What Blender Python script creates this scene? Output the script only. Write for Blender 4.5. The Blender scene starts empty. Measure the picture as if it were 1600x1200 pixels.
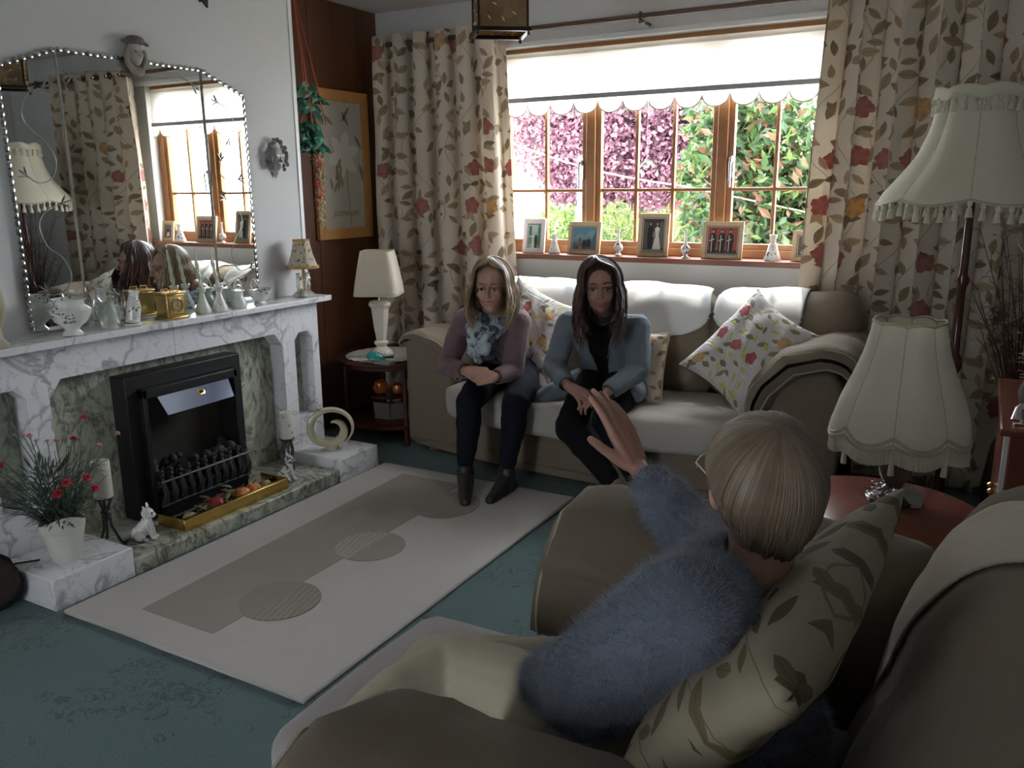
import bpy, bmesh, math, random
import numpy as np
from mathutils import Vector, Matrix, noise
random.seed(7)
R = math.radians
PI = math.pi
scene = bpy.context.scene
COL = scene.collection

# ------------------------------------------------------------ camera, sky, sun, exposure
CAM = Vector((0, 0, 1.45))
yaw, pitch, roll = R(29.22), R(13.17), R(-0.50)
fw = Vector((-math.sin(yaw) * math.cos(pitch), math.cos(yaw) * math.cos(pitch), -math.sin(pitch)))
rt = Vector((math.cos(yaw), math.sin(yaw), 0))
up = rt.cross(fw)
r2 = rt * math.cos(roll) + up * math.sin(roll)
u2 = up * math.cos(roll) - rt * math.sin(roll)
cam = bpy.data.cameras.new('camera')
cam.sensor_width = 36
cam.lens = 36 * 1300 / 1600
cam.clip_start = 0.02
camo = bpy.data.objects.new('camera', cam)
COL.objects.link(camo)
m = Matrix((r2, u2, -fw)).transposed().to_4x4()
m.translation = CAM
camo.matrix_world = m
scene.camera = camo

w = bpy.data.worlds.new('sky')
scene.world = w
w.use_nodes = True
nt = w.node_tree
bg = nt.nodes['Background']
sky = nt.nodes.new('ShaderNodeTexSky')
sky.sky_type = 'HOSEK_WILKIE'
sky.turbidity = 5.0
sky.ground_albedo = 0.4
el, az = R(64), R(-14)
sundir = Vector((math.sin(az) * math.cos(el), math.cos(el) * math.cos(az), math.sin(el)))
sky.sun_direction = sundir
mixn = nt.nodes.new('ShaderNodeMixRGB')
mixn.inputs[0].default_value = 0.72
mixn.inputs[2].default_value = (0.90, 0.945, 1.0, 1)
nt.links.new(sky.outputs[0], mixn.inputs[1])
nt.links.new(mixn.outputs[0], bg.inputs[0])
bg.inputs[1].default_value = 15.0
sl = bpy.data.lights.new('sun', 'SUN')
sl.energy = 4.0
sl.angle = R(1.5)
sl.color = (1.0, 0.94, 0.84)
so = bpy.data.objects.new('sun', sl)
so.rotation_euler = sundir.to_track_quat('Z', 'Y').to_euler()
COL.objects.link(so)
# sky portal at the window opening (guides sky light into the room)
pl_ = bpy.data.lights.new('window_portal', 'AREA')
pl_.shape = 'RECTANGLE'
pl_.size, pl_.size_y = 1.9, 1.2
pl_.cycles.is_portal = True
po = bpy.data.objects.new('window_portal', pl_)
po.location = (-1.66, 4.66, 1.63)
po.rotation_euler = (R(-90), 0, 0)
COL.objects.link(po)

scene.view_settings.view_transform = 'Standard'
scene.view_settings.look = 'None'
scene.view_settings.gamma = 1
scene.view_settings.use_curve_mapping = False
scene.view_settings.exposure = 1.25

# ------------------------------------------------------------ node helper
class E:
    nt = None
    def __init__(s, k): s.k = k
    @staticmethod
    def m(op, *a):
        n = E.nt.nodes.new('ShaderNodeMath'); n.operation = op
        for i, x in enumerate(a):
            if isinstance(x, E): E.nt.links.new(x.k, n.inputs[i])
            else: n.inputs[i].default_value = x
        return E(n.outputs[0])
    def __add__(s, o): return E.m('ADD', s, o)
    def __radd__(s, o): return E.m('ADD', o, s)
    def __sub__(s, o): return E.m('SUBTRACT', s, o)
    def __rsub__(s, o): return E.m('SUBTRACT', o, s)
    def __mul__(s, o): return E.m('MULTIPLY', s, o)
    def __rmul__(s, o): return E.m('MULTIPLY', o, s)
    def __truediv__(s, o): return E.m('DIVIDE', s, o)
    def __lt__(s, o): return E.m('LESS_THAN', s, o)
    def __gt__(s, o): return E.m('GREATER_THAN', s, o)
    def abs(s): return E.m('ABSOLUTE', s)
    def sin(s): return E.m('SINE', s)
    def cos(s): return E.m('COSINE', s)
    def pw(s, p): return E.m('POWER', s, p)
    def cl(s):
        r = E.m('ADD', s, 0.0); r.k.node.use_clamp = True; return r

def sep(sock):
    n = E.nt.nodes.new('ShaderNodeSeparateXYZ'); E.nt.links.new(sock, n.inputs[0])
    return [E(o) for o in n.outputs]
def comb(x, y, z=0.0):
    n = E.nt.nodes.new('ShaderNodeCombineXYZ')
    for i, a in enumerate((x, y, z)):
        if isinstance(a, E): E.nt.links.new(a.k, n.inputs[i])
        else: n.inputs[i].default_value = a
    return n.outputs[0]
def coord(kind='Object'):
    n = E.nt.nodes.new('ShaderNodeTexCoord'); return n.outputs[kind]
def mapping(sock, scale=(1, 1, 1), rot=(0, 0, 0)):
    n = E.nt.nodes.new('ShaderNodeMapping'); E.nt.links.new(sock, n.inputs[0])
    n.inputs['Scale'].default_value = scale; n.inputs['Rotation'].default_value = rot
    return n.outputs[0]
def noise_t(sock, scale, detail=4, rough=.55, dist=0.0):
    n = E.nt.nodes.new('ShaderNodeTexNoise'); E.nt.links.new(sock, n.inputs['Vector'])
    n.inputs['Scale'].default_value = scale; n.inputs['Detail'].default_value = detail
    n.inputs['Roughness'].default_value = rough; n.inputs['Distortion'].default_value = dist
    return E(n.outputs['Fac'])
def mix(f, a, b):
    n = E.nt.nodes.new('ShaderNodeMix'); n.data_type = 'RGBA'
    for i, x in ((0, f), (6, a), (7, b)):
        if isinstance(x, E): E.nt.links.new(x.k, n.inputs[i])
        elif isinstance(x, tuple): n.inputs[i].default_value = (*x, 1)
        else: n.inputs[i].default_value = x
    return E(n.outputs[2])
def ramp(f, stops):
    n = E.nt.nodes.new('ShaderNodeValToRGB'); E.nt.links.new(f.k, n.inputs[0])
    e = n.color_ramp.elements
    while len(e) < len(stops): e.new(0.5)
    for i, (p, c) in enumerate(stops):
        e[i].position = p; e[i].color = (*c, 1)
    return E(n.outputs[0])
def newmat(name):
    mt = bpy.data.materials.new(name); mt.use_nodes = True
    E.nt = mt.node_tree
    return mt, mt.node_tree.nodes['Principled BSDF']
def setp(b, **k):
    for n, v in k.items():
        n = n.replace('_', ' ')
        if isinstance(v, E): E.nt.links.new(v.k, b.inputs[n])
        elif isinstance(v, tuple): b.inputs[n].default_value = (*v, 1)
        else: b.inputs[n].default_value = v
def bump(b, h, strength=.3, dist=.01):
    n = E.nt.nodes.new('ShaderNodeBump'); n.inputs['Strength'].default_value = strength
    n.inputs['Distance'].default_value = dist
    E.nt.links.new(h.k, n.inputs['Height']); E.nt.links.new(n.outputs[0], b.inputs['Normal'])
MATS = {}
def plain(name, col, rough=.6, var=.12, nscale=6, bs=0, bscale=60, metal=0, kind='Object', **k):
    """colour with soft procedural variation and optional fine bump"""
    if name in MATS: return MATS[name]
    mt, b = newmat(name)
    co = coord(kind)
    f = noise_t(co, nscale, 4)
    c = mix(f, tuple(x * (1 - var) for x in col), tuple(min(1, x * (1 + var)) for x in col))
    setp(b, Base_Color=c, Roughness=rough, Metallic=metal, **k)
    if bs: bump(b, noise_t(co, bscale, 3), bs, .004)
    MATS[name] = mt
    return mt
def add_translucent(mt, amount, col=None, colsock=None):
    E.nt = mt.node_tree
    b = mt.node_tree.nodes['Principled BSDF']; out = mt.node_tree.nodes['Material Output']
    t = E.nt.nodes.new('ShaderNodeBsdfTranslucent')
    if colsock is not None: E.nt.links.new(colsock.k, t.inputs[0])
    else: t.inputs[0].default_value = (*col, 1)
    mx = E.nt.nodes.new('ShaderNodeMixShader'); mx.inputs[0].default_value = amount
    E.nt.links.new(b.outputs[0], mx.inputs[1]); E.nt.links.new(t.outputs[0], mx.inputs[2])
    E.nt.links.new(mx.outputs[0], out.inputs[0])

# printed floral cloth: leaves, tulips and vines laid out from the cloth's own UV (metres)
def cell(u, v, s, seed, rand=.7):
    n = E.nt.nodes.new('ShaderNodeTexVoronoi'); n.voronoi_dimensions = '2D'
    n.inputs['Scale'].default_value = 1; n.inputs['Randomness'].default_value = rand
    vec = comb(u * s + seed, v * s + seed * 1.7)
    E.nt.links.new(vec, n.inputs['Vector'])
    p = sep(n.outputs['Position']); q = sep(vec)
    cn = E.nt.nodes.new('ShaderNodeSeparateColor'); E.nt.links.new(n.outputs['Color'], cn.inputs[0])
    return q[0] - p[0], q[1] - p[1], [E(o) for o in cn.outputs]
def leafmask(u, v, s, seed, L, W, dens, spread=1.2, base=.9):
    x, y, c = cell(u, v, s, seed)
    a = (c[0] - .5) * spread * 2 + base
    ca, sa = a.cos(), a.sin()
    lx = (x * ca + y * sa) / L; ly = (y * ca - x * sa) / W
    edge = 1 - lx * lx
    mask = (ly.abs() < edge.pw(1.2)) * (lx.abs() < 1.0) * (c[1] < dens)
    vein = (ly.abs() < .07)
    return mask, c[2], vein
def flowermask(u, v, s, seed, rad, dens):
    x, y, c = cell(u, v, s, seed, .55)
    th = E.m('ARCTAN2', y, x)
    r = E.m('SQRT', x * x + y * y)
    wav = (th * 5.0 + c[2] * 6).sin() * .10 + (th * 11.0).sin() * .05
    mask = (r < (wav + 1.0) * rad) * (c[1] < dens)
    petal = ((th * 2.5 + 1.0).sin().abs() * (r / rad))
    return mask, c[0], petal
def floral(name, base, leaf=(.20, .15, .085), red=(.42, .12, .10), orange=(.62, .40, .17), k=1.0, transl=0, rough=.85, dens=.8, fl=.34, yellow=None, crinkle=0):
    mt, b = newmat(name)
    uvn = E.nt.nodes.new('ShaderNodeUVMap'); uvn.uv_map = 'UVMap'
    U = sep(uvn.outputs[0]); u, v = U[0], U[1]
    wob = noise_t(uvn.outputs[0], 6, 2) * .03
    u = u + wob
    col = mix(noise_t(uvn.outputs[0], 40, 2), tuple(x * .95 for x in base), base)
    vine = ((u * 15 * k + (v * 9 * k).sin() * 1.5).sin().abs() < .035)
    col = mix(vine * .6, col, leaf)
    for s, seed, L, W, sp, bs in ((9 * k, 3.1, .40, .17, .9, .5), (10.5 * k, 11.7, .36, .15, 1.1, 2.3)):
        mk, rnd, vein = leafmask(u, v, s, seed, L, W, dens, sp, bs)
        lc = mix(rnd, leaf, tuple(min(1, x * 2.1) for x in leaf))
        if yellow: lc = mix((rnd > .62), lc, yellow)
        lc = mix(vein * .5, lc, tuple(x * .55 for x in leaf))
        col = mix(mk, col, lc)
    mk, rnd, pet = flowermask(u, v, 4.6 * k, 5.5, .20, fl)
    fc = mix((rnd > .68), red, orange)
    fc = mix(pet * .5, fc, (.25, .06, .05))
    col = mix(mk, col, fc)
    setp(b, Base_Color=col, Roughness=rough)
    if crinkle:
        st = mapping(uvn.outputs[0], (4, 60, 1), (0, 0, .5))
        bump(b, noise_t(st, 1.2, 3, .6, .6), crinkle, .02)
    else:
        bump(b, noise_t(uvn.outputs[0], 500, 2), .15, .002)
    if transl: add_translucent(mt, transl, colsock=col)
    MATS[name] = mt
    return mt

def marble_white():
    mt, b = newmat('white_marble'); co = coord()
    n1 = noise_t(co, 3.0, 4, .55, .5); v1 = 1 - ((n1 - .5).abs() * 45).cl()
    n2 = noise_t(co, 7, 5, .6, .4); v2 = 1 - ((n2 - .5).abs() * 50).cl()
    n3 = noise_t(co, 1.7, 3)
    base = mix(n3, (.66, .66, .68), (.80, .79, .80))
    c = mix(v1 * n3 * 1.2, base, (.24, .24, .26)); c = mix(v2 * .45, c, (.34, .33, .34))
    setp(b, Base_Color=c, Roughness=.22); MATS['white_marble'] = mt; return mt
def marble_green():
    mt, b = newmat('green_marble'); co = mapping(coord(), (1, 1.5, .8))
    d = noise_t(co, 1.6, 5, .6, 2.0)
    n1 = noise_t(co, 2.6, 6, .6, 2.2); v1 = 1 - ((n1 - .5).abs() * 22).cl()
    c = ramp(d, [(0, (.13, .13, .10)), (.42, (.30, .32, .25)), (.5, (.46, .48, .39)), (.58, (.26, .26, .19)), (1, (.5, .52, .43))])
    c = mix(v1 * .75, c, (.07, .07, .055))
    n2 = noise_t(co, 7, 6, .65, 1.6); v2 = 1 - ((n2 - .5).abs() * 18).cl()
    c = mix(v2 * .4, c, (.62, .63, .56))
    setp(b, Base_Color=c, Roughness=.2); MATS['green_marble'] = mt; return mt
def wood(name, c1, c2, rough=.4, axis=(1, 1, 14), sc=3):
    if name in MATS: return MATS[name]
    mt, b = newmat(name); co = mapping(coord(), axis)
    f = noise_t(co, sc, 6, .6, 1.0)
    setp(b, Base_Color=mix(f, c1, c2), Roughness=rough); bump(b, f, .15, .003); MATS[name] = mt; return mt
def carpet_mat():
    mt, b = newmat('teal_carpet'); co = coord()
    n = noise_t(co, 130, 3, .7); n2 = noise_t(co, 2.5, 3)
    q = noise_t(co, 9, 3, .5, 2.0); sq = ((q - .5).abs() < .022) * (noise_t(co, 3.1, 2) > .52)
    c = mix(n, (.028, .066, .066), (.068, .135, .13)); c = mix(n2 * .5, c, (.09, .16, .16))
    c = mix(sq * .75, c, (.012, .035, .038))
    setp(b, Base_Color=c, Roughness=.95, Sheen_Weight=.25)
    bump(b, n * 1.0 - sq * .8, .6, .012); MATS['teal_carpet'] = mt; return mt
def pile_mat(name, c, stripes=False, bs=.5):
    mt, b = newmat(name); co = coord()
    n = noise_t(co, 160, 3, .7); f = noise_t(co, 7, 3)
    col = mix(n, tuple(x * .78 for x in c), tuple(x * 1.1 for x in c)); col = mix(f * .3, col, tuple(x * .8 for x in c))
    h = n * .6
    if stripes:
        X = sep(co); ws = ((X[0] * 1.0 + X[1] * .25 + noise_t(co, 12, 2) * .02) * 260).sin()
        col = mix((ws > .45) * .35, col, tuple(x * .5 for x in c)); h = h + ws * .4
    setp(b, Base_Color=col, Roughness=.95, Sheen_Weight=.2); bump(b, h, bs, .01); MATS[name] = mt; return mt
def fabric(name, c, var=.12, transl=0, bs=.35, sc=160, sheen=.1, wrinkle=0):
    mt, b = newmat(name); co = coord()
    n = noise_t(co, sc, 3, .7); f = noise_t(co, 3, 4)
    col = mix(n * .6 + f * .4, tuple(x * (1 - var) for x in c), tuple(min(1, x * (1 + var)) for x in c))
    setp(b, Base_Color=col, Roughness=.95, Sheen_Weight=sheen, Specular_IOR_Level=.2)
    if wrinkle:
        q = noise_t(mapping(co, (1, 1, 2.2)), 3.2, 1.5, .4, .6); rdg = 1 - ((q - .5).abs() * 5).cl(); bump(b, rdg * wrinkle * .8 + n * .05, .4, .02)
    else: bump(b, n, bs, .003)
    if transl: add_translucent(mt, transl, col=c)
    MATS[name] = mt; return mt
def china(name, c, pat=None):
    mt, b = newmat(name); co = coord()
    col = mix(noise_t(co, 5, 2), tuple(x * .95 for x in c), c)
    if pat:
        a = noise_t(co, 14, 2); l = noise_t(co, 85, 3)
        col = mix((a > .56) * (l > .54), col, pat)
    setp(b, Base_Color=col, Roughness=.12, Coat_Weight=.4); MATS[name] = mt; return mt

# ------------------------------------------------------------ geometry helper
class G:
    def __init__(s): s.v = []; s.f = []; s.mi = []; s.uv = []; s.m = 0
    def add(s, vs, fs, uvs=None):
        o = len(s.v); s.v += [tuple(x) for x in vs]
        for k, f in enumerate(fs):
            s.f.append([o + i for i in f]); s.mi.append(s.m)
            s.uv.append(uvs[k] if uvs else None)
        return s
    def box(s, x0, x1, y0, y1, z0, z1, M=None):
        vs = [Vector((x, y, z)) for x in (x0, x1) for y in (y0, y1) for z in (z0, z1)]
        if M: vs = [M @ q for q in vs]
        return s.add(vs, [(0, 1, 3, 2), (4, 6, 7, 5), (0, 4, 5, 1), (2, 3, 7, 6), (0, 2, 6, 4), (1, 5, 7, 3)])
    def lathe(s, prof, c=(0, 0, 0), n=24, fn=None, M=None, cap=True):
        vs = []; N = len(prof)
        for j, (r, z) in enumerate(prof):
            for i in range(n):
                t = 2 * PI * i / n
                rr, dz = (r, 0) if fn is None else fn(t, j, r)
                p = Vector((c[0] + rr * math.cos(t), c[1] + rr * math.sin(t), c[2] + z + dz))
                vs.append(M @ p if M else p)
        fs = []
        for j in range(N - 1):
            for i in range(n):
                k = (i + 1) % n
                fs.append((j * n + i, j * n + k, (j + 1) * n + k, (j + 1) * n + i))
        if cap:
            fs.append(tuple(range(n))[::-1]); fs.append(tuple((N - 1) * n + i for i in range(n)))
        return s.add(vs, fs)
    def tube(s, pts, r, n=8, cap=True, flat=1.0):
        pts = [Vector(p) for p in pts]; m = len(pts)
        rs = r if isinstance(r, (list, tuple)) else [r] * m
        vs = []; prev = None
        for i, p in enumerate(pts):
            d = (pts[min(i + 1, m - 1)] - pts[max(i - 1, 0)])
            d = d.normalized() if d.length > 1e-9 else Vector((0, 0, 1))
            if prev is None:
                a = d.cross(Vector((0, 0, 1)) if abs(d.z) < .9 else Vector((1, 0, 0))).normalized()
            else:
                a = (prev - d * prev.dot(d)); a = a.normalized() if a.length > 1e-6 else d.orthogonal().normalized()
            prev = a; b = d.cross(a)
            for k in range(n):
                t = 2 * PI * k / n
                vs.append(p + (a * math.cos(t) + b * math.sin(t) * flat) * rs[i])
        fs = [(i * n + k, i * n + (k + 1) % n, (i + 1) * n + (k + 1) % n, (i + 1) * n + k) for i in range(m - 1) for k in range(n)]
        if cap: fs += [tuple(range(n))[::-1], tuple((m - 1) * n + k for k in range(n))]
        return s.add(vs, fs)
    def ell(s, c, r, n=14, M=None, rot=None):
        r = (r, r, r) if isinstance(r, (int, float)) else r
        m_ = max(6, n // 2 + 1); vs = []; c = Vector(c)
        q = lambda p: c + (rot @ p if rot else p)
        top = q(Vector((0, 0, r[2]))); bot = q(Vector((0, 0, -r[2])))
        for j in range(1, m_):
            ph = PI * j / m_
            for i in range(n):
                t = 2 * PI * i / n
                vs.append(q(Vector((r[0] * math.sin(ph) * math.cos(t), r[1] * math.sin(ph) * math.sin(t), r[2] * math.cos(ph)))))
        fs = []
        for j in range(m_ - 2):
            for i in range(n):
                k = (i + 1) % n; fs.append((j * n + i, (j + 1) * n + i, (j + 1) * n + k, j * n + k))
        a = len(vs); vs += [top, bot]
        for i in range(n):
            k = (i + 1) % n
            fs.append((a, i, k)); fs.append((a + 1, (m_ - 2) * n + k, (m_ - 2) * n + i))
        if M: vs = [M @ x for x in vs]
        return s.add(vs, fs)
    def cap(s, p0, r0, p1, r1, n=12):
        """closed tapered capsule"""
        p0, p1 = Vector(p0), Vector(p1); d = p1 - p0; L = d.length
        d = d.normalized() if L > 1e-6 else Vector((0, 0, 1))
        pts = []; rs = []
        for a in (90, 60, 30, 0):
            pts.append(p0 - d * r0 * math.sin(R(a))); rs.append(max(r0 * math.cos(R(a)), r0 * .05))
        for a in (0, 30, 60, 90):
            pts.append(p1 + d * r1 * math.sin(R(a))); rs.append(max(r1 * math.cos(R(a)), r1 * .05))
        a_ = d.orthogonal().normalized(); b_ = d.cross(a_); vs = []
        for p, r in zip(pts, rs):
            for k in range(n):
                t = 2 * PI * k / n; vs.append(p + (a_ * math.cos(t) + b_ * math.sin(t)) * r)
        m = len(pts)
        fs = [(i * n + k, i * n + (k + 1) % n, (i + 1) * n + (k + 1) % n, (i + 1) * n + k) for i in range(m - 1) for k in range(n)]
        fs += [tuple(range(n))[::-1], tuple((m - 1) * n + k for k in range(n))]
        return s.add(vs, fs)
    def prism(s, poly, fn, t0, t1):
        n = len(poly)
        vs = [fn(a, b, t0) for a, b in poly] + [fn(a, b, t1) for a, b in poly]
        fs = [tuple(range(n))[::-1], tuple(range(n, 2 * n))] + [(i, (i + 1) % n, n + (i + 1) % n, n + i) for i in range(n)]
        return s.add(vs, fs)
    def grid(s, fn, nu, nv, uvf=None, closeu=False):
        vs = [fn(i / (nu - (0 if closeu else 1)), j / (nv - 1)) for j in range(nv) for i in range(nu)]
        fs = []; uvs = [] if uvf else None
        iu = nu if closeu else nu - 1
        for j in range(nv - 1):
            for i in range(iu):
                k = (i + 1) % nu
                fs.append((j * nu + i, j * nu + k, (j + 1) * nu + k, (j + 1) * nu + i))
                if uvf: uvs.append([uvf(i, j), uvf(i + 1, j), uvf(i + 1, j + 1), uvf(i, j + 1)])
        return s.add(vs, fs, uvs)
    def build(s, name, mat, parent=None, smooth=True, bevel=0, solid=0, sub=0, seg=2, wn=True):
        me = bpy.data.meshes.new(name)
        me.from_pydata(s.v, [], s.f)
        for mt in (mat if isinstance(mat, (list, tuple)) else [mat]): me.materials.append(mt)
        if any(s.mi): me.polygons.foreach_set('material_index', s.mi)
        if any(x is not None for x in s.uv):
            ul = me.uv_layers.new(name='UVMap'); flat = []
            for f, x in zip(s.f, s.uv):
                for k in range(len(f)): flat += list(x[k]) if x else [0, 0]
            ul.data.foreach_set('uv', flat)
        me.update()
        bm = bmesh.new(); bm.from_mesh(me)
        bmesh.ops.recalc_face_normals(bm, faces=bm.faces) if not solid and not any(x is not None for x in s.uv) else None
        bm.to_mesh(me); bm.free()
        if smooth:
            me.polygons.foreach_set('use_smooth', [True] * len(me.polygons))
            try: me.set_sharp_from_angle(angle=R(38))
            except Exception: pass
        o = bpy.data.objects.new(name, me); COL.objects.link(o)
        if parent: attach(o, parent)
        if solid:
            md = o.modifiers.new('solid', 'SOLIDIFY'); md.thickness = solid; md.offset = 0
        if bevel:
            md = o.modifiers.new('bevel', 'BEVEL'); md.width = bevel; md.segments = seg; md.limit_method = 'ANGLE'; md.angle_limit = R(40)
        if sub:
            md = o.modifiers.new('sub', 'SUBSURF'); md.levels = sub; md.render_levels = sub
        return o
def world_loc(o):
    l = Vector(o.location)
    while o.parent: o = o.parent; l = l + Vector(o.location)
    return l
def attach(o, parent):
    o.parent = parent; o.location = -world_loc(parent)   # geometry is authored in world coordinates
def thing(name, label, cat, loc=(0, 0, 0), group=None):
    o = bpy.data.objects.new(name, None); COL.objects.link(o); o.location = loc
    o.empty_display_size = .05
    o['label'] = label; o['category'] = cat
    if group: o['group'] = group
    return o
def tag(o, label, cat, group=None, kind=None):
    o['label'] = label; o['category'] = cat
    if group: o['group'] = group
    if kind: o['kind'] = kind
    return o
def recenter(o):
    """put a root mesh's origin at its own base"""
    vs = [v.co for v in o.data.vertices]
    c = Vector((sum(v.x for v in vs) / len(vs), sum(v.y for v in vs) / len(vs), min(v.z for v in vs)))
    for v in o.data.vertices: v.co -= c
    o.location = o.location + c
    return o
def struct(o): o['kind'] = 'structure'; return o
def copytree(o, parent=None):
    c = o.copy(); COL.objects.link(c)
    if parent: c.parent = parent
    for ch in list(o.children): copytree(ch, c)
    return c
def remesh(g, name, mat, parent=None, voxel=.006, sm=4, cut=None, disp=None, keep=None, fac=.5):
    me = bpy.data.meshes.new('t'); me.from_pydata(g.v, [], g.f); me.update()
    bm = bmesh.new(); bm.from_mesh(me); bmesh.ops.recalc_face_normals(bm, faces=bm.faces); bm.to_mesh(me); bm.free()
    o = bpy.data.objects.new('t', me); COL.objects.link(o)
    md = o.modifiers.new('r', 'REMESH'); md.mode = 'VOXEL'; md.voxel_size = voxel
    if sm:
        md = o.modifiers.new('s', 'SMOOTH'); md.factor = fac; md.iterations = sm
    dg = bpy.context.evaluated_depsgraph_get(); dg.update()
    nm = bpy.data.meshes.new_from_object(o.evaluated_get(dg))
    bpy.data.objects.remove(o); bpy.data.meshes.remove(me)
    nm.name = name
    if disp:
        n = len(nm.vertices); co = np.empty(n * 3); nm.vertices.foreach_get('co', co); no = np.empty(n * 3)
        nm.vertices.foreach_get('normal', no); co = co.reshape(-1, 3); no = no.reshape(-1, 3)
        for i in range(n):
            co[i] += no[i] * disp(Vector(co[i]), Vector(no[i]))
        nm.vertices.foreach_set('co', co.ravel()); nm.update()
    if cut:
        bm = bmesh.new(); bm.from_mesh(nm)
        bmesh.ops.delete(bm, geom=[f for f in bm.faces if cut(f.calc_center_median(), f.normal)], context='FACES')
        bm.to_mesh(nm); bm.free()
    nm.materials.clear(); nm.materials.append(mat)
    nm.polygons.foreach_set('use_smooth', [True] * len(nm.polygons))
    o = bpy.data.objects.new(name, nm); COL.objects.link(o)
    if parent: attach(o, parent)
    return o
def nz(p, s, seed=0): return noise.noise(Vector(p) * s + Vector((seed, seed * 2.3, seed * .7)))
# measured point: a spot of the photograph (1600x1200) taken on a known real plane
def at(px, py, X=None, Y=None, Z=None):
    d = fw * 1300 + r2 * (px - 800) - u2 * (py - 600)
    t = (X / d.x) if X is not None else (Y / d.y) if Y is not None else ((Z - CAM.z) / d.z)
    return CAM + d * t

WALL = plain('painted_wall', (.58, .58, .57), .85, .04, 3, .08, 90)
WALLW = plain('painted_window_wall', (.56, .56, .545), .85, .04, 3, .08, 90)
CEIL = plain('ceiling_paint', (.60, .59, .55), .9, .03, 4, .15, 70)
CARPET = carpet_mat()
PANEL = wood('dark_panelling', (.06, .022, .010), (.17, .06, .022), .45, (6, 6, .8), 3)
PINE = wood('varnished_hardwood', (.22, .085, .025), (.42, .19, .065), .35, (2, 2, 2), 5)
SILL = wood('sill_wood', (.11, .035, .018), (.2, .07, .035), .35, (1, 8, 8), 3)
CREAMP = plain('white_gloss', (.7, .7, .68), .4, .03)

XR, YF, YB, ZC = 1.05, -1.7, 4.45, 2.52
XA, XB = -3.44, -3.17          # alcove wall, chimney breast
struct(G().box(XA - .1, XR + .1, YF - .1, YB + .3, -.1, 0).build('floor', CARPET, smooth=False))
struct(G().box(XA - .1, XR + .1, YF - .1, YB + .2, ZC, ZC + .1).build('ceiling', CEIL, smooth=False))
struct(G().box(XR, XR + .1, YF, YB + .2, 0, ZC).build('wall_right', WALL, smooth=False))
# rear wall with an unseen gap, added to let sky light in as fill
g = G().box(XA, -1.58, YF - .1, YF, 0, ZC).box(-1.3, XR, YF - .1, YF, 0, ZC).box(-1.58, -1.3, YF - .1, YF, 1.9, ZC)
struct(g.build('wall_front', WALL, smooth=False))
struct(G().box(XA - .1, XA, YF, 1.1, 0, ZC).build('wall_left', WALL, smooth=False))
# chimney breast
g = G().box(XA - .1, XB, 1.1, 3.405, 0, ZC)
struct(g.build('wall_chimney', WALL, smooth=False))
# alcove wall lined with dark wood boards
pw = struct(G().box(XA - .1, XA - .012, 3.405, YB + .2, 0, ZC).build('wall_alcove', PANEL, smooth=False))
for i in range(5):
    y0 = 3.407 + i * .2085
    G().box(XA - .012, XA, y0 + .0015, y0 + .207, 0, ZC).build('board', PANEL, pw, smooth=False, bevel=.003)
struct(G().box(XB - .001, XB + .006, 3.385, 3.409, 0, ZC).build('trim_1', CREAMP, smooth=False, bevel=.002))
# window wall
WX0, WX1, WZ0, WZ1 = -2.62, -.66, 1.06, 2.235
g = G().box(XA - .02, WX0, YB, YB + .2, 0, ZC).box(WX1, XR, YB, YB + .2, 0, ZC).box(WX0, WX1, YB, YB + .2, 0, WZ0).box(WX0, WX1, YB, YB + .2, WZ1, ZC)
struct(g.build('wall_back', WALLW, smooth=False))
struct(G().box(-3.44, XR, YB - .015, YB, 0, .1).build('baseboard_back', CREAMP, smooth=False, bevel=.004))

# ---- window
win = thing('window_1', 'brown stained wooden casement window with small panes above the sofa', 'window', (-1.64, 4.55, 1.08))
del win['category']; win['kind'] = 'structure'
FY0, FY1 = 4.52, 4.58
g = G(); fr = PINE
g.box(WX0, WX0 + .06, FY0, FY1, 1.08, WZ1).box(WX1 - .06, WX1, FY0, FY1, 1.08, WZ1).box(WX0, WX1, FY0, FY1, 1.08, 1.125).box(WX0, WX1, FY0, FY1, WZ1 - .05, WZ1)
g.build('window_frame', fr, win, bevel=.004)
for x in (-2.0, -1.245):
    G().box(x - .028, x + .028, FY0 - .006, FY1, 1.12, WZ1 - .045).build('mullion', fr, win, bevel=.005)
glass, b = newmat('window_glass')
out = E.nt.nodes['Material Output']; tr = E.nt.nodes.new('ShaderNodeBsdfTransparent'); gl = E.nt.nodes.new('ShaderNodeBsdfGlossy')
gl.inputs['Roughness'].default_value = .03; ms = E.nt.nodes.new('ShaderNodeMixShader'); ms.inputs[0].default_value = .05
nf = noise_t(coord(), 3, 2); tr.inputs[0].default_value = (.97, .98, .98, 1)
E.nt.links.new(tr.outputs[0], ms.inputs[1]); E.nt.links.new(gl.outputs[0], ms.inputs[2]); E.nt.links.new(ms.outputs[0], out.inputs[0])
GOLD = plain('polished_brass', (.75, .52, .2), .25, .08, 8, metal=1)
SILVER = plain('tarnished_silver', (.6, .6, .62), .25, .2, 12, metal=1)
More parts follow.
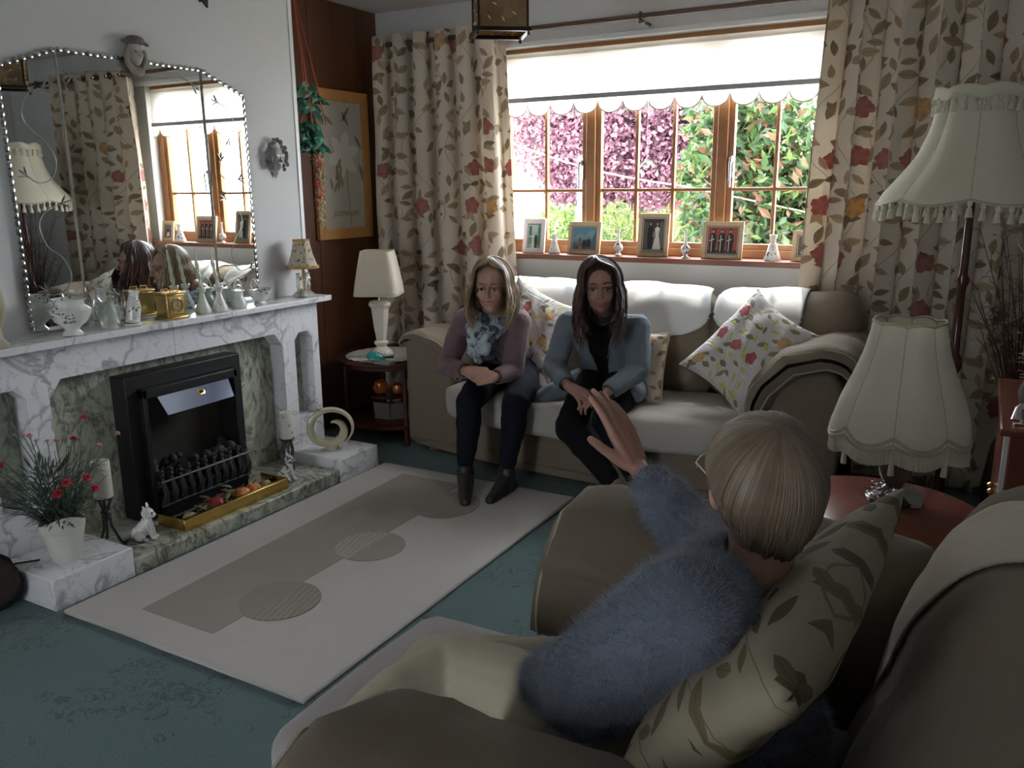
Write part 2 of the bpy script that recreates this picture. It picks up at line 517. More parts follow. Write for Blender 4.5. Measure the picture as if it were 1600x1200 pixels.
for (x0, x1, nx, hx) in ((WX0 + .06, -2.028, 2, -2.055), (-1.972, -1.273, 3, None), (-1.217, WX1 - .06, 2, -1.19)):
    c = G(); s = .03
    c.box(x0, x0 + s, FY0 + .012, FY1 - .008, 1.125, 2.185).box(x1 - s, x1, FY0 + .012, FY1 - .008, 1.125, 2.185)
    c.box(x0 + s, x1 - s, FY0 + .012, FY1 - .008, 1.125, 1.125 + s).box(x0 + s, x1 - s, FY0 + .012, FY1 - .008, 2.185 - s, 2.185)
    co_ = c.build('casement', fr, win, bevel=.003)
    xs = [x0 + s + (x1 - x0 - 2 * s) * i / nx for i in range(nx + 1)]
    zs = [1.155, 1.44, 2.155]
    for x in xs[1:-1]: G().box(x - .009, x + .009, FY0 + .018, FY1 - .014, 1.155, 2.155).build('glazing_bar', fr, co_, smooth=False, bevel=.003)
    for z in zs[1:-1]: G().box(xs[0], xs[-1], FY0 + .02, FY1 - .016, z - .009, z + .009).build('glazing_bar', fr, co_, smooth=False, bevel=.003)
    for i in range(nx):
        for j in range(2):
            G().box(xs[i], xs[i + 1], 4.551, 4.554, zs[j], zs[j + 1]).build('pane', glass, co_, smooth=False)
    if hx:
        h = G(); z = 1.56
        h.box(hx - .010, hx + .010, FY0 - .004, FY0 + .012, z - .06, z + .045).tube([(hx, FY0, z + .03), (hx, FY0 - .03, z + .035), (hx, FY0 - .04, z + .01), (hx, FY0 - .035, z - .11)], [.007, .009, .007, .006])
        h.ell((hx, FY0 - .012, z + .035), (.012, .014, .016))
        h.build('window_handle', SILVER, co_, bevel=.001)
sb = struct(G().box(-2.66, -.6, 4.365, 4.56, 1.05, 1.08).build('window_sill', SILL, bevel=.006))
sb.name = 'trim_2'
# opening head lined in brown
struct(G().box(WX0, WX1, 4.50, 4.53, 2.2, 2.235).build('trim_3', PINE, smooth=False))
struct(G().box(-2.72, -.56, 4.43, 4.452, 2.235, 2.262).build('trim_4', CREAMP, smooth=False, bevel=.004))

# ---- roller blind
BL = fabric('blind_cloth', (.86, .84, .80), .02, .5, .1)
bl = thing('roller_blind', 'white scalloped roller blind hanging over the upper half of the window', 'blind', (-1.64, 4.475, 1.88))
bx0, bx1 = -2.60, -.69
G().tube([(bx0, 4.485, 2.19), (bx1, 4.485, 2.19)], .02, 12).build('roller', BL, bl)
N = 13 * 12
def blf(u, v):
    x = bx0 + (bx1 - bx0) * u; k = (u * 13.0 + .5) % 1
    zb = 1.935 - .018 - .052 * math.sin(PI * k) ** .8 if False else 1.922 - .062 * math.sqrt(max(0, 1 - (2 * k - 1) ** 2))
    return (x, 4.468 + .003 * nz((x, 0, v), 3), 2.19 + (zb - 2.19) * v)
G().grid(blf, N + 1, 14).build('blind_fabric', BL, bl)
g = G().tube([blf(i / N, 1) for i in range(N + 1)], .0035, 5)
g.build('scallop_trim', plain('beige_braid', (.42, .34, .24), .8), bl)
G().box(bx0, bx1, 4.455, 4.466, 1.938, 1.964).build('bottom_bar', plain('grey_slat', (.34, .34, .34), .6), bl, bevel=.002)

# ---- curtain pole and curtains
POLE = wood('dark_pole', (.05, .03, .02), (.11, .06, .035), .4)
cp = thing('curtain_pole', 'dark wooden curtain pole above the window', 'curtain pole', (-1.6, 4.31, 2.31))
G().tube([(-3.36, 4.31, 2.305), (.6, 4.31, 2.305)], .014, 12).build('pole', POLE, cp)
for x in (-3.3, -1.64, .45):
    G().tube([(x, 4.45, 2.285), (x, 4.33, 2.285), (x, 4.31, 2.292)], .009, 8).ell((x, 4.31, 2.305), (.012, .024, .024)).ell((x + .01, 4.3, 2.275), (.02, .012, .01)).build('bracket', POLE, cp)
CURT = floral('floral_curtain', (.74, .66, .55), transl=.30, k=.95, leaf=(.25, .19, .12), red=(.46, .20, .17), fl=.25)
def curtain(name, label, x0t, x1t, x0b, x1b, nf, ztop, zbot, seed, ph):
    t = thing(name, label, 'curtain', ((x0t + x1t) / 2, 4.31, zbot), 'floral curtains at the window')
    nu, nv = nf * 14 + 1, 34; amp = .055
    W = nf * .33
    def f(u, v):
        z = ztop + (zbot - ztop) * v
        uu = u + .018 * nz((u * 5, v * 1.6, seed), 1) * min(1, v * 3)
        x = (x0t + (x1t - x0t) * uu) * (1 - v) + (x0b + (x1b - x0b) * uu) * v
        a = amp * (1 + .25 * nz((u * 4, v * 1.2, seed + 3), 1)) * (.85 + .2 * v)
        y = 4.31 + a * math.cos(2 * PI * nf * u + ph) + .012 * nz((u * 14, v * 6, seed), 1)
        x += .018 * math.sin(2 * PI * nf * u * 2 + ph)
        return (x, y, z)
    g = G().grid(f, nu, nv, uvf=lambda i, j: (i / (nu - 1) * W + seed * 1.37, (1 - j / (nv - 1)) * (ztop - zbot)))
    c = g.build('cloth', CURT, t, solid=.0025)
    for k in range(nf * 2):
        x = f((k + .5) / (nf * 2) - ph / (2 * PI * nf) * 0, 0)[0]
        tor = G(); pts = [(x, 4.31 + .024 * math.cos(a), ztop - .045 + .024 * math.sin(a)) for a in [2 * PI * q / 12 for q in range(13)]]
        tor.tube(pts, .004, 6, cap=False).build('eyelet', SILVER, t)
    return t
curtain('curtain', 'cream floral curtain drawn back on the left of the window', -3.37, -2.47, -3.39, -2.36, 6, 2.352, .04, 1.0, .4)
curtain('curtain', 'cream floral curtain drawn back on the right of the window behind the tall lamp', -.72, .22, -.80, .24, 6, 2.352, .04, 2.0, 2.6)

# ---- garden outside
GZ = -.15
struct(G().box(-14, 8, YB + .2, 26, GZ - .1, GZ).build('ground', plain('pale_paving', (.50, .48, .43), .9, .2, 1.5), smooth=False))
def leafcloud(n, sampler, size, mat, name, parent, seed, asp=.5, nmat=3):
    rs = np.random.RandomState(seed); g = G()
    P = sampler(rs, n); vs = []; fs = []; mi = []
    d1 = rs.normal(size=(n, 3)); d1 /= np.linalg.norm(d1, axis=1)[:, None]
    d2 = rs.normal(size=(n, 3)); d2 = np.cross(d1, d2); d2 /= np.linalg.norm(d2, axis=1)[:, None]
    s = size * (.6 + .8 * rs.rand(n))[:, None]
    nn = np.cross(d1, d2)
    A = P - d1 * s; B = P + d2 * s * asp + nn * s * .15; Cc = P + d1 * s; D = P - d2 * s * asp + nn * s * .15
    V_ = np.stack([A, B, Cc, D], 1).reshape(-1, 3)
    me = bpy.data.meshes.new(name)
    me.from_pydata(V_.tolist(), [], [(4 * i, 4 * i + 1, 4 * i + 2) for i in range(n)] + [(4 * i, 4 * i + 2, 4 * i + 3) for i in range(n)])
    for q in mat: me.materials.append(q)
    k = rs.randint(0, len(mat), n); me.polygons.foreach_set('material_index', np.concatenate([k, k])); me.update()
    o = bpy.data.objects.new(name, me); COL.objects.link(o); attach(o, parent); o['kind'] = 'stuff'
    return o
def leafmat(name, c, tr=.35):
    mt = plain(name, c, .55, .25, 9); add_translucent(mt, tr, col=tuple(min(1, x * 1.3) for x in c)); return mt
def blobs(cs):
    def f(rs, n):
        k = rs.randint(0, len(cs), n); c = np.array([x[0] for x in cs])[k]; r = np.array([x[1] for x in cs])[k]
        d = rs.normal(size=(n, 3)); d /= np.linalg.norm(d, axis=1)[:, None]
        return c + d * r * (rs.rand(n) ** .45)[:, None]
    return f
BARK = plain('bark', (.09, .06, .045), .9, .3, 20, .5, 40)
def tree(name, label, cat, base, cs, n, size, mats, seed, asp=.5, trunk=.05):
    t = thing(name, label, cat, base)
    g = G(); b = Vector(base); rs = random.Random(seed)
    top = sum((Vector(c[0]) for c in cs), Vector()) / len(cs)
    g.tube([b, b.lerp(top, .4) + Vector((.05, 0, 0)), b.lerp(top, .8)], [trunk, trunk * .8, trunk * .5], 8)
    for c, r in cs:
        c = Vector(c); g.tube([b.lerp(top, .45), b.lerp(c, .7) + Vector((0, 0, .1)), c], [trunk * .5, trunk * .35, trunk * .12], 6)
        for q in range(7):
            d = Vector((rs.uniform(-1, 1), rs.uniform(-1, 1), rs.uniform(-.3, 1))).normalized()
            g.tube([c, c + d * max(r) * .8], [trunk * .12, trunk * .04], 4)
    g.build('branches', BARK, t)
    leafcloud(n, blobs(cs), size, mats, 'foliage', t, seed, asp)
    return t
PUR = [leafmat('plum_leaf_a', (.07, .025, .035)), leafmat('plum_leaf_b', (.20, .075, .11)), leafmat('plum_leaf_c', (.30, .15, .19))]
GRN = [leafmat('laurel_a', (.014, .035, .008)), leafmat('laurel_b', (.03, .07, .014)), leafmat('laurel_c', (.09, .13, .03)), leafmat('laurel_d', (.05, .10, .02)), leafmat('laurel_e', (.02, .05, .012)), leafmat('laurel_bronze', (.16, .07, .035))]
LIM = [leafmat('lime_a', (.10, .15, .025)), leafmat('lime_b', (.17, .21, .05)), leafmat('lime_c', (.05, .10, .018))]
tree('plum_tree', 'purple-leaved tree in the garden beyond the middle panes', 'tree', (-3.5, 8.9, GZ),
     [((-4.35, 8.9, 2.3), (.75, .7, .8)), ((-3.6, 8.7, 2.2), (.85, .7, .8)), ((-3.0, 8.8, 2.5), (.75, .6, .8)), ((-3.9, 9, 1.6), (.75, .5, .5)), ((-3.1, 8.9, 1.7), (.6, .5, .5)), ((-2.6, 9, 2.1), (.55, .5, .8)), ((-3.6, 9, 3.0), (1.1, .7, .6)), ((-3.3, 9.2, 2.2), (1.3, .5, 1.0))],
     90000, .029, PUR, 3, .6, .09)
tree('laurel_shrub', 'tall green shrub with bronze tips beyond the right-hand panes', 'shrub', (-1.45, 6.6, GZ),
     [((-1.7, 6.7, 1.9), (.45, .45, .55)), ((-1.25, 6.6, 1.6), (.5, .45, .55)), ((-1.6, 6.6, 1.2), (.55, .45, .5)), ((-1.15, 6.6, 1.0), (.5, .45, .5)), ((-1.5, 6.6, .5), (.6, .45, .5)), ((-.75, 6.8, 1.2), (.35, .4, .5)), ((-2.05, 7.4, 1.5), (.4, .35, .5))],
     13000, .050, GRN, 5, .42, .05)
tree('lime_shrub', 'rounded lime-green shrub low beyond the left-hand panes', 'shrub', (-3.35, 7, GZ),
     [((-3.35, 7, 1.0), (.36, .35, .32)), ((-3.2, 7, .7), (.4, .35, .3)), ((-3.45, 7, .5), (.4, .35, .4))], 9000, .024, LIM, 8, .6, .03)
tree('spiky_shrub', 'pale yellow-green feathery shrub low behind the middle panes', 'shrub', (-2.55, 7.1, GZ),
     [((-2.9, 7.2, .9), (.22, .3, .45)), ((-2.35, 7, .9), (.35, .3, .4)), ((-2.5, 7, .5), (.4, .3, .4))], 6000, .035, LIM, 9, .22, .03)
tree('garden_hedge', 'dark green hedge along the far end of the garden', 'hedge', (-3, 12, GZ),
     [((-7 + i * 1.1, 12.2, .6 + .3 * (i % 2)), (.9, .5, .8)) for i in range(10)], 14000, .08, GRN[:3] + LIM[:1], 12, .5, .06)
# neighbour's white wall seen at the far left, and a washing line
wl = G().box(-7.5, -5.15, 10.0, 10.2, GZ, 2.6).build('garden_wall', plain('white_render', (.75, .74, .72), .9)); tag(recenter(wl), 'white rendered garden wall at the far left beyond the window', 'wall')
wlb = G(); a, b_ = at(795, 222, Y=6.3), at(1075, 292, Y=6.3); c_ = at(1290, 338, Y=6.3)
wlb.tube([a.lerp(b_, i / 10) + Vector((0, 0, -.05 * math.sin(PI * i / 10))) for i in range(11)] + [b_.lerp(c_, i / 6) for i in range(1, 7)], .006, 6)
lo = wlb.build('washing_line', plain('pink_cord', (.75, .5, .42), .6)); tag(recenter(lo), 'pink washing line strung across the garden', 'clothesline')
# crystal hanging in the middle casement
sc = thing('suncatcher', 'clear crystal suncatcher on a string in the middle of the window', 'ornament', (-1.652, 4.49, 1.53))
x = -1.652
G().tube([(x, 4.49, 1.93), (x, 4.49, 1.60)], .0015, 4).build('string', plain('thread', (.6, .6, .6), .5), sc)
CRY = plain('crystal', (.9, .92, .95), .05, .02, Transmission_Weight=.9, IOR=1.5)
g = G().lathe([(.001, .035), (.016, .02), (.02, .008), (.014, -.008), (.001, -.02)], (x, 4.49, 1.57), 8)
for s in (-1, 1): g.tube([(x + s * .005, 4.49, 1.60), (x + s * .03, 4.49, 1.585), (x + s * .04, 4.49, 1.56)], [.005, .008, .002], 6)
g.build('crystal_bird', CRY, sc)
WM = marble_white(); GM = marble_green()
BLK = plain('matt_black_metal', (.012, .012, .012), .45, .2)
BLKG = plain('gloss_black', (.015, .015, .018), .08, .1)
XF = -3.05                                     # front plane of the surround
# ---- rug and carpet
RUGM = pile_mat('ivory_pile', (.50, .46, .43)); RB = pile_mat('taupe_pile', (.30, .255, .215)); RC = pile_mat('cream_striped_pile', (.40, .36, .31), True); RD = pile_mat('brown_striped_pile', (.28, .235, .19), True)
rug = thing('rug', 'ivory wool rug with a taupe band and overlapping circles', 'rug', (-2.15, 2.5, 0))
def rslab(poly, z0, z1, name, mat, bev=.004, par=None):
    return G().prism(poly, lambda a, b, t: (a, b, t), z0, z1).build(name, mat, par or rug, bevel=bev)
rs = []
for i in range(60):
    pass
def edge(ax, ay, bx, by, n, s):
    return [(ax + (bx - ax) * i / n + .004 * nz((ax + i * .3, ay, s), 1.7), ay + (by - ay) * i / n + .004 * nz((ax, ay + i * .3, s), 1.3)) for i in range(n)]
rx0, rx1, ry0, ry1 = -2.70, -1.575, 1.565, 3.415
poly = edge(rx0, ry0, rx1, ry0, 12, 1) + edge(rx1, ry0, rx1, ry1, 20, 2) + edge(rx1, ry1, rx0, ry1, 12, 3) + edge(rx0, ry1, rx0, ry0, 20, 4)
rslab(poly, .001, .017, 'rug_field', RUGM, .006)
def circ(cx, cy, rx, ry, a0=0, a1=360, n=40):
    return [(cx + rx * math.cos(R(a0 + (a1 - a0) * i / n)), cy + ry * math.sin(R(a0 + (a1 - a0) * i / n))) for i in range(n + (0 if a1 - a0 >= 360 else 1))]
rslab([(-2.457, 1.70), (-2.10, 1.70), (-2.10, 2.95), (-2.14, 3.0), (-2.14, 3.30), (-2.50, 3.30)], .015, .0190, 'taupe_band', RB, .001)
C1 = (-2.07, 1.98, .145, .145); C2 = (-2.08, 2.505, .145, .145); C3 = (-2.05, 3.04, .145, .17)
for k, (cx, cy, a, b_) in enumerate((C1, C2, C3)):
    cm = (RB, RC), (RC, RB), (RB, RD)
    rslab(circ(cx, cy, a, b_, 90, 270), .0165, .0202, 'circle_half', cm[k][0] if k else pile_mat('dark_taupe_pile', (.255, .215, .18)), .001)
    rslab(circ(cx, cy, a, b_, -90, 90), .0165, .0202, 'circle_half', (RD, RB, RB)[k], .001)

# ---- fireplace (one built-in thing)
fp = thing('fireplace', 'white marble fireplace surround with green marble back panel and hearth', 'fireplace', (-3.0, 2.45, 0))
HY0, HY1 = 1.50, 3.385
G().box(XB, -2.735, 1.886, 3.084, 0, .065).build('hearth_slab', GM, fp, bevel=.004)
G().box(XB, -2.735, 1.58 - .30 + .28, 1.885, 0, .12).build('hearth_plinth', WM, fp, bevel=.004)
G().box(XB, -2.725, 3.085, 3.385, 0, .12).build('hearth_plinth', WM, fp, bevel=.004)
G().box(XB, XB + .03, 1.5, 3.33, .06, .80).build('back_panel', GM, fp, bevel=.001)
def YZ(a, b, t): return (t, a, b)
XK = XB + .028
def post(y0, y1, z0=.12, z1=.70):
    return G().box(XK, XF, y0, y1, z0, z1).build('post', WM, fp, bevel=.002)
for y0, y1 in ((3.285, 3.335), (3.068, 3.155), (1.745, 1.832), (1.525, 1.60)): post(y0, y1)
for y0, y1 in ((3.155, 3.285), (1.60, 1.745)):
    G().box(XK, XF, y0, y1, .12, .285).build('post_base', WM, fp, bevel=.002)
# frieze with chamfered arch heads, in three blocks
zt = .885
def frz(y0, y1, holes):
    pts = [(y0, zt), (y0, .70)]
    for a, b_, c, zc in holes: pts += [(a, .70 if zc > .7 else .68), (a + c, zc), (b_ - c, zc), (b_, .70 if zc > .7 else .68)]
    pts += [(y1, .70), (y1, zt)]
    return G().prism(pts, YZ, XK, XF).build('frieze_block', WM, fp, bevel=.0015)
frz(3.068, 3.335, [(3.155, 3.285, .035, .735)])
frz(1.525, 1.832, [(1.60, 1.745, .045, .745)])
G().prism([(1.833, zt), (1.833, .685), (1.885, .752), (2.42, .752), (2.42, zt)], YZ, XK, XF).build('frieze_block', WM, fp, bevel=.0015)
G().prism([(2.4215, zt), (2.4215, .752), (3.015, .752), (3.067, .685), (3.067, zt)], YZ, XK, XF).build('frieze_block', WM, fp, bevel=.0015)
G().box(XB, -2.985, 1.46, 3.385, .885, .913).build('mantel_shelf', WM, fp, bevel=.004)
MZ = .914

# ---- electric fire
ef = thing('electric_fire', 'black electric fire with polished hood and imitation coals set in the fireplace', 'fire', (-3.0, 2.45, .065))
y0, y1 = 2.15, 2.775; X0 = XK + .001
G().prism([(y0, .066), (y0, .70), (y1, .70), (y1, .066), (y1 - .055, .066), (y1 - .055, .64), (y0 + .055, .64), (y0 + .055, .066)], YZ, X0, XF + .005).build('outer_frame', BLK, ef, bevel=.004)
G().box(X0, X0 + .006, y0 + .05, y1 - .05, .07, .64).build('rear_plate', plain('soot_plate', (.03, .026, .02), .7, .3), ef, smooth=False)
g = G().box(X0 + .004, XF + .04, y0 + .055, y0 + .075, .07, .64).box(X0 + .004, XF + .04, y1 - .075, y1 - .055, .07, .64).box(X0 + .004, XF + .04, y0 + .055, y1 - .055, .60, .64)
g.build('inner_box', BLK, ef, bevel=.003)
HOOD, b = newmat('polished_hood'); nh = noise_t(coord(), 4, 2)
setp(b, Base_Color=mix(nh, (.30, .37, .56), (.40, .47, .66)), Metallic=1.0, Roughness=.12)  # blue of reflected sky light is put into the base colour
hp = [at(238, 611, X=XF + .012), at(351.5, 581.5, X=XF + .012), at(365, 620, X=XF + .085), at(262, 650, X=XF + .085)]
g = G(); n_ = (hp[1] - hp[0]).cross(hp[3] - hp[0]).normalized() * .006
g.add([p for p in hp] + [p - n_ for p in hp], [(0, 1, 2, 3), (7, 6, 5, 4), (0, 4, 5, 1), (1, 5, 6, 2), (2, 6, 7, 3), (3, 7, 4, 0)])
g.build('hood', HOOD, ef, smooth=False, bevel=.001)
bc = (hp[0] + hp[1] + hp[2] + hp[3]) / 4 + Vector((.004, 0, .003)) + (hp[1] - hp[0]) * .06
nn = (hp[1] - hp[0]).cross(hp[0] - hp[3]).normalized(); nn = nn if nn.x > 0 else -nn
ax = (hp[1] - hp[0]).normalized(); ay = nn.cross(ax)
Mb = Matrix((ax, ay, nn)).transposed().to_4x4(); Mb.translation = bc
G().lathe([(.020, 0), (.020, .003), (.016, .004)], (0, 0, 0), 20, fn=lambda t, j, r: (r * (.62 + .38 * abs(math.cos(t))), 0), M=Mb).build('badge', GOLD, ef)
G().lathe([(.013, .0041), (.013, .0048)], (0, 0, 0), 16, fn=lambda t, j, r: (r * (.5 + .5 * abs(math.cos(t))), 0), M=Mb).build('badge_centre', BLKG, ef)
# fire basket: row of cast bars with finials
IRON = plain('cast_iron', (.02, .02, .022), .35, .2)
proto = None
for i in range(11):
    y = y0 + .075 + i * .047; x = XF + .07
    pts = [(x, y, .13), (x + .020, y, .15), (x + .030, y, .185), (x + .014, y, .235), (x + .008, y, .255)]
    g = G().tube(pts, [.013, .015, .013, .008, .006], 8, flat=.8).ell((x + .006, y, .262), (.014, .012, .012), 8).ell((x + .006, y, .28), .009, 8)
    g.build('basket_bar', IRON, ef)
G().tube([(XF + .085, y0 + .06, .235), (XF + .085, y1 - .06, .235)], .006, 6).tube([(XF + .08, y0 + .06, .13), (XF + .08, y1 - .06, .13)], .008, 6).build('basket_rail', IRON, ef)
COAL = plain('coal', (.035, .033, .032), .7, .5, 20, .6, 30)
rr = random.Random(4)
for i in range(60):
    g = G(); c = (XF + rr.uniform(-.06, .06), y0 + .09 + rr.random() * (y1 - y0 - .18), .16 + rr.random() * .13)
    g.ell(c, (rr.uniform(.018, .03), rr.uniform(.018, .03), rr.uniform(.014, .022)), 7, rot=Matrix.Rotation(rr.uniform(0, 3), 3, 'X'))
    g.build('coal', COAL, ef, smooth=False)
G().box(XF - .06, XF + .085, y0 + .08, y1 - .08, .07, .14).build('ash_tray', BLKG, ef, bevel=.004)
# ---- brass fender
BR = plain('fender_brass', (.62, .42, .12), .22, .12, 10, metal=1)
fe = thing('brass_fender', 'low brass fender box in front of the electric fire', 'fender', (-2.87, 2.46, .065))
fy0, fy1, fx0, fx1 = 2.165, 2.765, XF + .10, -2.775
for nm, bx in (('front_panel', (fx1 - .008, fx1, fy0, fy1)), ('side_panel', (fx0, fx1 - .008, fy0, fy0 + .008)), ('side_panel', (fx0, fx1 - .008, fy1 - .008, fy1))):
    G().box(*bx, .066, .118).build(nm, BR, fe, bevel=.002)
G().box(fx0, fx1 - .01, fy0 + .01, fy1 - .01, .066, .070).build('base_plate', BLKG, fe, smooth=False)
G().box(fx1 - .028, fx1 - .009, fy0 + .008, fy1 - .008, .112, .1165).build('rim', BR, fe, bevel=.001)
# autumn decorations lying in the fender
def gourd(name, lab, y, r, col, ribs=8, x=-2.85, leaf=None, sq=.8):
    t = thing(name, lab, 'decoration', (x, y, .07), None)
    mt = plain(name + '_skin', col, .35, .3, 25)
    G().lathe([(r * math.sin(PI * k / 10) + .0005, -r * sq * math.cos(PI * k / 10)) for k in range(11)], (x, y, .072 + r * sq), 32,
              fn=lambda a, j, q: (q * (1 + .09 * math.cos(ribs * a)), 0), cap=False).build('fruit_body', mt, t)
    G().tube([(x, y, .07 + 2 * r * sq - .004), (x + .004, y + .004, .07 + 2 * r * sq + .012), (x + .012, y + .008, .07 + 2 * r * sq + .018)], [.005, .003, .003], 6).build('stem', plain('dry_stem', (.14, .10, .05), .8), t)
    return t
gourd('gourd', 'speckled cream woven ball at the near end of the fender', 2.235, .030, (.32, .27, .16), 14, -2.83)
gourd('pomegranate', 'dark red fruit in the middle of the fender', 2.385, .040, (.28, .03, .035), 5, -2.84)
gourd('pumpkin', 'small orange ribbed pumpkin in the fender', 2.535, .038, (.72, .24, .06), 9, -2.84)
gourd('pumpkin', 'pale peach pumpkin toward the far end of the fender', 2.615, .034, (.62, .36, .24), 9, -2.85)
gourd('gourd', 'small grey-green gourd at the far end of the fender', 2.70, .026, (.12, .14, .12), 10, -2.86)
def leafshape(g, base, d, n, L, W, curl=.2, k=6):
    base, d, n = Vector(base), Vector(d).normalized(), Vector(n).normalized(); s = d.cross(n).normalized(); n = s.cross(d)
    vs = []
    for i in range(k + 1):
        t = i / k; wd = W * math.sin(PI * min(1, t * .96 + .03)) ** .7
        c = base + d * L * t + n * (-curl * L * t * t)
        vs += [c - s * wd + n * wd * .3, c, c + s * wd + n * wd * .3]
    fs = [(3 * i + a, 3 * i + a + 1, 3 * i + 4 + a, 3 * i + 3 + a) for i in range(k) for a in (0, 1)]
    g.add(vs, fs)
ll = thing('autumn_leaves', 'sprig of green and red artificial autumn leaves lying in the fender', 'leaves', (-2.85, 2.35, .07))
LC = [plain('olive_leaf', (.16, .16, .06), .6, .3), plain('crimson_leaf', (.36, .03, .03), .6, .3), plain('brown_leaf', (.13, .09, .05), .6, .3)]
for i in range(22):
    g = G(); a = rr.uniform(0, 6.28); y = rr.choice([2.28, 2.31, 2.34, 2.40, 2.46, 2.50])
    leafshape(g, (-2.86 + rr.uniform(-.02, .03), y, .09 + rr.uniform(0, .05)), (math.cos(a), math.sin(a), rr.uniform(-.1, .7)), (0, 0, 1), rr.uniform(.04, .07), .014)
    g.build('leaf', LC[0 if y < 2.32 else rr.choice([0, 1, 2])], ll, solid=.0008)
G().tube([(-2.85, 2.26, .085), (-2.84, 2.36, .13), (-2.845, 2.44, .135), (-2.83, 2.52, .09)], .003, 6).build('stem', plain('dry_stem', (.14, .10, .05), .8), ll)

# ---- mirror
MI, b = newmat('mirror_silver'); nm_ = noise_t(coord(), 2, 2)
setp(b, Base_Color=mix(nm_, (.80, .83, .81), (.82, .85, .83)), Metallic=1.0, Roughness=.008)
mr = thing('mirror', 'large three-panel overmantel mirror with scalloped edges', 'mirror', (-3.15, 2.44, MZ))
mx0, mx1 = XB + .004, XB + .014
pan = {'mirror_panel_left': [(1.865, .925), (2.098, .925), (2.098, 1.985), (1.865, 1.90)], 'c': [(2.104, .925), (2.785, .925), (2.785, 1.985), (2.104, 1.985)],
       'r': [(2.791, .925), (3.035, .925), (3.035, 1.895), (2.791, 1.985)]}
for k, pg in pan.items(): G().prism(pg, YZ, mx0, mx1).build('mirror_panel', MI, mr, smooth=False)
CHR = plain('chrome_strip', (.75, .73, .68), .12, .05, metal=1)
for y in (2.101, 2.788): G().tube([(mx1 + .002, y, .918), (mx1 + .002, y, 1.99)], .0045, 8).build('joining_strip', CHR, mr)
MI2 = plain('bevelled_mirror_edge', (.45, .47, .47), .12, .15, 40, metal=1)
outl = [(1.865, .93), (1.865, 1.90), (2.101, 1.985), (2.788, 1.985), (3.035, 1.895), (3.035, .93)]
def sedge(a, b_):
    a, b_ = Vector((0, *a)), Vector((0, *b_)); L = (b_ - a).length; n = max(2, int(L / .030))
    for i in range(n):
        c = a.lerp(b_, (i + .5) / n); g = G()
        g.ell((mx1 + .001, c.y, c.z), (.0022, .0155 if abs((b_ - a).y) > abs((b_ - a).z) else .010, .010 if abs((b_ - a).y) > abs((b_ - a).z) else .0155), 10)
        g.build('scallop', MI2, mr)
for a, b_ in zip(outl, outl[1:]): sedge(a, b_)
WIRE = plain('etched_silver_wire', (.35, .35, .33), .35, .1, metal=1)
def scroll(pts, k=8):
    P = [at(x, y, X=mx1 + .003) for x, y in pts]; sm = []
    for i in range(len(P) - 1):
        p0, p1, p2, p3 = P[max(i - 1, 0)], P[i], P[i + 1], P[min(i + 2, len(P) - 1)]
        for j in range(k):
            t = j / k; sm.append(.5 * (2 * p1 + (p2 - p0) * t + (2 * p0 - 5 * p1 + 4 * p2 - p3) * t * t + (3 * p1 - p0 - 3 * p2 + p3) * t ** 3))
    sm.append(P[-1]); g = G().tube(sm, .0013, 5)
    for e, d in ((sm[0], sm[0] - sm[2]), (sm[-1], sm[-1] - sm[-3])):
        d.normalize(); s = Vector((1, 0, 0)).cross(d)
        g.ell(e, .0045, 8)
        for q in (-1, 0, 1): g.tube([e, e + (d + s * q * .9).normalized() * .02, e + (d + s * q * .9).normalized() * .036], [.002, .003, .001], 5)
    g.build('scroll_ornament', WIRE, mr)
scroll([(66, 137), (45, 145), (34, 170), (42, 195), (70, 222), (88, 250), (82, 278), (62, 286), (43, 275)])
scroll([(97, 318), (72, 330), (62, 352), (75, 385), (98, 402), (112, 428), (105, 452), (85, 461), (73, 455)])
scroll([(112, 118), (150, 112), (190, 112), (230, 120), (262, 122), (285, 122), (303, 134)])
scroll([(340, 160), (358, 172), (366, 195), (358, 218)])
scroll([(345, 250), (345, 272), (360, 282), (374, 280)])
scroll([(352, 310), (372, 325), (380, 350), (366, 380), (362, 400), (375, 422), (392, 418)])

# ---- things on the mantel shelf
CH = china('white_china', (.72, .71, .68), (.16, .13, .14)); CHP = china('plain_china', (.70, .69, .66)); CHG = china('green_tint_china', (.58, .64, .55))
def mk(px, X): p = at(px, 500, X=X); return p.y
bw = thing('china_bowl', 'white flower-printed china bowl on a foot at the near end of the mantel', 'bowl', (-3.05, 1.96, MZ))
G().lathe([(.034, 0), (.040, .002), (.036, .010), (.026, .02), (.030, .03), (.058, .055), (.074, .085), (.076, .10), (.064, .110), (.052, .118), (.054, .132), (.064, .142), (.061, .142), (.050, .132), (.048, .118), (.06, .10), (.04, .05), (.001, .035)], (-3.045, 1.955, MZ), 32, fn=lambda t, j, r: (r * (1 + (.035 * math.cos(8 * t) if 3 < j < 15 else 0)), 0)).build('bowl_body', CH, bw)
def pot(name, lab, cat, y, x, prof, mat, fn=None, n=24, extra=None, group=None):
    t = thing(name, lab, cat, (x, y, MZ), group); G().lathe(prof, (x, y, MZ), n, fn=fn).build('body', mat, t)
    if extra:
        for nm2, g2, mt2 in extra: g2.build(nm2, mt2, t)
    return t
yv = 1.725
pot('vase', 'tall cream vase at the extreme near end of the mantel, cut by the picture edge', 'vase', 1.665, -3.05, [(.04, 0), (.042, .01), (.025, .03), (.022, .06), (.04, .10), (.047, .15), (.04, .21), (.024, .25), (.03, .28), (.026, .28)], plain('aged_cream', (.42, .36, .26), .4, .3))
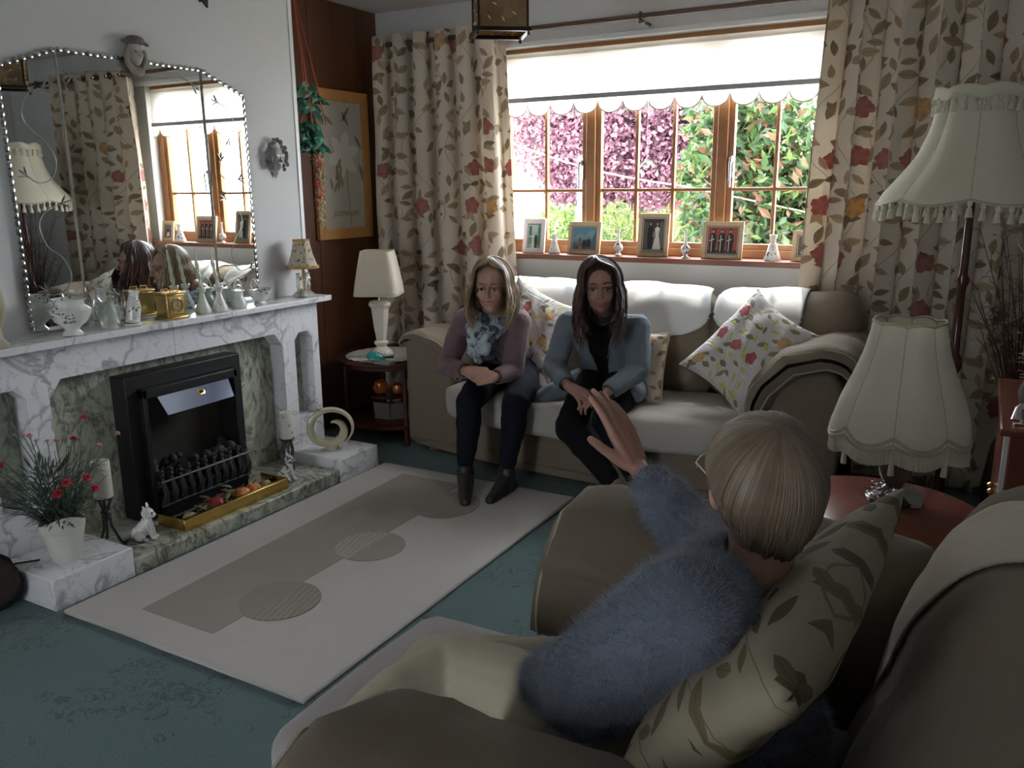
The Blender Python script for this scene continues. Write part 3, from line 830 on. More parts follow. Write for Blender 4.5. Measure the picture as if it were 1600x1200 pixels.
# plastic-wrapped jug pair
CEL = newmat('cellophane'); o_ = E.nt.nodes['Material Output']; tr = E.nt.nodes.new('ShaderNodeBsdfTransparent'); gg_ = E.nt.nodes.new('ShaderNodeBsdfGlossy'); gg_.inputs[1].default_value = .08
ms = E.nt.nodes.new('ShaderNodeMixShader'); fq = noise_t(coord(), 35, 4, .6, 1.5); E.nt.links.new((fq * .55).k, ms.inputs[0]); E.nt.links.new(tr.outputs[0], ms.inputs[1]); E.nt.links.new(gg_.outputs[0], ms.inputs[2]); E.nt.links.new(ms.outputs[0], o_.inputs[0]); CEL = CEL[0]
yj = 2.125
jt = thing('wrapped_china_jug', 'pale green china jug wrapped in clear cellophane on the mantel', 'jug', (-3.06, yj, MZ))
G().lathe([(.030, 0), (.033, .006), (.036, .04), (.034, .08), (.026, .10), (.028, .112), (.024, .112), (.022, .1), (.02, .02)], (-3.06, yj, MZ), 20).build('jug_body', CHG, jt)
G().tube([(-3.06, yj + .03, MZ + .09), (-3.06, yj + .055, MZ + .08), (-3.06, yj + .05, MZ + .04), (-3.06, yj + .035, MZ + .025)], .005, 6).build('jug_handle', CHG, jt)
def wrapf(u, v):
    a = 2 * PI * u; r = .044 + .02 * v + .006 * math.sin(a * 5 + v * 4) + .010 * nz((math.cos(a), math.sin(a), v * 3), 2)
    z = MZ + .002 + .15 * v + .02 * v * math.sin(a * 3)
    return (-3.06 + r * math.cos(a) * .9, yj + r * math.sin(a) * 1.05, z)
G().grid(wrapf, 40, 10, closeu=True).build('cellophane', CEL, jt)
jt2 = thing('china_jug', 'white flower-printed china vase leaning against the wrapped jug', 'vase', (-3.045, yj + .095, MZ))
Ml = Matrix.Translation((-3.05, yj + .10, MZ + .001)) @ Matrix.Rotation(R(-9), 4, 'X')
G().lathe([(.030, .006), (.034, .010), (.027, .02), (.030, .05), (.030, .08), (.020, .115), (.018, .13), (.024, .142), (.020, .142), (.014, .12), (.012, .03)], (0, 0, 0), 20, M=Ml).build('body', CH, jt2)
G().lathe([(.036, 0), (.038, .004), (.036, .008), (.002, .008)], (-3.05, yj + .10, MZ), 20).build('foot', CHP, jt2)
# carriage clock
ck = thing('carriage_clock', 'gold carriage clock with square dial on the mantel', 'clock', (-3.06, 2.42, MZ))
cx, cy = -3.055, 2.425; Rc = Matrix.Translation((cx, cy, MZ)) @ Matrix.Rotation(R(0), 4, 'Z')
def cb(a, b_, c, d, e, f, nm, mt, bv=.001): return G().box(a, b_, c, d, e, f, Rc).build(nm, mt, ck, bevel=bv)
cb(-.045, .045, -.055, .055, 0, .010, 'base', GOLD, .003); cb(-.038, .038, -.048, .048, .010, .106, 'case', GOLD, .003); cb(-.043, .043, -.053, .053, .106, .116, 'top_plate', GOLD, .003)
DIAL = plain('gilt_dial', (.62, .48, .22), .3, .15, 20, metal=.7)
cb(.0385, .0405, -.036, .036, .022, .096, 'dial', DIAL)
Md = Rc @ Matrix.Translation((.041, 0, .06)) @ Matrix.Rotation(R(90), 4, 'Y')
G().lathe([(.031, 0), (.033, .002), (.030, .0035), (.029, 0)], (0, 0, 0), 28, M=Md, cap=False).build('dial_ring', GOLD, ck)
for k in range(12):
    a = R(30 * k); G().box(.0411, .0422, math.sin(a) * .024 - .0012, math.sin(a) * .024 + .0012, .06 + math.cos(a) * .024 - .004, .06 + math.cos(a) * .024 + .004, Rc).build('hour_mark', BLK, ck, smooth=False)
G().tube([Rc @ Vector((.043, 0, .06)), Rc @ Vector((.043, .004, .08))], .001, 5).build('clock_hand', BLK, ck)
G().tube([Rc @ Vector((.043, 0, .06)), Rc @ Vector((.043, .012, .052))], .0013, 5).build('clock_hand', BLK, ck)
for s in (-1, 1):
    G().tube([Rc @ Vector((0, s * .025 - .018, .116)), Rc @ Vector((0, s * .025 - .016, .130)), Rc @ Vector((0, s * .025 + .016, .130)), Rc @ Vector((0, s * .025 + .018, .116))], .0035, 6).build('handle', GOLD, ck)
# two candlesticks with twisted candles
def cstick(y, x, mat, candle, lab, lean):
    t = thing('candlestick', lab, 'candlestick', (x, y, MZ), 'china candlesticks on the mantel')
    G().lathe([(.034, 0), (.036, .006), (.033, .022), (.022, .048), (.014, .07), (.012, .09), (.019, .10), (.021, .112), (.017, .115), (.011, .105)], (x, y, MZ), 20, fn=lambda a, j, r: (r * (1 + .04 * math.cos(6 * a)), 0)).build('stick', mat, t)
    pts = [(x + lean[0] * k / 20, y + lean[1] * k / 20, MZ + .105 + .175 * k / 20) for k in range(21)]
    g = G(); n = 8; vs = []
    for i, p in enumerate(pts):
        for k in range(n):
            a = 2 * PI * k / n + i * .55; r = .0085 * (1 + .28 * math.cos(2 * (a - i * .55))) * (1 - .45 * (i / 20) ** 3)
            vs.append((p[0] + r * math.cos(a), p[1] + r * math.sin(a), p[2]))
    g.add(vs, [(i * n + k, i * n + (k + 1) % n, (i + 1) * n + (k + 1) % n, (i + 1) * n + k) for i in range(20) for k in range(n)] + [tuple(20 * n + k for k in range(n))])
    g.build('twisted_candle', candle, t)
    G().tube([pts[-1], (pts[-1][0], pts[-1][1], pts[-1][2] + .008)], .001, 4).build('wick', BLK, t)
WAXG = plain('green_wax', (.55, .60, .45), .4); WAXC = plain('cream_wax', (.66, .60, .50), .4)
cstick(2.605, -3.065, CHG, WAXG, 'green-tinted china candlestick with a twisted green candle beside the clock', (0, -.02))
cstick(2.685, -3.045, CH, WAXC, 'white faceted china candlestick with a twisted cream candle', (0, -.03))
bk = thing('china_basket', 'pale green china basket with a hoop handle on the mantel', 'basket', (-3.05, 2.81, MZ))
G().lathe([(.034, 0), (.038, .01), (.036, .03), (.022, .055), (.024, .075), (.030, .082), (.026, .082), (.02, .07), (.018, .05), (.03, .02)], (-3.05, 2.805, MZ), 24).build('body', CHG, bk)
G().tube([(-3.05, 2.805 + .027 * math.cos(a), MZ + .08 + .05 * math.sin(a)) for a in [PI * k / 12 for k in range(13)]], .004, 6).build('hoop_handle', CHG, bk)
jg = thing('china_sauce_boat', 'white flower-printed china boat with a tall loop handle on the mantel', 'dish', (-3.05, 2.94, MZ))
G().lathe([(.026, 0), (.028, .006), (.020, .014), (.034, .03), (.050, .055), (.053, .066), (.049, .066), (.03, .03), (.001, .02)], (-3.05, 2.94, MZ), 28, fn=lambda a, j, r: (r * (1 + .22 * abs(math.sin(a)) ** 2), .012 * math.sin(a) ** 2 if j > 3 else 0)).build('body', CH, jg)
G().tube([(-3.05, 2.90, MZ + .06), (-3.05, 2.885, MZ + .10), (-3.05, 2.90, MZ + .125), (-3.05, 2.93, MZ + .10), (-3.05, 2.945, MZ + .07)], .004, 6).build('loop_handle', CHP, jg)
# small lamp with cherub base
lm = thing('table_lamp', 'small cherub-based lamp with floral shade at the far end of the mantel', 'lamp', (-3.08, 3.27, MZ))
lx, ly = -3.07, 3.27
PEWT = plain('pearly_pewter', (.62, .60, .56), .22, .25, 30, metal=.6)
G().lathe([(.055, 0), (.058, .008), (.05, .018), (.036, .028), (.03, .034)], (lx, ly, MZ), 24, fn=lambda a, j, r: (r * (1 + .08 * math.cos(7 * a)), .004 * math.sin(5 * a))).build('rocky_base', PEWT, lm)
G().tube([(lx, ly, MZ + .03), (lx, ly, MZ + .17)], .008, 8).build('stem', GOLD, lm)
for a in (-1.9, -.2, 1.5):
    g = G(); c = Vector((lx + .028 * math.cos(a), ly + .034 * math.sin(a), MZ + .03)); s = Vector((math.cos(a + 1.57), math.sin(a + 1.57), 0)); o2 = Vector((math.cos(a), math.sin(a), 0))
    g.cap(c - s * .006, .005, c + Vector((0, 0, .03)) - s * .004, .008).cap(c + s * .01, .005, c + Vector((0, 0, .03)) + s * .004, .008)
    g.cap(c + Vector((0, 0, .032)), .010, c + Vector((0, 0, .062)), .009).ell(c + Vector((0, 0, .083)), .0105, 10)
    g.cap(c + Vector((0, 0, .068)) + s * .008, .004, c + Vector((0, 0, .095)) + s * .02, .003).cap(c + Vector((0, 0, .068)) - s * .008, .004, c + Vector((0, 0, .058)) - s * .02 - o2 * .004, .003)
    for q in (-1, 1): g.ell(c + Vector((0, 0, .066)) - o2 * .008 + s * q * .012, (.006, .011, .012), 8)
    remesh(g, 'cherub', PEWT, lm, .0022, 2)
SH1 = floral('lamp_floral', (.66, .60, .48), leaf=(.22, .17, .12), red=(.3, .2, .17), orange=(.4, .3, .2), k=3.2, transl=.35, dens=.6)
def shade(t, c, prof, n, panels, mat, scal=.0, edge_mat=None, depth=.04, name='lamp_shade', uvk=1.0, ew=.006, topscal=0):
    """bell shade: prof [(r,z)], panels bowed between ribs, hem scalloped"""
    N = len(prof)
    def f(u, v):
        a = 2 * PI * u; j = v * (N - 1); i = min(int(j), N - 2); q = j - i
        r = prof[i][0] * (1 - q) + prof[i + 1][0] * q; z = prof[i][1] * (1 - q) + prof[i + 1][1] * q
        k = (u * panels) % 1; bow = abs(math.sin(PI * k))
        r *= (1 - depth * (1 - bow))
        z += -scal * bow * max(0, 1 - v * 3) + topscal * bow * max(0, v * 3 - 2)
        return (c[0] + r * math.cos(a), c[1] + r * math.sin(a), c[2] + z)
    nv = 24
    g = G().grid(f, n, nv, uvf=lambda i, j: (i / n * 2 * PI * prof[0][0] * uvk, j / nv * (prof[-1][1] - prof[0][1]) * 1.1), closeu=True)
    g.build(name, mat, t, solid=.002)
    if edge_mat:
        for v in (0, 1):
            G().tube([f(i / n, v) for i in range(n + 1)], ew, 6, cap=False).build('braid', edge_mat, t)
    return f
ORB = plain('orange_braid', (.50, .28, .10), .7, .3, 60, .5, 80)
shade(lm, (lx, ly, MZ), [(.079, .158), (.066, .19), (.052, .235), (.044, .272), (.042, .29)], 48, 8, SH1, .006, ORB, .06, ew=.005)
fb = G()
for i in range(60):
    a = 2 * PI * i / 60; fb.tube([(lx + .079 * math.cos(a), ly + .079 * math.sin(a), MZ + .16), (lx + .08 * math.cos(a), ly + .08 * math.sin(a), MZ + .146)], .0042, 5)
fb.build('fringe', ORB, lm)
# ---- masks on the chimney breast
def mask(name, lab, c, s, skinm, trim, kind):
    """face in YZ plane looking along +X"""
    t = thing(name, lab, 'mask', c); c = Vector(c)
    g = G(); q = lambda x, y, z: c + Vector((x, y, z)) * s
    g.ell(q(.0, 0, 0), (.40 * s, .42 * s, .55 * s), 20).ell(q(.05, 0, -.33), (.33 * s, .24 * s, .25 * s), 14)
    g.cap(q(.36, 0, .08), .05 * s, q(.47, 0, -.14), .085 * s).cap(q(.34, -.2, .14), .05 * s, q(.36, -.04, .12), .04 * s).cap(q(.34, .2, .14), .05 * s, q(.36, .04, .12), .04 * s)
    g.ell(q(.36, 0, -.28), (.06 * s, .11 * s, .035 * s), 10).ell(q(.36, 0, -.34), (.05 * s, .09 * s, .03 * s), 10)
    remesh(g, 'face', skinm, t, .012 * s / .35 * .5, 2)
    for sgn in (-1, 1): G().ell(q(.355, sgn * .17, .04), (.04 * s, .09 * s, .035 * s), 10).build('eye', trim[1], t)
    if kind == 'rosettes':
        r_ = random.Random(3)
        for i in range(26):
            a = PI * (-.28 + 1.56 * i / 25); rad = .60 + .10 * (i % 2) + (.10 if .3 < a / PI < .7 else 0)
            p = q(.12 + .06 * (i % 3), -math.cos(a) * rad * .92, math.sin(a) * rad + .05); g = G()
            for k in range(5):
                b_ = 2 * PI * k / 5; g.ell(p + Vector((0, math.cos(b_), math.sin(b_))) * .06 * s, (.05 * s, .065 * s, .065 * s), 7)
            g.ell(p + Vector((.05 * s, 0, 0)), .05 * s, 7); g.build('rosette', trim[0], t)
        G().lathe([(.001, -.95 * s), (.07 * s, -.82 * s), (.16 * s, -.6 * s)], tuple(c), 10).build('point', skinm, t)
    else:
        g = G()
        def hat(u, v):
            a = 2 * PI * u; r = .62 - .1 * v; pk = .20 * abs(math.cos(1.5 * (a))) ** 3
            return q(.12 + .5 * r * math.cos(a) * .5, r * 1.05 * math.sin(a) * (1 + .2 * (1 - v)), .24 + .38 * v + pk * (1 - v) + .15 * abs(math.sin(a)) * (1 - v))
        g.grid(hat, 30, 6, closeu=True).ell(q(.14, 0, .60), (.26 * s, .52 * s, .22 * s), 14)
        g.build('tricorn_hat', trim[0], t)
        g = G()
        for sgn in (-1, 1):
            g.cap(q(.1, sgn * .48, .1), .13 * s, q(.1, sgn * .50, -.45), .15 * s); g.cap(q(.1, sgn * .42, -.5), .14 * s, q(.12, sgn * .10, -.92), .16 * s)
        g.ell(q(.12, 0, -.85), (.2 * s, .4 * s, .25 * s)); remesh(g, 'drape', trim[2], t, .006, 2, disp=lambda p, n: .004 * nz(p, 40))
    return t
PEW = plain('dark_pewter', (.20, .19, .19), .3, .35, 30, metal=.8)
mask('wall_mask', 'pewter mask with a rosette headdress on the white wall right of the mirror', (XB + .012, 3.215, 1.612), .105, plain('pewter_face', (.46, .45, .44), .35, .2, metal=.6), (PEW, PEW), 'rosettes')
mask('wall_mask', 'painted mask with a tricorn hat above the middle of the mirror', (XB + .03, 2.44, 2.01), .085, plain('painted_face', (.40, .37, .32), .5, .35, 30), (plain('hat_paint', (.10, .09, .08), .5, .6, 30), PEW, plain('ochre_drape', (.27, .22, .17), .6, .3, 25)), 'hat')
# fragment of a dark ornament at the top edge
t = thing('wall_plaque', 'dark wall ornament whose lower points show at the top edge of the picture', 'ornament', (XB, 2.84, 2.3))
G().prism([(2.79, 2.33), (2.83, 2.275), (2.835, 2.29), (2.87, 2.258), (2.875, 2.33), (2.86, 2.40), (2.80, 2.40)], YZ, XB, XB + .012).build('plate', BLK, t, bevel=.003)

# ---- framed botanical print on the alcove wall
OAK = wood('orange_pine_frame', (.42, .19, .05), (.60, .31, .10), .4, (3, 3, 1), 6)
PAP = plain('aged_paper', (.44, .42, .36), .8, .08, 5)
pc = thing('framed_print', 'orange pine framed lily print on the dark alcove wall', 'picture', (XA, 4.08, 1.57))
X0 = XA + .012; ya, yb, za, zb = 3.80, 4.30, 1.165, 2.03; fwid = .062
for poly in ([(ya, za), (yb, za), (yb - fwid, za + fwid), (ya + fwid, za + fwid)], [(ya, zb), (yb, zb), (yb - fwid, zb - fwid), (ya + fwid, zb - fwid)],
             [(ya, za), (ya + fwid, za + fwid), (ya + fwid, zb - fwid), (ya, zb)], [(yb, za), (yb - fwid, za + fwid), (yb - fwid, zb - fwid), (yb, zb)]):
    G().prism(poly, YZ, X0 - .01, X0 + .016).build('frame_side', OAK, pc, bevel=.002)
G().box(X0 - .01, X0 + .002, ya + fwid - .005, yb - fwid + .005, za + fwid - .005, zb - fwid + .005).build('paper', PAP, pc, smooth=False)
g = G(); g.m = 0
def petal2(g, cy, cz, a, L, W, x):
    n = 10; pts = []
    for k in range(n + 1): pts.append((L * k / n, W * math.sin(PI * k / n) ** .8))
    for k in range(n - 1, 0, -1): pts.append((L * k / n, -W * math.sin(PI * k / n) ** .8))
    ca, sa = math.cos(a), math.sin(a)
    g.prism([(cy + ca * p - sa * q, cz + sa * p + ca * q) for p, q in pts], YZ, x, x + .0006)
PW = plain('print_white', (.56, .55, .51), .8, .06, 8); PGR = plain('print_green', (.20, .20, .15), .8, .2); PBR = plain('print_brown', (.25, .19, .13), .8, .3, 20)
for k in range(6): petal2(g, 4.06, 1.66, k * PI / 3 + .3, .15, .038, X0 + .002 + .0004 * k)
g.m = 1
for (y, z, a, L, W) in ((4.12, 1.83, 2.2, .10, .012), (4.06, 1.85, .9, .12, .010), (3.98, 1.83, 2.6, .11, .013), (4.20, 1.62, -1.2, .16, .016), (3.95, 1.45, 1.8, .08, .01), (4.17, 1.78, -.9, .10, .014)): petal2(g, y, z, a, L, W, X0 + .0022)
g.prism([(4.075, 1.62), (4.082, 1.62), (4.11, 1.235), (4.105, 1.235)], YZ, X0 + .002, X0 + .0025)
g.m = 2
for k in range(9): petal2(g, 3.99 + .02 * (k % 3), 1.50 + .018 * k, 4.3 + .25 * (k % 4), .07, .010, X0 + .0045 + .0001 * k)
g.build('printed_lily', [PW, PGR, PBR], pc, smooth=False)
def text(s, name, mat, M, size, parent, ext=.0003, shear=.3):
    cu = bpy.data.curves.new('t', 'FONT'); cu.body = s; cu.size = size; cu.extrude = ext; cu.shear = shear; cu.align_x = 'CENTER'
    o = bpy.data.objects.new('t', cu); COL.objects.link(o); dg = bpy.context.evaluated_depsgraph_get(); dg.update()
    me = bpy.data.meshes.new_from_object(o.evaluated_get(dg)); bpy.data.objects.remove(o)
    me.transform(M); me.materials.clear(); me.materials.append(mat); n = bpy.data.objects.new(name, me); COL.objects.link(n); attach(n, parent); return n
Mt = Matrix.Translation((X0 + .003, 4.06, 1.30)) @ Matrix(((0, 0, 1, 0), (1, 0, 0, 0), (0, 1, 0, 0), (0, 0, 0, 1)))
text('Jasminum', 'lettering', PBR, Mt, .062, pc)

# ---- hanging plant: macrame cords, artificial leaves, strings of small shells and red ribbon
hp_ = thing('hanging_basket', 'red cord hanger with green artificial leaves and dried flowers at the chimney corner', 'hanging plant', (-3.24, 3.58, 1.78))
REDC = plain('red_cord', (.42, .09, .04), .8, .3, 40)
top = Vector((-3.23, 3.48, 2.50))
for i, (y, x) in enumerate(((3.50, -3.30), (3.66, -3.20), (3.52, -3.17), (3.60, -3.27))):
    b_ = Vector((x, y, 1.80)); G().tube([top.lerp(b_, k / 8) + Vector((0, .01 * math.sin(PI * k / 8), 0)) for k in range(9)], .0035, 6).build('cord', REDC, hp_)
DG = [plain('silk_leaf_dark', (.012, .085, .05), .5, .3), plain('silk_leaf_mid', (.03, .17, .10), .5, .3), plain('silk_leaf_pale', (.22, .40, .28), .5, .3)]
for i in range(96):
    g = G(); a = rr.uniform(0, 6.28); low = i > 36
    c = Vector((-3.235 + rr.uniform(-.03, .03), 3.57 + rr.uniform(-.06, .07), (1.745 + rr.uniform(-.06, .07)) if low else (1.93 + rr.uniform(-.08, .07))))
    if not low: c.y += (1.93 - c.z) * .5
    leafshape(g, c, (math.cos(a) * .6 + .4, math.sin(a), rr.uniform(-.9, .5) - (.4 if low else 0)), (1, rr.uniform(-.4, .4), .5), rr.uniform(.05, .085), .022, .3)
    g.build('leaf', DG[rr.choice([0, 0, 1, 1, 2]) if not low else rr.choice([0, 1])], hp_, solid=.0008)
G().tube([(-3.24, 3.55, 1.95), (-3.23, 3.60, 1.85), (-3.25, 3.66, 1.74), (-3.22, 3.68, 1.66)], .006, 6).tube([(-3.24, 3.55, 1.9), (-3.25, 3.5, 1.8), (-3.23, 3.53, 1.72)], .005, 6).build('twig', BARK, hp_)
DF = plain('dried_cream_petals', (.52, .44, .30), .8, .3)
for i in range(60):
    z = 1.67 - .0070 * i; g = G(); w_ = .028 * (1 - i / 90)
    c = Vector((-3.225 + rr.uniform(-w_, w_), 3.615 + rr.uniform(-w_, w_), z)); a = rr.uniform(0, 6.28)
    for k in range(3): leafshape(g, c, (math.cos(a + 2.1 * k), math.sin(a + 2.1 * k), rr.uniform(-.8, .3)), (0, 0, 1), .026, .008, .3, 3)
    g.build('dried_flower', DF, hp_, solid=.0008)
G().grid(lambda u, v: (-3.215 + .012 * math.sin(v * 9), 3.575 + .035 * u + .01 * math.sin(v * 5), 1.67 - .26 * v), 4, 20).build('red_ribbon', plain('red_ribbon', (.22, .015, .01), .5, .2), hp_, solid=.001)

# ---- corner table: two-tier mahogany demi-lune
MAH = wood('mahogany', (.035, .010, .006), (.085, .026, .014), .18, (2, 2, 2), 4)
tc = Vector((-3.02, 3.93, 0)); ra, rb2 = .33, .33
ct = thing('corner_table', 'round dark mahogany two-tier table in the corner beside the sofa', 'table', (tc.x, tc.y, 0))
def disc(z0, z1, r, nm): return G().lathe([(r - .012, z0), (r, z0 + .006), (r, z1 - .006), (r - .01, z1)], (tc.x, tc.y, 0), 40).build(nm, MAH, ct)
disc(.475, .50, .335, 'table_top'); disc(.10, .125, .31, 'lower_shelf'); 
G().lathe([(.30, .45), (.305, .475)], (tc.x, tc.y, 0), 40).build('apron', MAH, ct)
for k in range(4):
    a = PI / 4 + PI / 2 * k + .1 - PI / 2 * 0; x, y = tc.x + .285 * math.cos(a), tc.y + .285 * math.sin(a)
    G().lathe([(.016, 0), (.02, .02), (.012, .05), (.018, .10), (.018, .13), (.010, .16), (.016, .25), (.019, .30), (.011, .36), (.017, .42), (.018, .475)], (x, y, 0), 14).build('leg', MAH, ct)
LACE = plain('lace', (.62, .60, .56), .9, .15, 60, .8, 120)
def doily(name, lab, c, r, z, n=26, amp=.05):
    g = G()
    def f(u, v):
        a = 2 * PI * u; rr_ = r * v * (1 + amp * abs(math.sin(n / 2 * a)) * v)
        return (c[0] + rr_ * math.cos(a), c[1] + rr_ * math.sin(a), z + .0012 * math.sin(40 * v) + .0008 * math.sin(a * n))
    g.grid(f, n * 6, 14, closeu=True); o = g.build(name, LACE, None, solid=.002); return tag(recenter(o), lab, 'doily')
doily('lace_doily', 'cream lace doily on the round corner table', (tc.x + .01, tc.y - .06), .235, .503)
CER = plain('cream_ceramic', (.74, .69, .58), .25, .05, 5)
tl = thing('ceramic_table_lamp', 'cream faceted ceramic lamp with square tapered shade on the corner table', 'lamp', (-3.0, 3.84, .506))
lx2, ly2 = -2.995, 3.80
def sq(t, j, r):
    k = max(abs(math.cos(t)), abs(math.sin(t))); return (r / k ** .85 * .92, 0)
Mz = Matrix.Translation((lx2, ly2, .506)) @ Matrix.Rotation(R(38), 4, 'Z')
G().box(-.068, .068, -.068, .068, 0, .010, Mz).build('felted_foot', BLKG, tl, bevel=.002)
G().lathe([(.066, .010), (.066, .022), (.050, .045), (.030, .058), (.028, .066), (.040, .076), (.042, .086), (.028, .096), (.030, .115), (.040, .18), (.048, .26), (.050, .285), (.062, .300), (.064, .312), (.050, .325), (.02, .33)], (0, 0, 0), 8, fn=lambda t, j, r: (r * 1.08, 0), M=Mz @ Matrix.Rotation(R(22.5), 4, 'Z')).build('lamp_base', CER, tl, bevel=.002)
G().tube([(lx2, ly2, .83), (lx2, ly2, .90)], .008, 8).build('fitting', GOLD, tl)
SHC = fabric('cream_linen', (.86, .80, .68), .03, .45, .2)
zs = [(.128, .365), (.122, .42), (.108, .50), (.094, .575), (.086, .61)]
def sqf(u, v):
    j = v * 4; i = min(int(j), 3); q = j - i; r = zs[i][0] * (1 - q) + zs[i + 1][0] * q; z = zs[i][1] * (1 - q) + zs[i + 1][1] * q
    t = 2 * PI * u; c, s = math.cos(t), math.sin(t); p = 8.0; k = (abs(c) ** p + abs(s) ** p) ** (-1 / p)
    return Mz @ Matrix.Rotation(R(-12), 4, 'Z') @ Vector((r * k * c, r * k * s, z))
G().grid(sqf, 64, 13, closeu=True).build('lamp_shade', SHC, tl, solid=.002)
for v in (0, 1): G().tube([sqf(i / 64, v) for i in range(65)], .003, 5, cap=False).build('shade_rim', SHC, tl)
# teal spotted ornament and book on it
sh = thing('teal_shell_dish', 'small teal spotted shell-shaped dish on the corner table', 'dish', (-2.93, 3.66, .506))
Ms = Matrix.Translation((-2.945, 3.675, .512)) @ Matrix.Rotation(R(25), 4, 'Y') @ Matrix.Rotation(R(20), 4, 'Z')
TEAL, b = newmat('teal_spotted'); x_, y_, c_2 = None, None, None
vn = E.nt.nodes.new('ShaderNodeTexVoronoi'); vn.inputs['Scale'].default_value = 55; E.nt.links.new(coord(), vn.inputs['Vector'])
setp(b, Base_Color=mix((E(vn.outputs['Distance']) < .22), (.03, .26, .24), (.45, .6, .5)), Roughness=.15)
G().grid(lambda u, v: Ms @ Vector((.055 * math.cos(PI * (u * 1.1 - .05)) * (.15 + .85 * math.sin(PI * (.1 + .8 * v) / 1.15)), .075 * (v - .5), .042 * math.sin(PI * (u * 1.1 - .05)) * math.sin(PI * (.1 + .85 * v) / 1.1) + .002)), 22, 12).build('shell', TEAL, sh, solid=.003)
bk_ = G().box(-2.90, -2.79, 3.60, 3.66, .505, .522); o = bk_.build('silver_box', plain('dull_silver', (.25, .25, .25), .35, .1, metal=.5), None, bevel=.003); tag(recenter(o), 'small flat silver-grey box at the front edge of the corner table', 'box')
AMB = plain('amber_glass', (.50, .14, .03), .08, .2, 5, Transmission_Weight=.4)
# intermediate shelf with amber glass things
for i, (x, y, r) in enumerate(((-3.03, 3.80, .052), (-2.93, 3.84, .042))):
    pass
G().lathe([(.12, .255), (.125, .260), (.12, .268)], (tc.x + .01, tc.y - .06, 0), 24).build('small_tier', MAH, ct)
for k in range(3):
    a = 2 * PI * k / 3; G().tube([(tc.x + .01 + .06 * math.cos(a), tc.y - .06 + .06 * math.sin(a), .125), (tc.x + .01 + .1 * math.cos(a), tc.y - .06 + .1 * math.sin(a), .255)], .006, 6).build('tier_support', MAH, ct)
for (x, y, r, lab) in ((-3.04, 3.83, .046, 'larger round amber glass ornament under the corner table top'), (-2.945, 3.87, .036, 'smaller orange-red glass ornament under the corner table top')):
    o = G().lathe([(r * .4, 0), (r * .75, r * .2), (r, r * .9), (r * .8, r * 1.6), (r * .35, r * 1.9), (r * .3, r * 1.95), (.001, r * 1.95)], (x, y, .269), 20).build('glass_ornament', AMB, None); tag(recenter(o), lab, 'ornament')
# photo album / folded lace on the lower shelf
al = thing('photo_album', 'grey lace-covered album standing open on the lower shelf of the corner table', 'album', (-2.97, 3.82, .126))
for k, (a, lab) in enumerate(((-28, 'cover'), (28, 'cover'))):
    Mq = Matrix.Translation((-2.95, 3.80, .126)) @ Matrix.Rotation(R(a + 30), 4, 'Z') @ Matrix.Rotation(R(6), 4, 'X')
    s = 1 if k else -1
    G().box(0 if s > 0 else -.11, .11 if s > 0 else 0, -.008, .008, 0, .10, Mq).build('cover', plain('worn_grey_cover', (.16, .145, .125), .8, .35, 40, .5, 60), al, bevel=.003)

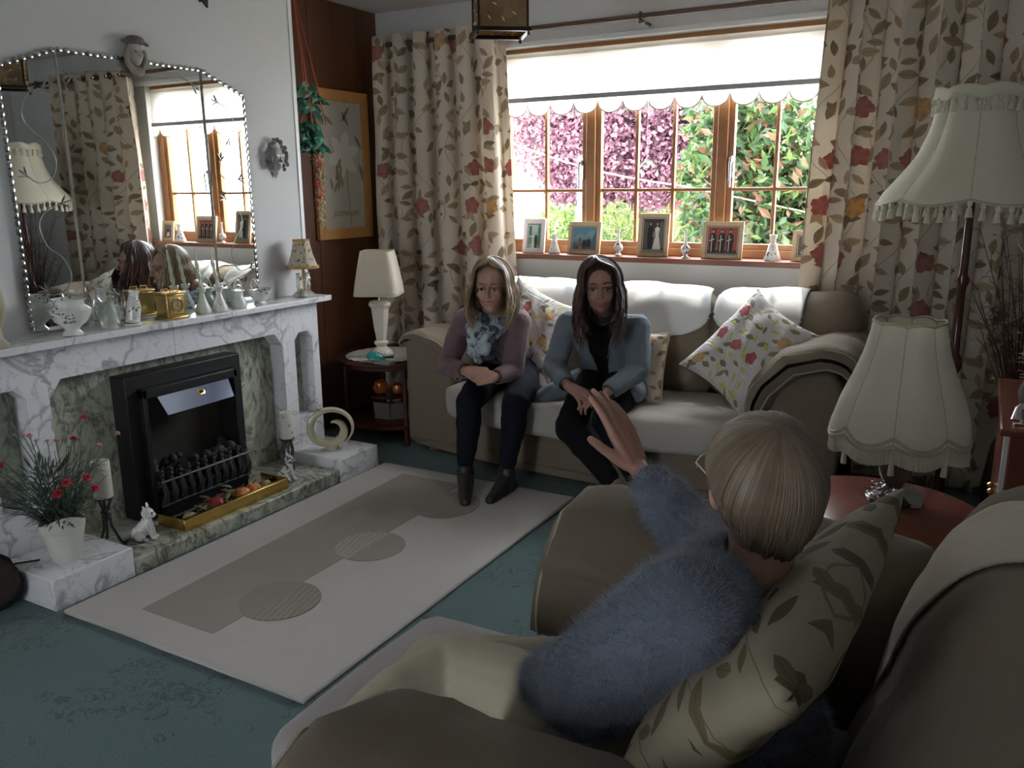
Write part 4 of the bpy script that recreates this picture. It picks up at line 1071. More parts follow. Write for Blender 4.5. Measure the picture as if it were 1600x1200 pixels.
# ---- windowsill things
SZ = 1.081
def silx(px): return at(px, 395, Y=4.42).x
photos = {}
def photo(px, w_, h_, lab, fmat, inner, paint, rot=0, group=None, y=4.43, bw=.022):
    t = thing('framed_photograph', lab, 'photo frame', (silx(px), y, SZ), group); x = silx(px)
    Mf = Matrix.Translation((x, y, SZ)) @ Matrix.Rotation(R(rot), 4, 'Z') @ Matrix.Rotation(R(-9), 4, 'X')
    def bx(nm, a, b_, c, d, y0_, y1_, mt, bv=.001): return G().box(a, b_, y0_, y1_, c, d, Mf).build(nm, mt, t, bevel=bv)
    W = w_ / 2; b_ = bw
    bx('frame_side', -W, -W + b_, 0, h_, -.008, .008, fmat, .002); bx('frame_side', W - b_, W, 0, h_, -.008, .008, fmat, .002)
    bx('frame_side', -W + b_, W - b_, 0, b_, -.008, .008, fmat, .002); bx('frame_side', -W + b_, W - b_, h_ - b_, h_, -.008, .008, fmat, .002)
    g = G(); l = .004; g.box(-W + b_, -W + b_ + l, -.006, 0, b_, h_ - b_, Mf).box(W - b_ - l, W - b_, -.006, 0, b_, h_ - b_, Mf).box(-W + b_, W - b_, -.006, 0, b_, b_ + l, Mf).box(-W + b_, W - b_, -.006, 0, h_ - b_ - l, h_ - b_, Mf)
    g.build('inner_trim', inner, t, smooth=False)
    bx('mount', -W + b_ - .002, W - b_ + .002, b_ - .002, h_ - b_ + .002, -.002, .006, plain('photo_mount', (.62, .60, .55), .7, .03))
    g = G(); mats = []; iw, ih = w_ - 2 * b_ - .014, h_ - 2 * b_ - .014; z0 = b_ + .007
    def col(c):
        nm = 'photo_%02d%02d%02d' % tuple(int(99 * k) for k in c)
        mt = plain(nm, c, .25, .2, 30)
        if mt not in mats: mats.append(mt)
        g.m = mats.index(mt)
    lay = [0]
    def shp(poly, c):
        col(c); lay[0] += 1; yy = -.0022 - .0002 * lay[0]
        g.prism([((a - .5) * iw, z0 + b2 * ih) for a, b2 in poly], lambda a, b2, tt: Mf @ Vector((a, tt, b2)), yy, yy + .00015)
    def rect(a, b2, c, d, cc): shp([(a, c), (b2, c), (b2, d), (a, d)], cc)
    def person(x, hgt, wd, c, skin=(.45, .28, .2), skirt=None, hair=(.06, .04, .03), z=0):
        if skirt: shp([(x - wd * 1.5, z), (x + wd * 1.5, z), (x + wd * .55, z + hgt * .55), (x - wd * .55, z + hgt * .55)], skirt)
        shp([(x - wd * .7, z), (x + wd * .7, z), (x + wd, z + hgt * .55), (x + wd * .8, z + hgt * .78), (x + wd * .2, z + hgt * .84), (x - wd * .2, z + hgt * .84), (x - wd * .8, z + hgt * .78), (x - wd, z + hgt * .55)] if not skirt else [(x - wd * .5, z + hgt * .5), (x + wd * .5, z + hgt * .5), (x + wd * .8, z + hgt * .76), (x, z + hgt * .84), (x - wd * .8, z + hgt * .76)], c)
        k = ih / iw
        shp([(x + wd * .42 * math.cos(a), z + hgt * .93 + wd * .55 / k * math.sin(a)) for a in [2 * PI * q / 10 for q in range(10)]], hair)
        shp([(x + wd * .34 * math.cos(a), z + hgt * .91 + wd * .42 / k * math.sin(a)) for a in [2 * PI * q / 10 for q in range(10)]], skin)
    paint(rect, shp, person)
    g.build('photograph', mats, t, smooth=False)
    g = G().box(-.02, .02, 0, .004, .0, h_ * .7, Matrix.Translation((x, y + .066, SZ)) @ Matrix.Rotation(R(rot), 4, 'Z') @ Matrix.Rotation(R(14), 4, 'X'))
    g.build('easel_back', plain('easel_card', (.08, .07, .06), .9), t, smooth=False)
    return t
LW = wood('pale_wood_frame', (.46, .34, .20), (.62, .48, .31), .45, (3, 3, 3), 5); WF = plain('white_frame', (.72, .68, .70), .4, .03)
LWD = plain('frame_inner_line', (.22, .15, .08), .5)
def p1(rect, shp, person):
    rect(0, 1, 0, 1, (.16, .26, .14)); rect(.05, .8, .45, .95, (.42, .55, .55)); rect(.1, .3, .5, .9, (.08, .12, .12)); rect(0, 1, 0, .16, (.3, .36, .3)); person(.42, .62, .10, (.6, .62, .62), skirt=(.62, .64, .66)); person(.66, .66, .11, (.03, .04, .05)); rect(.8, .95, .1, .8, (.08, .2, .1))
def p2(rect, shp, person):
    rect(0, 1, 0, 1, (.12, .24, .33)); shp([(0, .45), (.3, .7), (.55, .62), (.8, .85), (1, .8), (1, .45)], (.20, .33, .40)); rect(0, 1, 0, .3, (.09, .13, .14)); rect(0, 1, 0, .14, (.05, .05, .05)); shp([(.7, 0), (1, 0), (1, .9)], (.06, .14, .2))
    person(.33, .62, .085, (.16, .10, .07)); person(.52, .50, .08, (.02, .02, .02)); person(.70, .56, .10, (.025, .02, .02))
    for q in range(9): rect(.03 + .11 * q, .06 + .11 * q, 0, .10, (.4, .1, .08) if q % 3 else (.5, .5, .45))
def p3(rect, shp, person):
    rect(0, 1, 0, 1, (.06, .05, .045)); rect(0, .25, .1, .9, (.10, .09, .08)); rect(.8, 1, .1, .9, (.15, .14, .12)); person(.34, .92, .14, (.015, .015, .015)); person(.68, .92, .15, (.62, .61, .57), skirt=(.60, .58, .54)); shp([(.45, .45), (.62, .4), (.6, .6), (.5, .62)], (.25, .24, .2)); rect(0, 1, 0, .06, (.2, .19, .16))
def p4(rect, shp, person):
    rect(0, 1, 0, 1, (.36, .09, .07)); rect(.2, .3, .3, .95, (.2, .06, .06)); rect(.55, .6, .3, .95, (.2, .06, .06)); rect(0, 1, 0, .12, (.06, .05, .04))
    for x in (.18, .48, .76):
        person(x, .92, .12, (.02, .025, .02), hair=(.01, .01, .01)); rect(x - .05, x - .02, .05, .7, (.55, .55, .52)); shp([(x - .12, .45), (x + .05, .52), (x + .05, .56), (x - .12, .49)], (.5, .5, .47))
def p5(rect, shp, person):
    rect(0, 1, 0, 1, (.12, .11, .10)); person(.55, .8, .2, (.02, .02, .02)); shp([(.2, .1), (.8, .05), (.6, .45), (.3, .4)], (.6, .6, .58))
photo(832, .142, .20, 'white framed wedding portrait at the left end of the windowsill', WF, WF, p1, 2)
photo(910, .205, .185, 'wide pale-wood photo frame with three people by the sea, left half of the sill', LW, LWD, p2, -2)
photo(1018, .172, .235, 'tall pale-wood frame with a black-and-white bride and groom mid-sill', LW, LWD, p3, 5)
photo(1126, .215, .195, 'wide pale-wood photo frame with three soldiers on red, right half of the sill', LW, LWD, p4, 2)
photo(1256, .125, .155, 'small pale-wood frame half hidden by the right-hand curtain', LW, LWD, p5, 0)
def bell(px, lab, s=1.0):
    x = silx(px); t = thing('china_bell', lab, 'bell', (x, 4.42, SZ), None)
    G().lathe([(.036 * s, 0), (.038 * s, .008 * s), (.030 * s, .03 * s), (.021 * s, .06 * s), (.017 * s, .078 * s), (.008 * s, .082 * s)], (x, 4.42, SZ), 20, fn=lambda a, j, r: (r * (1 + .03 * math.cos(6 * a)), 0)).build('bell_body', CH, t)
    G().lathe([(.010 * s, .080 * s), (.012 * s, .095 * s), (.018 * s, .11 * s), (.019 * s, .118 * s), (.015 * s, .118 * s), (.003, .1 * s)], (x, 4.42, SZ), 16).build('bell_handle', CHP, t)
bell(866, 'slim white china bell between the wedding portrait and the seaside photo', .95); bell(1207, 'white china bell near the right end of the windowsill', 1.12)
for px, lab in ((966, 'china bud vase with pewter collar left of the bride and groom frame'), (1071, 'china bud vase with pewter collar left of the soldiers frame')):
    x = silx(px); t = thing('bud_vase', lab, 'vase', (x, 4.42, SZ))
    G().lathe([(.020, 0), (.022, .004), (.012, .012), (.010, .02)], (x, 4.42, SZ), 20).build('foot', CHP, t)
    G().lathe([(.010, .018), (.024, .032), (.027, .045), (.022, .06), (.011, .07), (.008, .075)], (x, 4.42, SZ), 20).build('bulb', china('dark_patterned_china', (.5, .5, .48), (.05, .06, .06)), t)
    G().lathe([(.009, .073), (.006, .11), (.006, .135), (.011, .15), (.007, .15)], (x, 4.42, SZ), 14).build('neck', CHP, t)

# ---- hearth things
def cat(lab, c, face, s=1.0):
    t = thing('cat_figurine', lab, 'figurine', c); c = Vector(c); f = Vector((math.cos(face), math.sin(face), 0)); sd = Vector((-f.y, f.x, 0)); z = Vector((0, 0, 1)); P = lambda a, b_, h: c + (f * a + sd * b_ + z * h) * s
    g = G(); g.ell(P(-.028, 0, .030), (.034 * s, .034 * s, .030 * s)).cap(P(-.022, 0, .035), .030 * s, P(.008, 0, .085), .020 * s)
    for q in (-1, 1):
        g.cap(P(.012, q * .012, .075), .011 * s, P(.026, q * .013, .012), .008 * s).ell(P(.033, q * .013, .007), (.013 * s, .013 * s, .007 * s), 10)
        g.ell(P(-.02, q * .025, .022), (.024 * s, .024 * s, .022 * s), 10).ell(P(0, q * .028, .007), (.018 * s, .012 * s, .007 * s), 8)
        g.cap(P(.008, q * .016, .128), .009 * s, P(.004, q * .022, .148), .004 * s)
    g.ell(P(.012, 0, .112), (.026 * s, .026 * s, .024 * s)).ell(P(.032, 0, .104), (.013 * s, .014 * s, .011 * s), 10)
    g.tube([P(-.055, 0, .012), P(-.06, .03, .010), P(-.04, .05, .010), P(-.01, .05, .009)], [.010 * s, .009 * s, .008 * s, .006 * s], 8)
    remesh(g, 'cat_body', china('glazed_cat', (.70, .68, .66), (.13, .10, .10)), t, .0026, 2)
    for q in (-1, 1): G().ell(P(.034, q * .011, .118), .0032 * s, 8).build('eye', BLKG, t)
    G().ell(P(.0445, 0, .107), (.003 * s, .003 * s, .003 * s), 8).build('nose', plain('pink_nose', (.4, .2, .18), .4), t)
    return t
cat('white china cat sitting on the near half of the hearth looking towards the room', (-2.865, 2.045, .0655), R(35), 1.0)
cat('white china cat sitting at the far end of the brass fender', (-2.855, 2.845, .0655), R(60), .95)
# swirl vase on the far plinth
sv = thing('spiral_vase', 'cream ceramic ring-shaped spiral vase on the far marble plinth', 'vase', (-2.88, 3.22, .12))
def spiral():
    o, i_ = [], []
    n = 60
    for k in range(n + 1):
        q = k / n; a = R(-52) + q * R(505); rad = .108 - .0 * q
        r = .098 * (1 - .70 * ((q - .55) / .45) ** .9) if q > .55 else .098
        w_ = .007 + .021 * min(1, q / .45) if q < .6 else .028 + .006 * math.sin(PI * (q - .6) / .25) if q < .72 else .032 * (1 - (q - .72) / .28) + .006
        w_ = max(.006, w_)
        o.append((r, a, w_))
    return o
g = G(); vs = []; fs = []; sp = spiral(); cyy, czz = 3.21, .12 + .118
dv = Vector((.80, .60, 0)); dn = Vector((.60, -.80, 0)); nsec = 12
for (r, a, w_) in sp:
    cen = Vector((-2.885, cyy, czz)) + dv * r * math.cos(a) * 1.12 + Vector((0, 0, r * math.sin(a)))
    rad_ = dv * math.cos(a) * 1.12 + Vector((0, 0, math.sin(a)))
    for k in range(nsec):
        t_ = 2 * PI * k / nsec; cx_, sx_ = math.cos(t_), math.sin(t_)
        cx_ = math.copysign(abs(cx_) ** .6, cx_); sx_ = math.copysign(abs(sx_) ** .6, sx_)
        vs.append(cen + rad_ * cx_ * w_ * .62 + dn * sx_ * (.012 + w_ * .55))
m_ = len(sp); g.add(vs, [(i * nsec + k, i * nsec + (k + 1) % nsec, (i + 1) * nsec + (k + 1) % nsec, (i + 1) * nsec + k) for i in range(m_ - 1) for k in range(nsec)] + [tuple(range(nsec)), tuple((m_ - 1) * nsec + k for k in range(nsec))])
IV = plain('ivory_glaze', (.52, .49, .34), .18, .05)
g.build('spiral_body', IV, sv)
G().lathe([(.036, 0), (.036, .006), (.030, .02), (.024, .03)], (-2.885, cyy, .1205), 20, fn=lambda a, j, r: (r * (1.25 if False else 1), 0)).build('foot', IV, sv)
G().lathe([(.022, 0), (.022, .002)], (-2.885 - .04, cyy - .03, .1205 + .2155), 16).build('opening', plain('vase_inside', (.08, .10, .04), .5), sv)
# iron candle stands with pillar candles
def wrought(c, lab, r=.028, hz=.22, ch=.16, kind=0):
    t = thing('pillar_candle_stand', lab, 'candle holder', c); c = Vector(c)
    if kind:
        for k in range(3):
            a = 2 * PI * k / 3 + .6; d = Vector((math.cos(a), math.sin(a), 0))
            G().tube([c + d * .068 + Vector((0, 0, .016)), c + d * .062 + Vector((0, 0, .005)), c + d * .045 + Vector((0, 0, .015)), c + d * .016 + Vector((0, 0, .08)), c + d * .012 + Vector((0, 0, .16)), c + d * .026 + Vector((0, 0, hz))], .0055, 7).build('leg', IRON, t)
        G().lathe([(.016, .11), (.020, .12), (.016, .13), (.021, .14), (.016, .15)], tuple(c), 14).build('collar', IRON, t)
    else:
        for k in range(8):
            a = 2 * PI * k / 8; p = lambda a, z, r_: c + Vector((r_ * math.cos(a), r_ * math.sin(a), z))
            G().tube([p(a + .25 * math.sin(3 * PI * j / 10), .005 + (hz - .01) * j / 10, .024 + .004 * math.cos(3 * PI * j / 10)) for j in range(11)], .0035, 6).build('wire', IRON, t)
        for z in (.004, hz - .004): G().tube([c + Vector((.028 * math.cos(a), .028 * math.sin(a), z)) for a in [2 * PI * q / 16 for q in range(17)]], .004, 6, cap=False).build('ring', IRON, t)
    G().lathe([(.036, 0), (.038, .004), (.036, .006)], (c.x, c.y, c.z + hz), 20).build('drip_plate', IRON, t)
    WX = plain('candle_wax', (.62, .60, .52), .35, .05, 20)
    G().lathe([(r * .98, 0), (r, .004), (r, ch - .006), (r * .93, ch), (r * .4, ch - .006), (.001, ch - .007)], (c.x, c.y, c.z + hz + .006), 28).build('candle', WX, t)
    G().tube([(c.x, c.y, c.z + hz + ch - .004), (c.x + .002, c.y, c.z + hz + ch + .008)], .0012, 4).build('wick', BLK, t)
    if not kind:
        SN = plain('snowflake_print', (.22, .2, .17), .5)
        for (a0, z) in ((.0, .07), (-.9, .115), (.5, .03)):
            g = G(); ctr = Vector((c.x, c.y, c.z + hz + .006 + z)); d = Vector((math.cos(a0 - .25), math.sin(a0 - .25), 0)); tt = Vector((-d.y, d.x, 0))
            for q in range(3):
                b_ = PI * q / 3; e = tt * math.cos(b_) + Vector((0, 0, 1)) * math.sin(b_)
                g.tube([ctr + d * (r + .0003) - e * .010 - d * .001, ctr + d * (r + .0004), ctr + d * (r + .0003) + e * .010 - d * .001], .0011, 4)
            g.build('snowflake', SN, t)
    return t
wrought((-2.965, 2.965, .0655), 'snowflake-printed white pillar candle on a dark metal stand right of the fire', .031, .165, .135)
wrought((-2.945, 1.93, .0655) if False else (-2.95, 1.935, .0655), 'plain white pillar candle on a black three-legged iron stand behind the carnations', .036, .20, .15, 1)
# pot of carnations on the near plinth
cpn = thing('carnation_pot', 'tapered white pot of straggly red and pink carnations on the near marble plinth', 'plant pot', (-2.85, 1.69, .1205))
pcx, pcy = -2.86, 1.70
def potf(t, j, r): return (r, 0 if j < 3 else .018 * math.cos(2 * t + .8))
WP = plain('cream_enamel', (.60, .60, .53), .35, .04)
G().lathe([(.046, 0), (.049, .006), (.060, .06), (.076, .150), (.079, .168), (.075, .168), (.070, .13), (.052, .03)], (pcx, pcy, .1205), 36, fn=potf, cap=True).build('pot', WP, cpn)
for z in (.118, .126, .134): G().tube([(pcx + (.0600 + (z - .06) * .178 + .0005) * math.cos(a), pcy + (.0600 + (z - .06) * .178 + .0005) * math.sin(a), .1205 + z) for a in [2 * PI * q / 30 for q in range(31)]], .0012, 5, cap=False).build('rib', WP, cpn)
STM = plain('carnation_stem', (.10, .15, .09), .6, .3); LFM = plain('carnation_leaf', (.045, .075, .05), .6, .35)
CRD = [plain('carnation_red', (.55, .02, .05), .6, .2), plain('carnation_pink', (.70, .28, .30), .6, .2), plain('carnation_bud', (.20, .26, .14), .6, .2)]
def flower(p, d, s, mt, n=14):
    g = G(); q = d.to_track_quat('Z', 'Y').to_matrix()
    for k in range(n):
        a = k * 2.4; t_ = k / n; dd = q @ Vector((math.cos(a) * (.3 + t_), math.sin(a) * (.3 + t_), 1 - t_ * .7))
        leafshape(g, p, dd, q @ Vector((0, 0, 1)) + dd * .1 + Vector((.01, 0, 0)), s, s * .38, .25, 3)
    g.build('carnation', mt, cpn, solid=.0006)
    G().cap(p - d * s * .9, s * .22, p, s * .3, 8).build('calyx', CRD[2], cpn)
heads = [(130, 655, 0), (183, 678, 1), (36, 682, 1), (46, 682, 1), (88, 690, 1), (114, 688, 0), (156, 697, 1), (103, 755, 0), (90, 772, 0), (134, 747, 0), (147, 763, 0), (5, 728, 0), (24, 680, 2), (56, 690, 2), (74, 690, 2), (12, 745, 2), (130, 700, 2), (165, 705, 2), (108, 700, 2), (4, 720, 2), (-15, 735, 0), (-25, 700, 1), (140, 690, 2)]
for i, (hx_, hy_, k) in enumerate(heads):
    X_ = -2.86 + rr.uniform(-.09, .09) + (.08 if k == 0 and hy_ > 740 else 0); e = at(hx_, hy_, X=X_)
    b_ = Vector((pcx + rr.uniform(-.03, .03), pcy + rr.uniform(-.03, .03), .27)); mid = b_.lerp(e, .5) + Vector((rr.uniform(-.02, .02), rr.uniform(-.02, .02), .03))
    G().tube([b_ - Vector((0, 0, .08)), b_, mid, e], [.0022, .0022, .002, .0016], 5).build('stem', STM, cpn)
    d = (e - mid).normalized(); flower(e, d, .019 if k == 0 else .013 if k == 1 else .010, CRD[k], 14 if k < 2 else 5)
gl_ = G()
for i in range(700):
    a = rr.uniform(0, 6.28); r_ = rr.uniform(.0, .075); z = .28 + rr.random() ** 1.3 * .20
    c = Vector((pcx + math.cos(a) * r_ * (1 + (z - .28) * 6), pcy + math.sin(a) * r_ * (1 + (z - .28) * 7) - (z - .28) * .25, z))
    leafshape(gl_, c, (math.cos(a), math.sin(a), rr.uniform(-.2, 1.4)), (0, 0, 1), rr.uniform(.03, .07), .0034, .25, 3)
for i in range(60):
    a = rr.uniform(0, 6.28); b_ = Vector((pcx + .03 * math.cos(a), pcy + .03 * math.sin(a), .26)); e = b_ + Vector((math.cos(a) * rr.uniform(.04, .17), math.sin(a) * rr.uniform(.04, .19) - .04, rr.uniform(.08, .28)))
    gl_.tube([b_, b_.lerp(e, .5) + Vector((0, 0, .02)), e], [.0016, .0014, .001], 4)
o = gl_.build('foliage', LFM, cpn); o['kind'] = 'stuff'
# black cable on the plinth and dark basket at the left edge
cb_ = G().tube([(-2.93, 1.64, .126), (-2.97, 1.58, .128), (-3.0, 1.50, .13), (-3.0, 1.45, .11), (-2.98, 1.40, .02)], .004, 8).build('cable', BLKG, None); tag(recenter(cb_), 'black electric cable curving over the near marble plinth', 'cable')
pb = G(); pb.ell((-2.96, 1.475, .10), (.11, .085, .105), 20)
o = remesh(pb, 'dark_cushion', plain('dark_brown_plush', (.03, .02, .015), .95, .4, 30, .8, 60), None, .008, 2, disp=lambda p, n: .008 * nz(p, 30)); tag(recenter(o), 'dark brown plush thing at the extreme left edge beside the marble plinth', 'footstool')
# ---- pendant lantern
PN = plain('dark_bronze', (.03, .02, .015), .35, .3, metal=.6)
pd = thing('pendant_lantern', 'square amber glass lantern with dark metal frame hanging from the ceiling', 'ceiling lamp', (-1.62, 2.83, 2.0))
pc_ = Vector((-1.621, 2.83, 2.0)); Mp = Matrix.Translation(pc_) @ Matrix.Rotation(R(38), 4, 'Z'); hw = .088
AMG = newmat('smoked_amber_glass'); o_ = E.nt.nodes['Material Output']; tr = E.nt.nodes.new('ShaderNodeBsdfTransparent'); tr.inputs[0].default_value = (.62, .45, .24, 1)
gg_ = E.nt.nodes.new('ShaderNodeBsdfGlossy'); gg_.inputs[1].default_value = .05; df = E.nt.nodes.new('ShaderNodeBsdfDiffuse'); df.inputs[0].default_value = (.5, .36, .18, 1)
ms = E.nt.nodes.new('ShaderNodeMixShader'); ms.inputs[0].default_value = .10; ms2 = E.nt.nodes.new('ShaderNodeMixShader'); nq = noise_t(coord(), 8, 3); E.nt.links.new((nq * .55).k, ms2.inputs[0])
E.nt.links.new(tr.outputs[0], ms.inputs[1]); E.nt.links.new(gg_.outputs[0], ms.inputs[2]); E.nt.links.new(ms.outputs[0], ms2.inputs[1]); E.nt.links.new(df.outputs[0], ms2.inputs[2]); E.nt.links.new(ms2.outputs[0], o_.inputs[0]); AMG = AMG[0]
CUT = plain('cut_glass_mark', (.8, .7, .5), .15, .05)
for k in range(4):
    Mk = Mp @ Matrix.Rotation(R(90 * k), 4, 'Z')
    G().box(-hw, hw, hw - .003, hw, .012, .24, Mk).build('glass_panel', AMG, pd, smooth=False)
    for (x, z, a) in ((-.04, .06, .6), (.03, .09, .5), (.0, .04, 1.0), (.05, .045, .9), (-.02, .11, .3), (.04, .15, 1.2), (-.05, .16, .8)):
        d = Vector((math.cos(a), 0, math.sin(a))); G().tube([Mk @ (Vector((x, hw + .0012, z)) - d * .009), Mk @ Vector((x, hw + .0022, z)), Mk @ (Vector((x, hw + .0012, z)) + d * .009)], [.0006, .0022, .0006], 5).build('cut_mark', CUT, pd)
    G().box(-hw - .014, hw + .014, hw - .006, hw + .012, 0, .014, Mk).build('bottom_rail', PN, pd, bevel=.002)
    G().box(-hw - .01, hw + .01, hw - .004, hw + .008, .24, .252, Mk).build('top_rail', PN, pd, bevel=.002)
    G().box(hw - .004, hw + .004, hw - .004, hw + .004, .01, .245, Mk).build('corner_post', PN, pd, bevel=.001)
    G().lathe([(.004, -.014), (.006, -.010), (.004, -.004), (.005, .001)], (hw + .003, hw + .003, 0), 8, M=Mk).build('finial', PN, pd)
G().lathe([(hw, .25), (.03, .32), (.012, .34), (.012, .36)], (0, 0, 0), 4, M=Mp @ Matrix.Rotation(R(45), 4, 'Z')).build('canopy', PN, pd, smooth=False)
G().tube([pc_ + Vector((0, 0, .35)), (pc_.x, pc_.y, ZC)], .004, 6).build('chain', PN, pd)
G().lathe([(.012, .10), (.03, .13), (.032, .17), (.014, .20), (.014, .34)], tuple(pc_), 14).build('bulb_holder', plain('lamp_white', (.6, .55, .45), .3), pd)
# ---- upholstery helpers
TAN = fabric('tan_chenille', (.185, .148, .106), .16, 0, .5, 120, wrinkle=.7); TAN2 = fabric('tan_chenille_seat', (.40, .36, .32), .12, 0, .4, 140)
def rbox(c, h, r, name, mat, parent, rot=None, puff=0, wr=0, ws=6, n=18, seed=0, sag=None):
    bm = bmesh.new(); bmesh.ops.create_cube(bm, size=2); bmesh.ops.subdivide_edges(bm, edges=bm.edges, cuts=n, use_grid_fill=True)
    c = Vector(c); h = Vector(h)
    for v in bm.verts:
        p = Vector((v.co.x * h.x, v.co.y * h.y, v.co.z * h.z)); q = Vector([max(-h[i] + r, min(h[i] - r, p[i])) for i in range(3)])
        d = p - q; p2 = q + (d.normalized() * r if d.length > 1e-6 else d)
        if puff:
            u = Vector([p2[i] / h[i] for i in range(3)])
            for i in range(3):
                j, k = (i + 1) % 3, (i + 2) % 3; p2[i] += puff * u[i] * (1 - u[j] ** 2) * (1 - u[k] ** 2)
        if sag: p2 = sag(p2)
        nn_ = (d.normalized() if d.length > 1e-6 else Vector((0, 0, 0)))
        if wr: p2 += (p2.normalized()) * wr * (nz(p2 + c, ws, seed) + .5 * abs(nz(p2 + c, ws * 2.7, seed + 4)))
        v.co = c + (rot @ p2 if rot else p2)
    me = bpy.data.meshes.new(name); bm.to_mesh(me); bm.free(); me.materials.append(mat); me.polygons.foreach_set('use_smooth', [True] * len(me.polygons))
    o = bpy.data.objects.new(name, me); COL.objects.link(o)
    if parent: attach(o, parent)
    return o
def pillow4(cs, th, name, mat, lab, cat='cushion', group=None, wr=.012, pinch=.12, n=34, seed=1, pipe=None, uvs=.5, crease=0):
    a, b_, c, d = [Vector(q) for q in cs]; cen = (a + b_ + c + d) / 4
    N_ = (c - a).cross(d - b_).normalized(); root = thing(name, lab, cat, tuple(cen), group)
    def P(u, v, s):
        uu, vv = 2 * u - 1, 2 * v - 1
        u2_ = uu * (1 - pinch * (1 - vv * vv)); v2_ = vv * (1 - pinch * (1 - uu * uu)); s1, t1 = (u2_ + 1) / 2, (v2_ + 1) / 2
        p = a * (1 - s1) * (1 - t1) + b_ * s1 * (1 - t1) + c * s1 * t1 + d * (1 - s1) * t1
        h = th * .5 * ((1 - uu ** 2) * (1 - vv ** 2)) ** .42
        w_ = wr * (nz((u * 3, v * 3, seed), 1.6) + .6 * abs(nz((u * 9 + v * 4, v * 3 - u * 2, seed + 5), 1))) * min(1, h / (th * .2))
        if crease: w_ += crease * math.sin((u * 1.0 + v * 1.0) * 26 + 4 * nz((u * 2, v * 2, seed), 1)) * (h / th)
        return p + N_ * s * (h + w_)
    g = G()
    for s in (1, -1): g.grid(lambda u, v: P(u, v, s), n, n, uvf=lambda i, j: (i / (n - 1) * uvs + seed * .77, j / (n - 1) * uvs + seed * .31))
    o = g.build('cushion_cover', mat, root)
    bm = bmesh.new(); bm.from_mesh(o.data); bmesh.ops.remove_doubles(bm, verts=bm.verts, dist=.0004); bmesh.ops.recalc_face_normals(bm, faces=bm.faces); bm.to_mesh(o.data); bm.free()
    pts = [P(k / 20, 0, 0) for k in range(20)] + [P(1, k / 20, 0) for k in range(20)] + [P(1 - k / 20, 1, 0) for k in range(20)] + [P(0, 1 - k / 20, 0) for k in range(21)]
    if pipe: G().tube(pts, .0045, 6, cap=False).build('piping', pipe, root)
    return root
def sweep_pad(prof, ax, a0, a1, thick, name, mat, parent, wr=.008, seed=0, rnd=.05, n=30, endpuff=.0):
    """padded roll: prof is a list of (s, z) centre-line points, extruded along the other axis from a0 to a1. ax='y' -> profile in XZ"""
    P_ = [Vector((p[0], p[1])) for p in prof]; L = [0]
    for i in range(1, len(P_)): L.append(L[-1] + (P_[i] - P_[i - 1]).length)
    def pt(t):
        s = t * L[-1]
        for i in range(1, len(P_)):
            if s <= L[i] + 1e-9: break
        q = (s - L[i - 1]) / (L[i] - L[i - 1]); p0, p1, p2, p3 = P_[max(i - 2, 0)], P_[i - 1], P_[i], P_[min(i + 1, len(P_) - 1)]
        return .5 * (2 * p1 + (p2 - p0) * q + (2 * p0 - 5 * p1 + 4 * p2 - p3) * q * q + (3 * p1 - p0 - 3 * p2 + p3) * q ** 3)
    g = G(); m_ = 30
    def f(u, v):
        # u around section (length x thickness superellipse), v along extrusion
        th_ = 2 * PI * u; c, s = math.cos(th_), math.sin(th_)
        e = .35; cc = math.copysign(abs(c) ** e, c); ss = math.copysign(abs(s) ** .8, s)
        vv = 2 * v - 1; end = (1 - abs(vv) ** 8) ** .5 if abs(vv) < 1 else 0
        t = .5 + .5 * cc * (.97 + .03 * end); p = pt(max(0, min(1, t))); tg = (pt(min(1, t + .02)) - pt(max(0, t - .02))).normalized(); nrm = Vector((-tg.y, tg.x))
        hh = thick * .5 * ss * (.12 + .88 * end) * (1 - .35 * abs(cc) ** 6)
        a = a0 + (a1 - a0) * v
        hh += (wr * (nz((p.x * 6, a * 9, p.y * 6 + seed), 1) + .7 * abs(nz((p.x * 14, a * 22, p.y * 14), 1, seed))) * (1 if ss > 0 else -1) * end)
        q = p + nrm * hh
        return (q.x, a, q.y) if ax == 'y' else (a, q.x, q.y)
    g.grid(f, 64, 34, closeu=True)
    o = g.build(name, mat, parent)
    pp = []
    return o, [f(u / 40, .03) for u in range(41)], [f(u / 40, .97) for u in range(41)]
PIPE = fabric('piping_tan', (.36, .31, .24), .1)

# ---- sofa under the window
sf = thing('sofa', 'wide tan fabric sofa with flared padded arms under the window', 'sofa', (-1.6, 3.95, 0))
def bow(y0, k, w_): return lambda x: y0 + k * ((x + 1.6) / w_) ** 2
fb_ = bow(3.60, .15, 1.15); xs = [-2.74 + 2.28 * i / 24 for i in range(25)]
G().prism([(x, fb_(x)) for x in xs] + [(-.46, 4.36), (-2.74, 4.36)], lambda a, b_, t: (a, b_, t), .045, .27).build('base', TAN, sf, bevel=.025, seg=4)
G().prism([(x, fb_(x) - .012) for x in xs] + [(-.46, 3.9), (-2.74, 3.9)], lambda a, b_, t: (a, b_, t), .03, .075).build('lower_roll', TAN, sf, bevel=.012, seg=3)
LF = wood('pale_foot', (.35, .17, .06), (.5, .28, .12), .4)
for x, y in ((-2.63, 3.78), (-.55, 3.78), (-2.66, 4.3), (-.52, 4.3)): G().lathe([(.03, 0), (.036, .045)], (x, y, 0), 12).build('foot', LF, sf)
fs_ = bow(3.46, .11, .72)
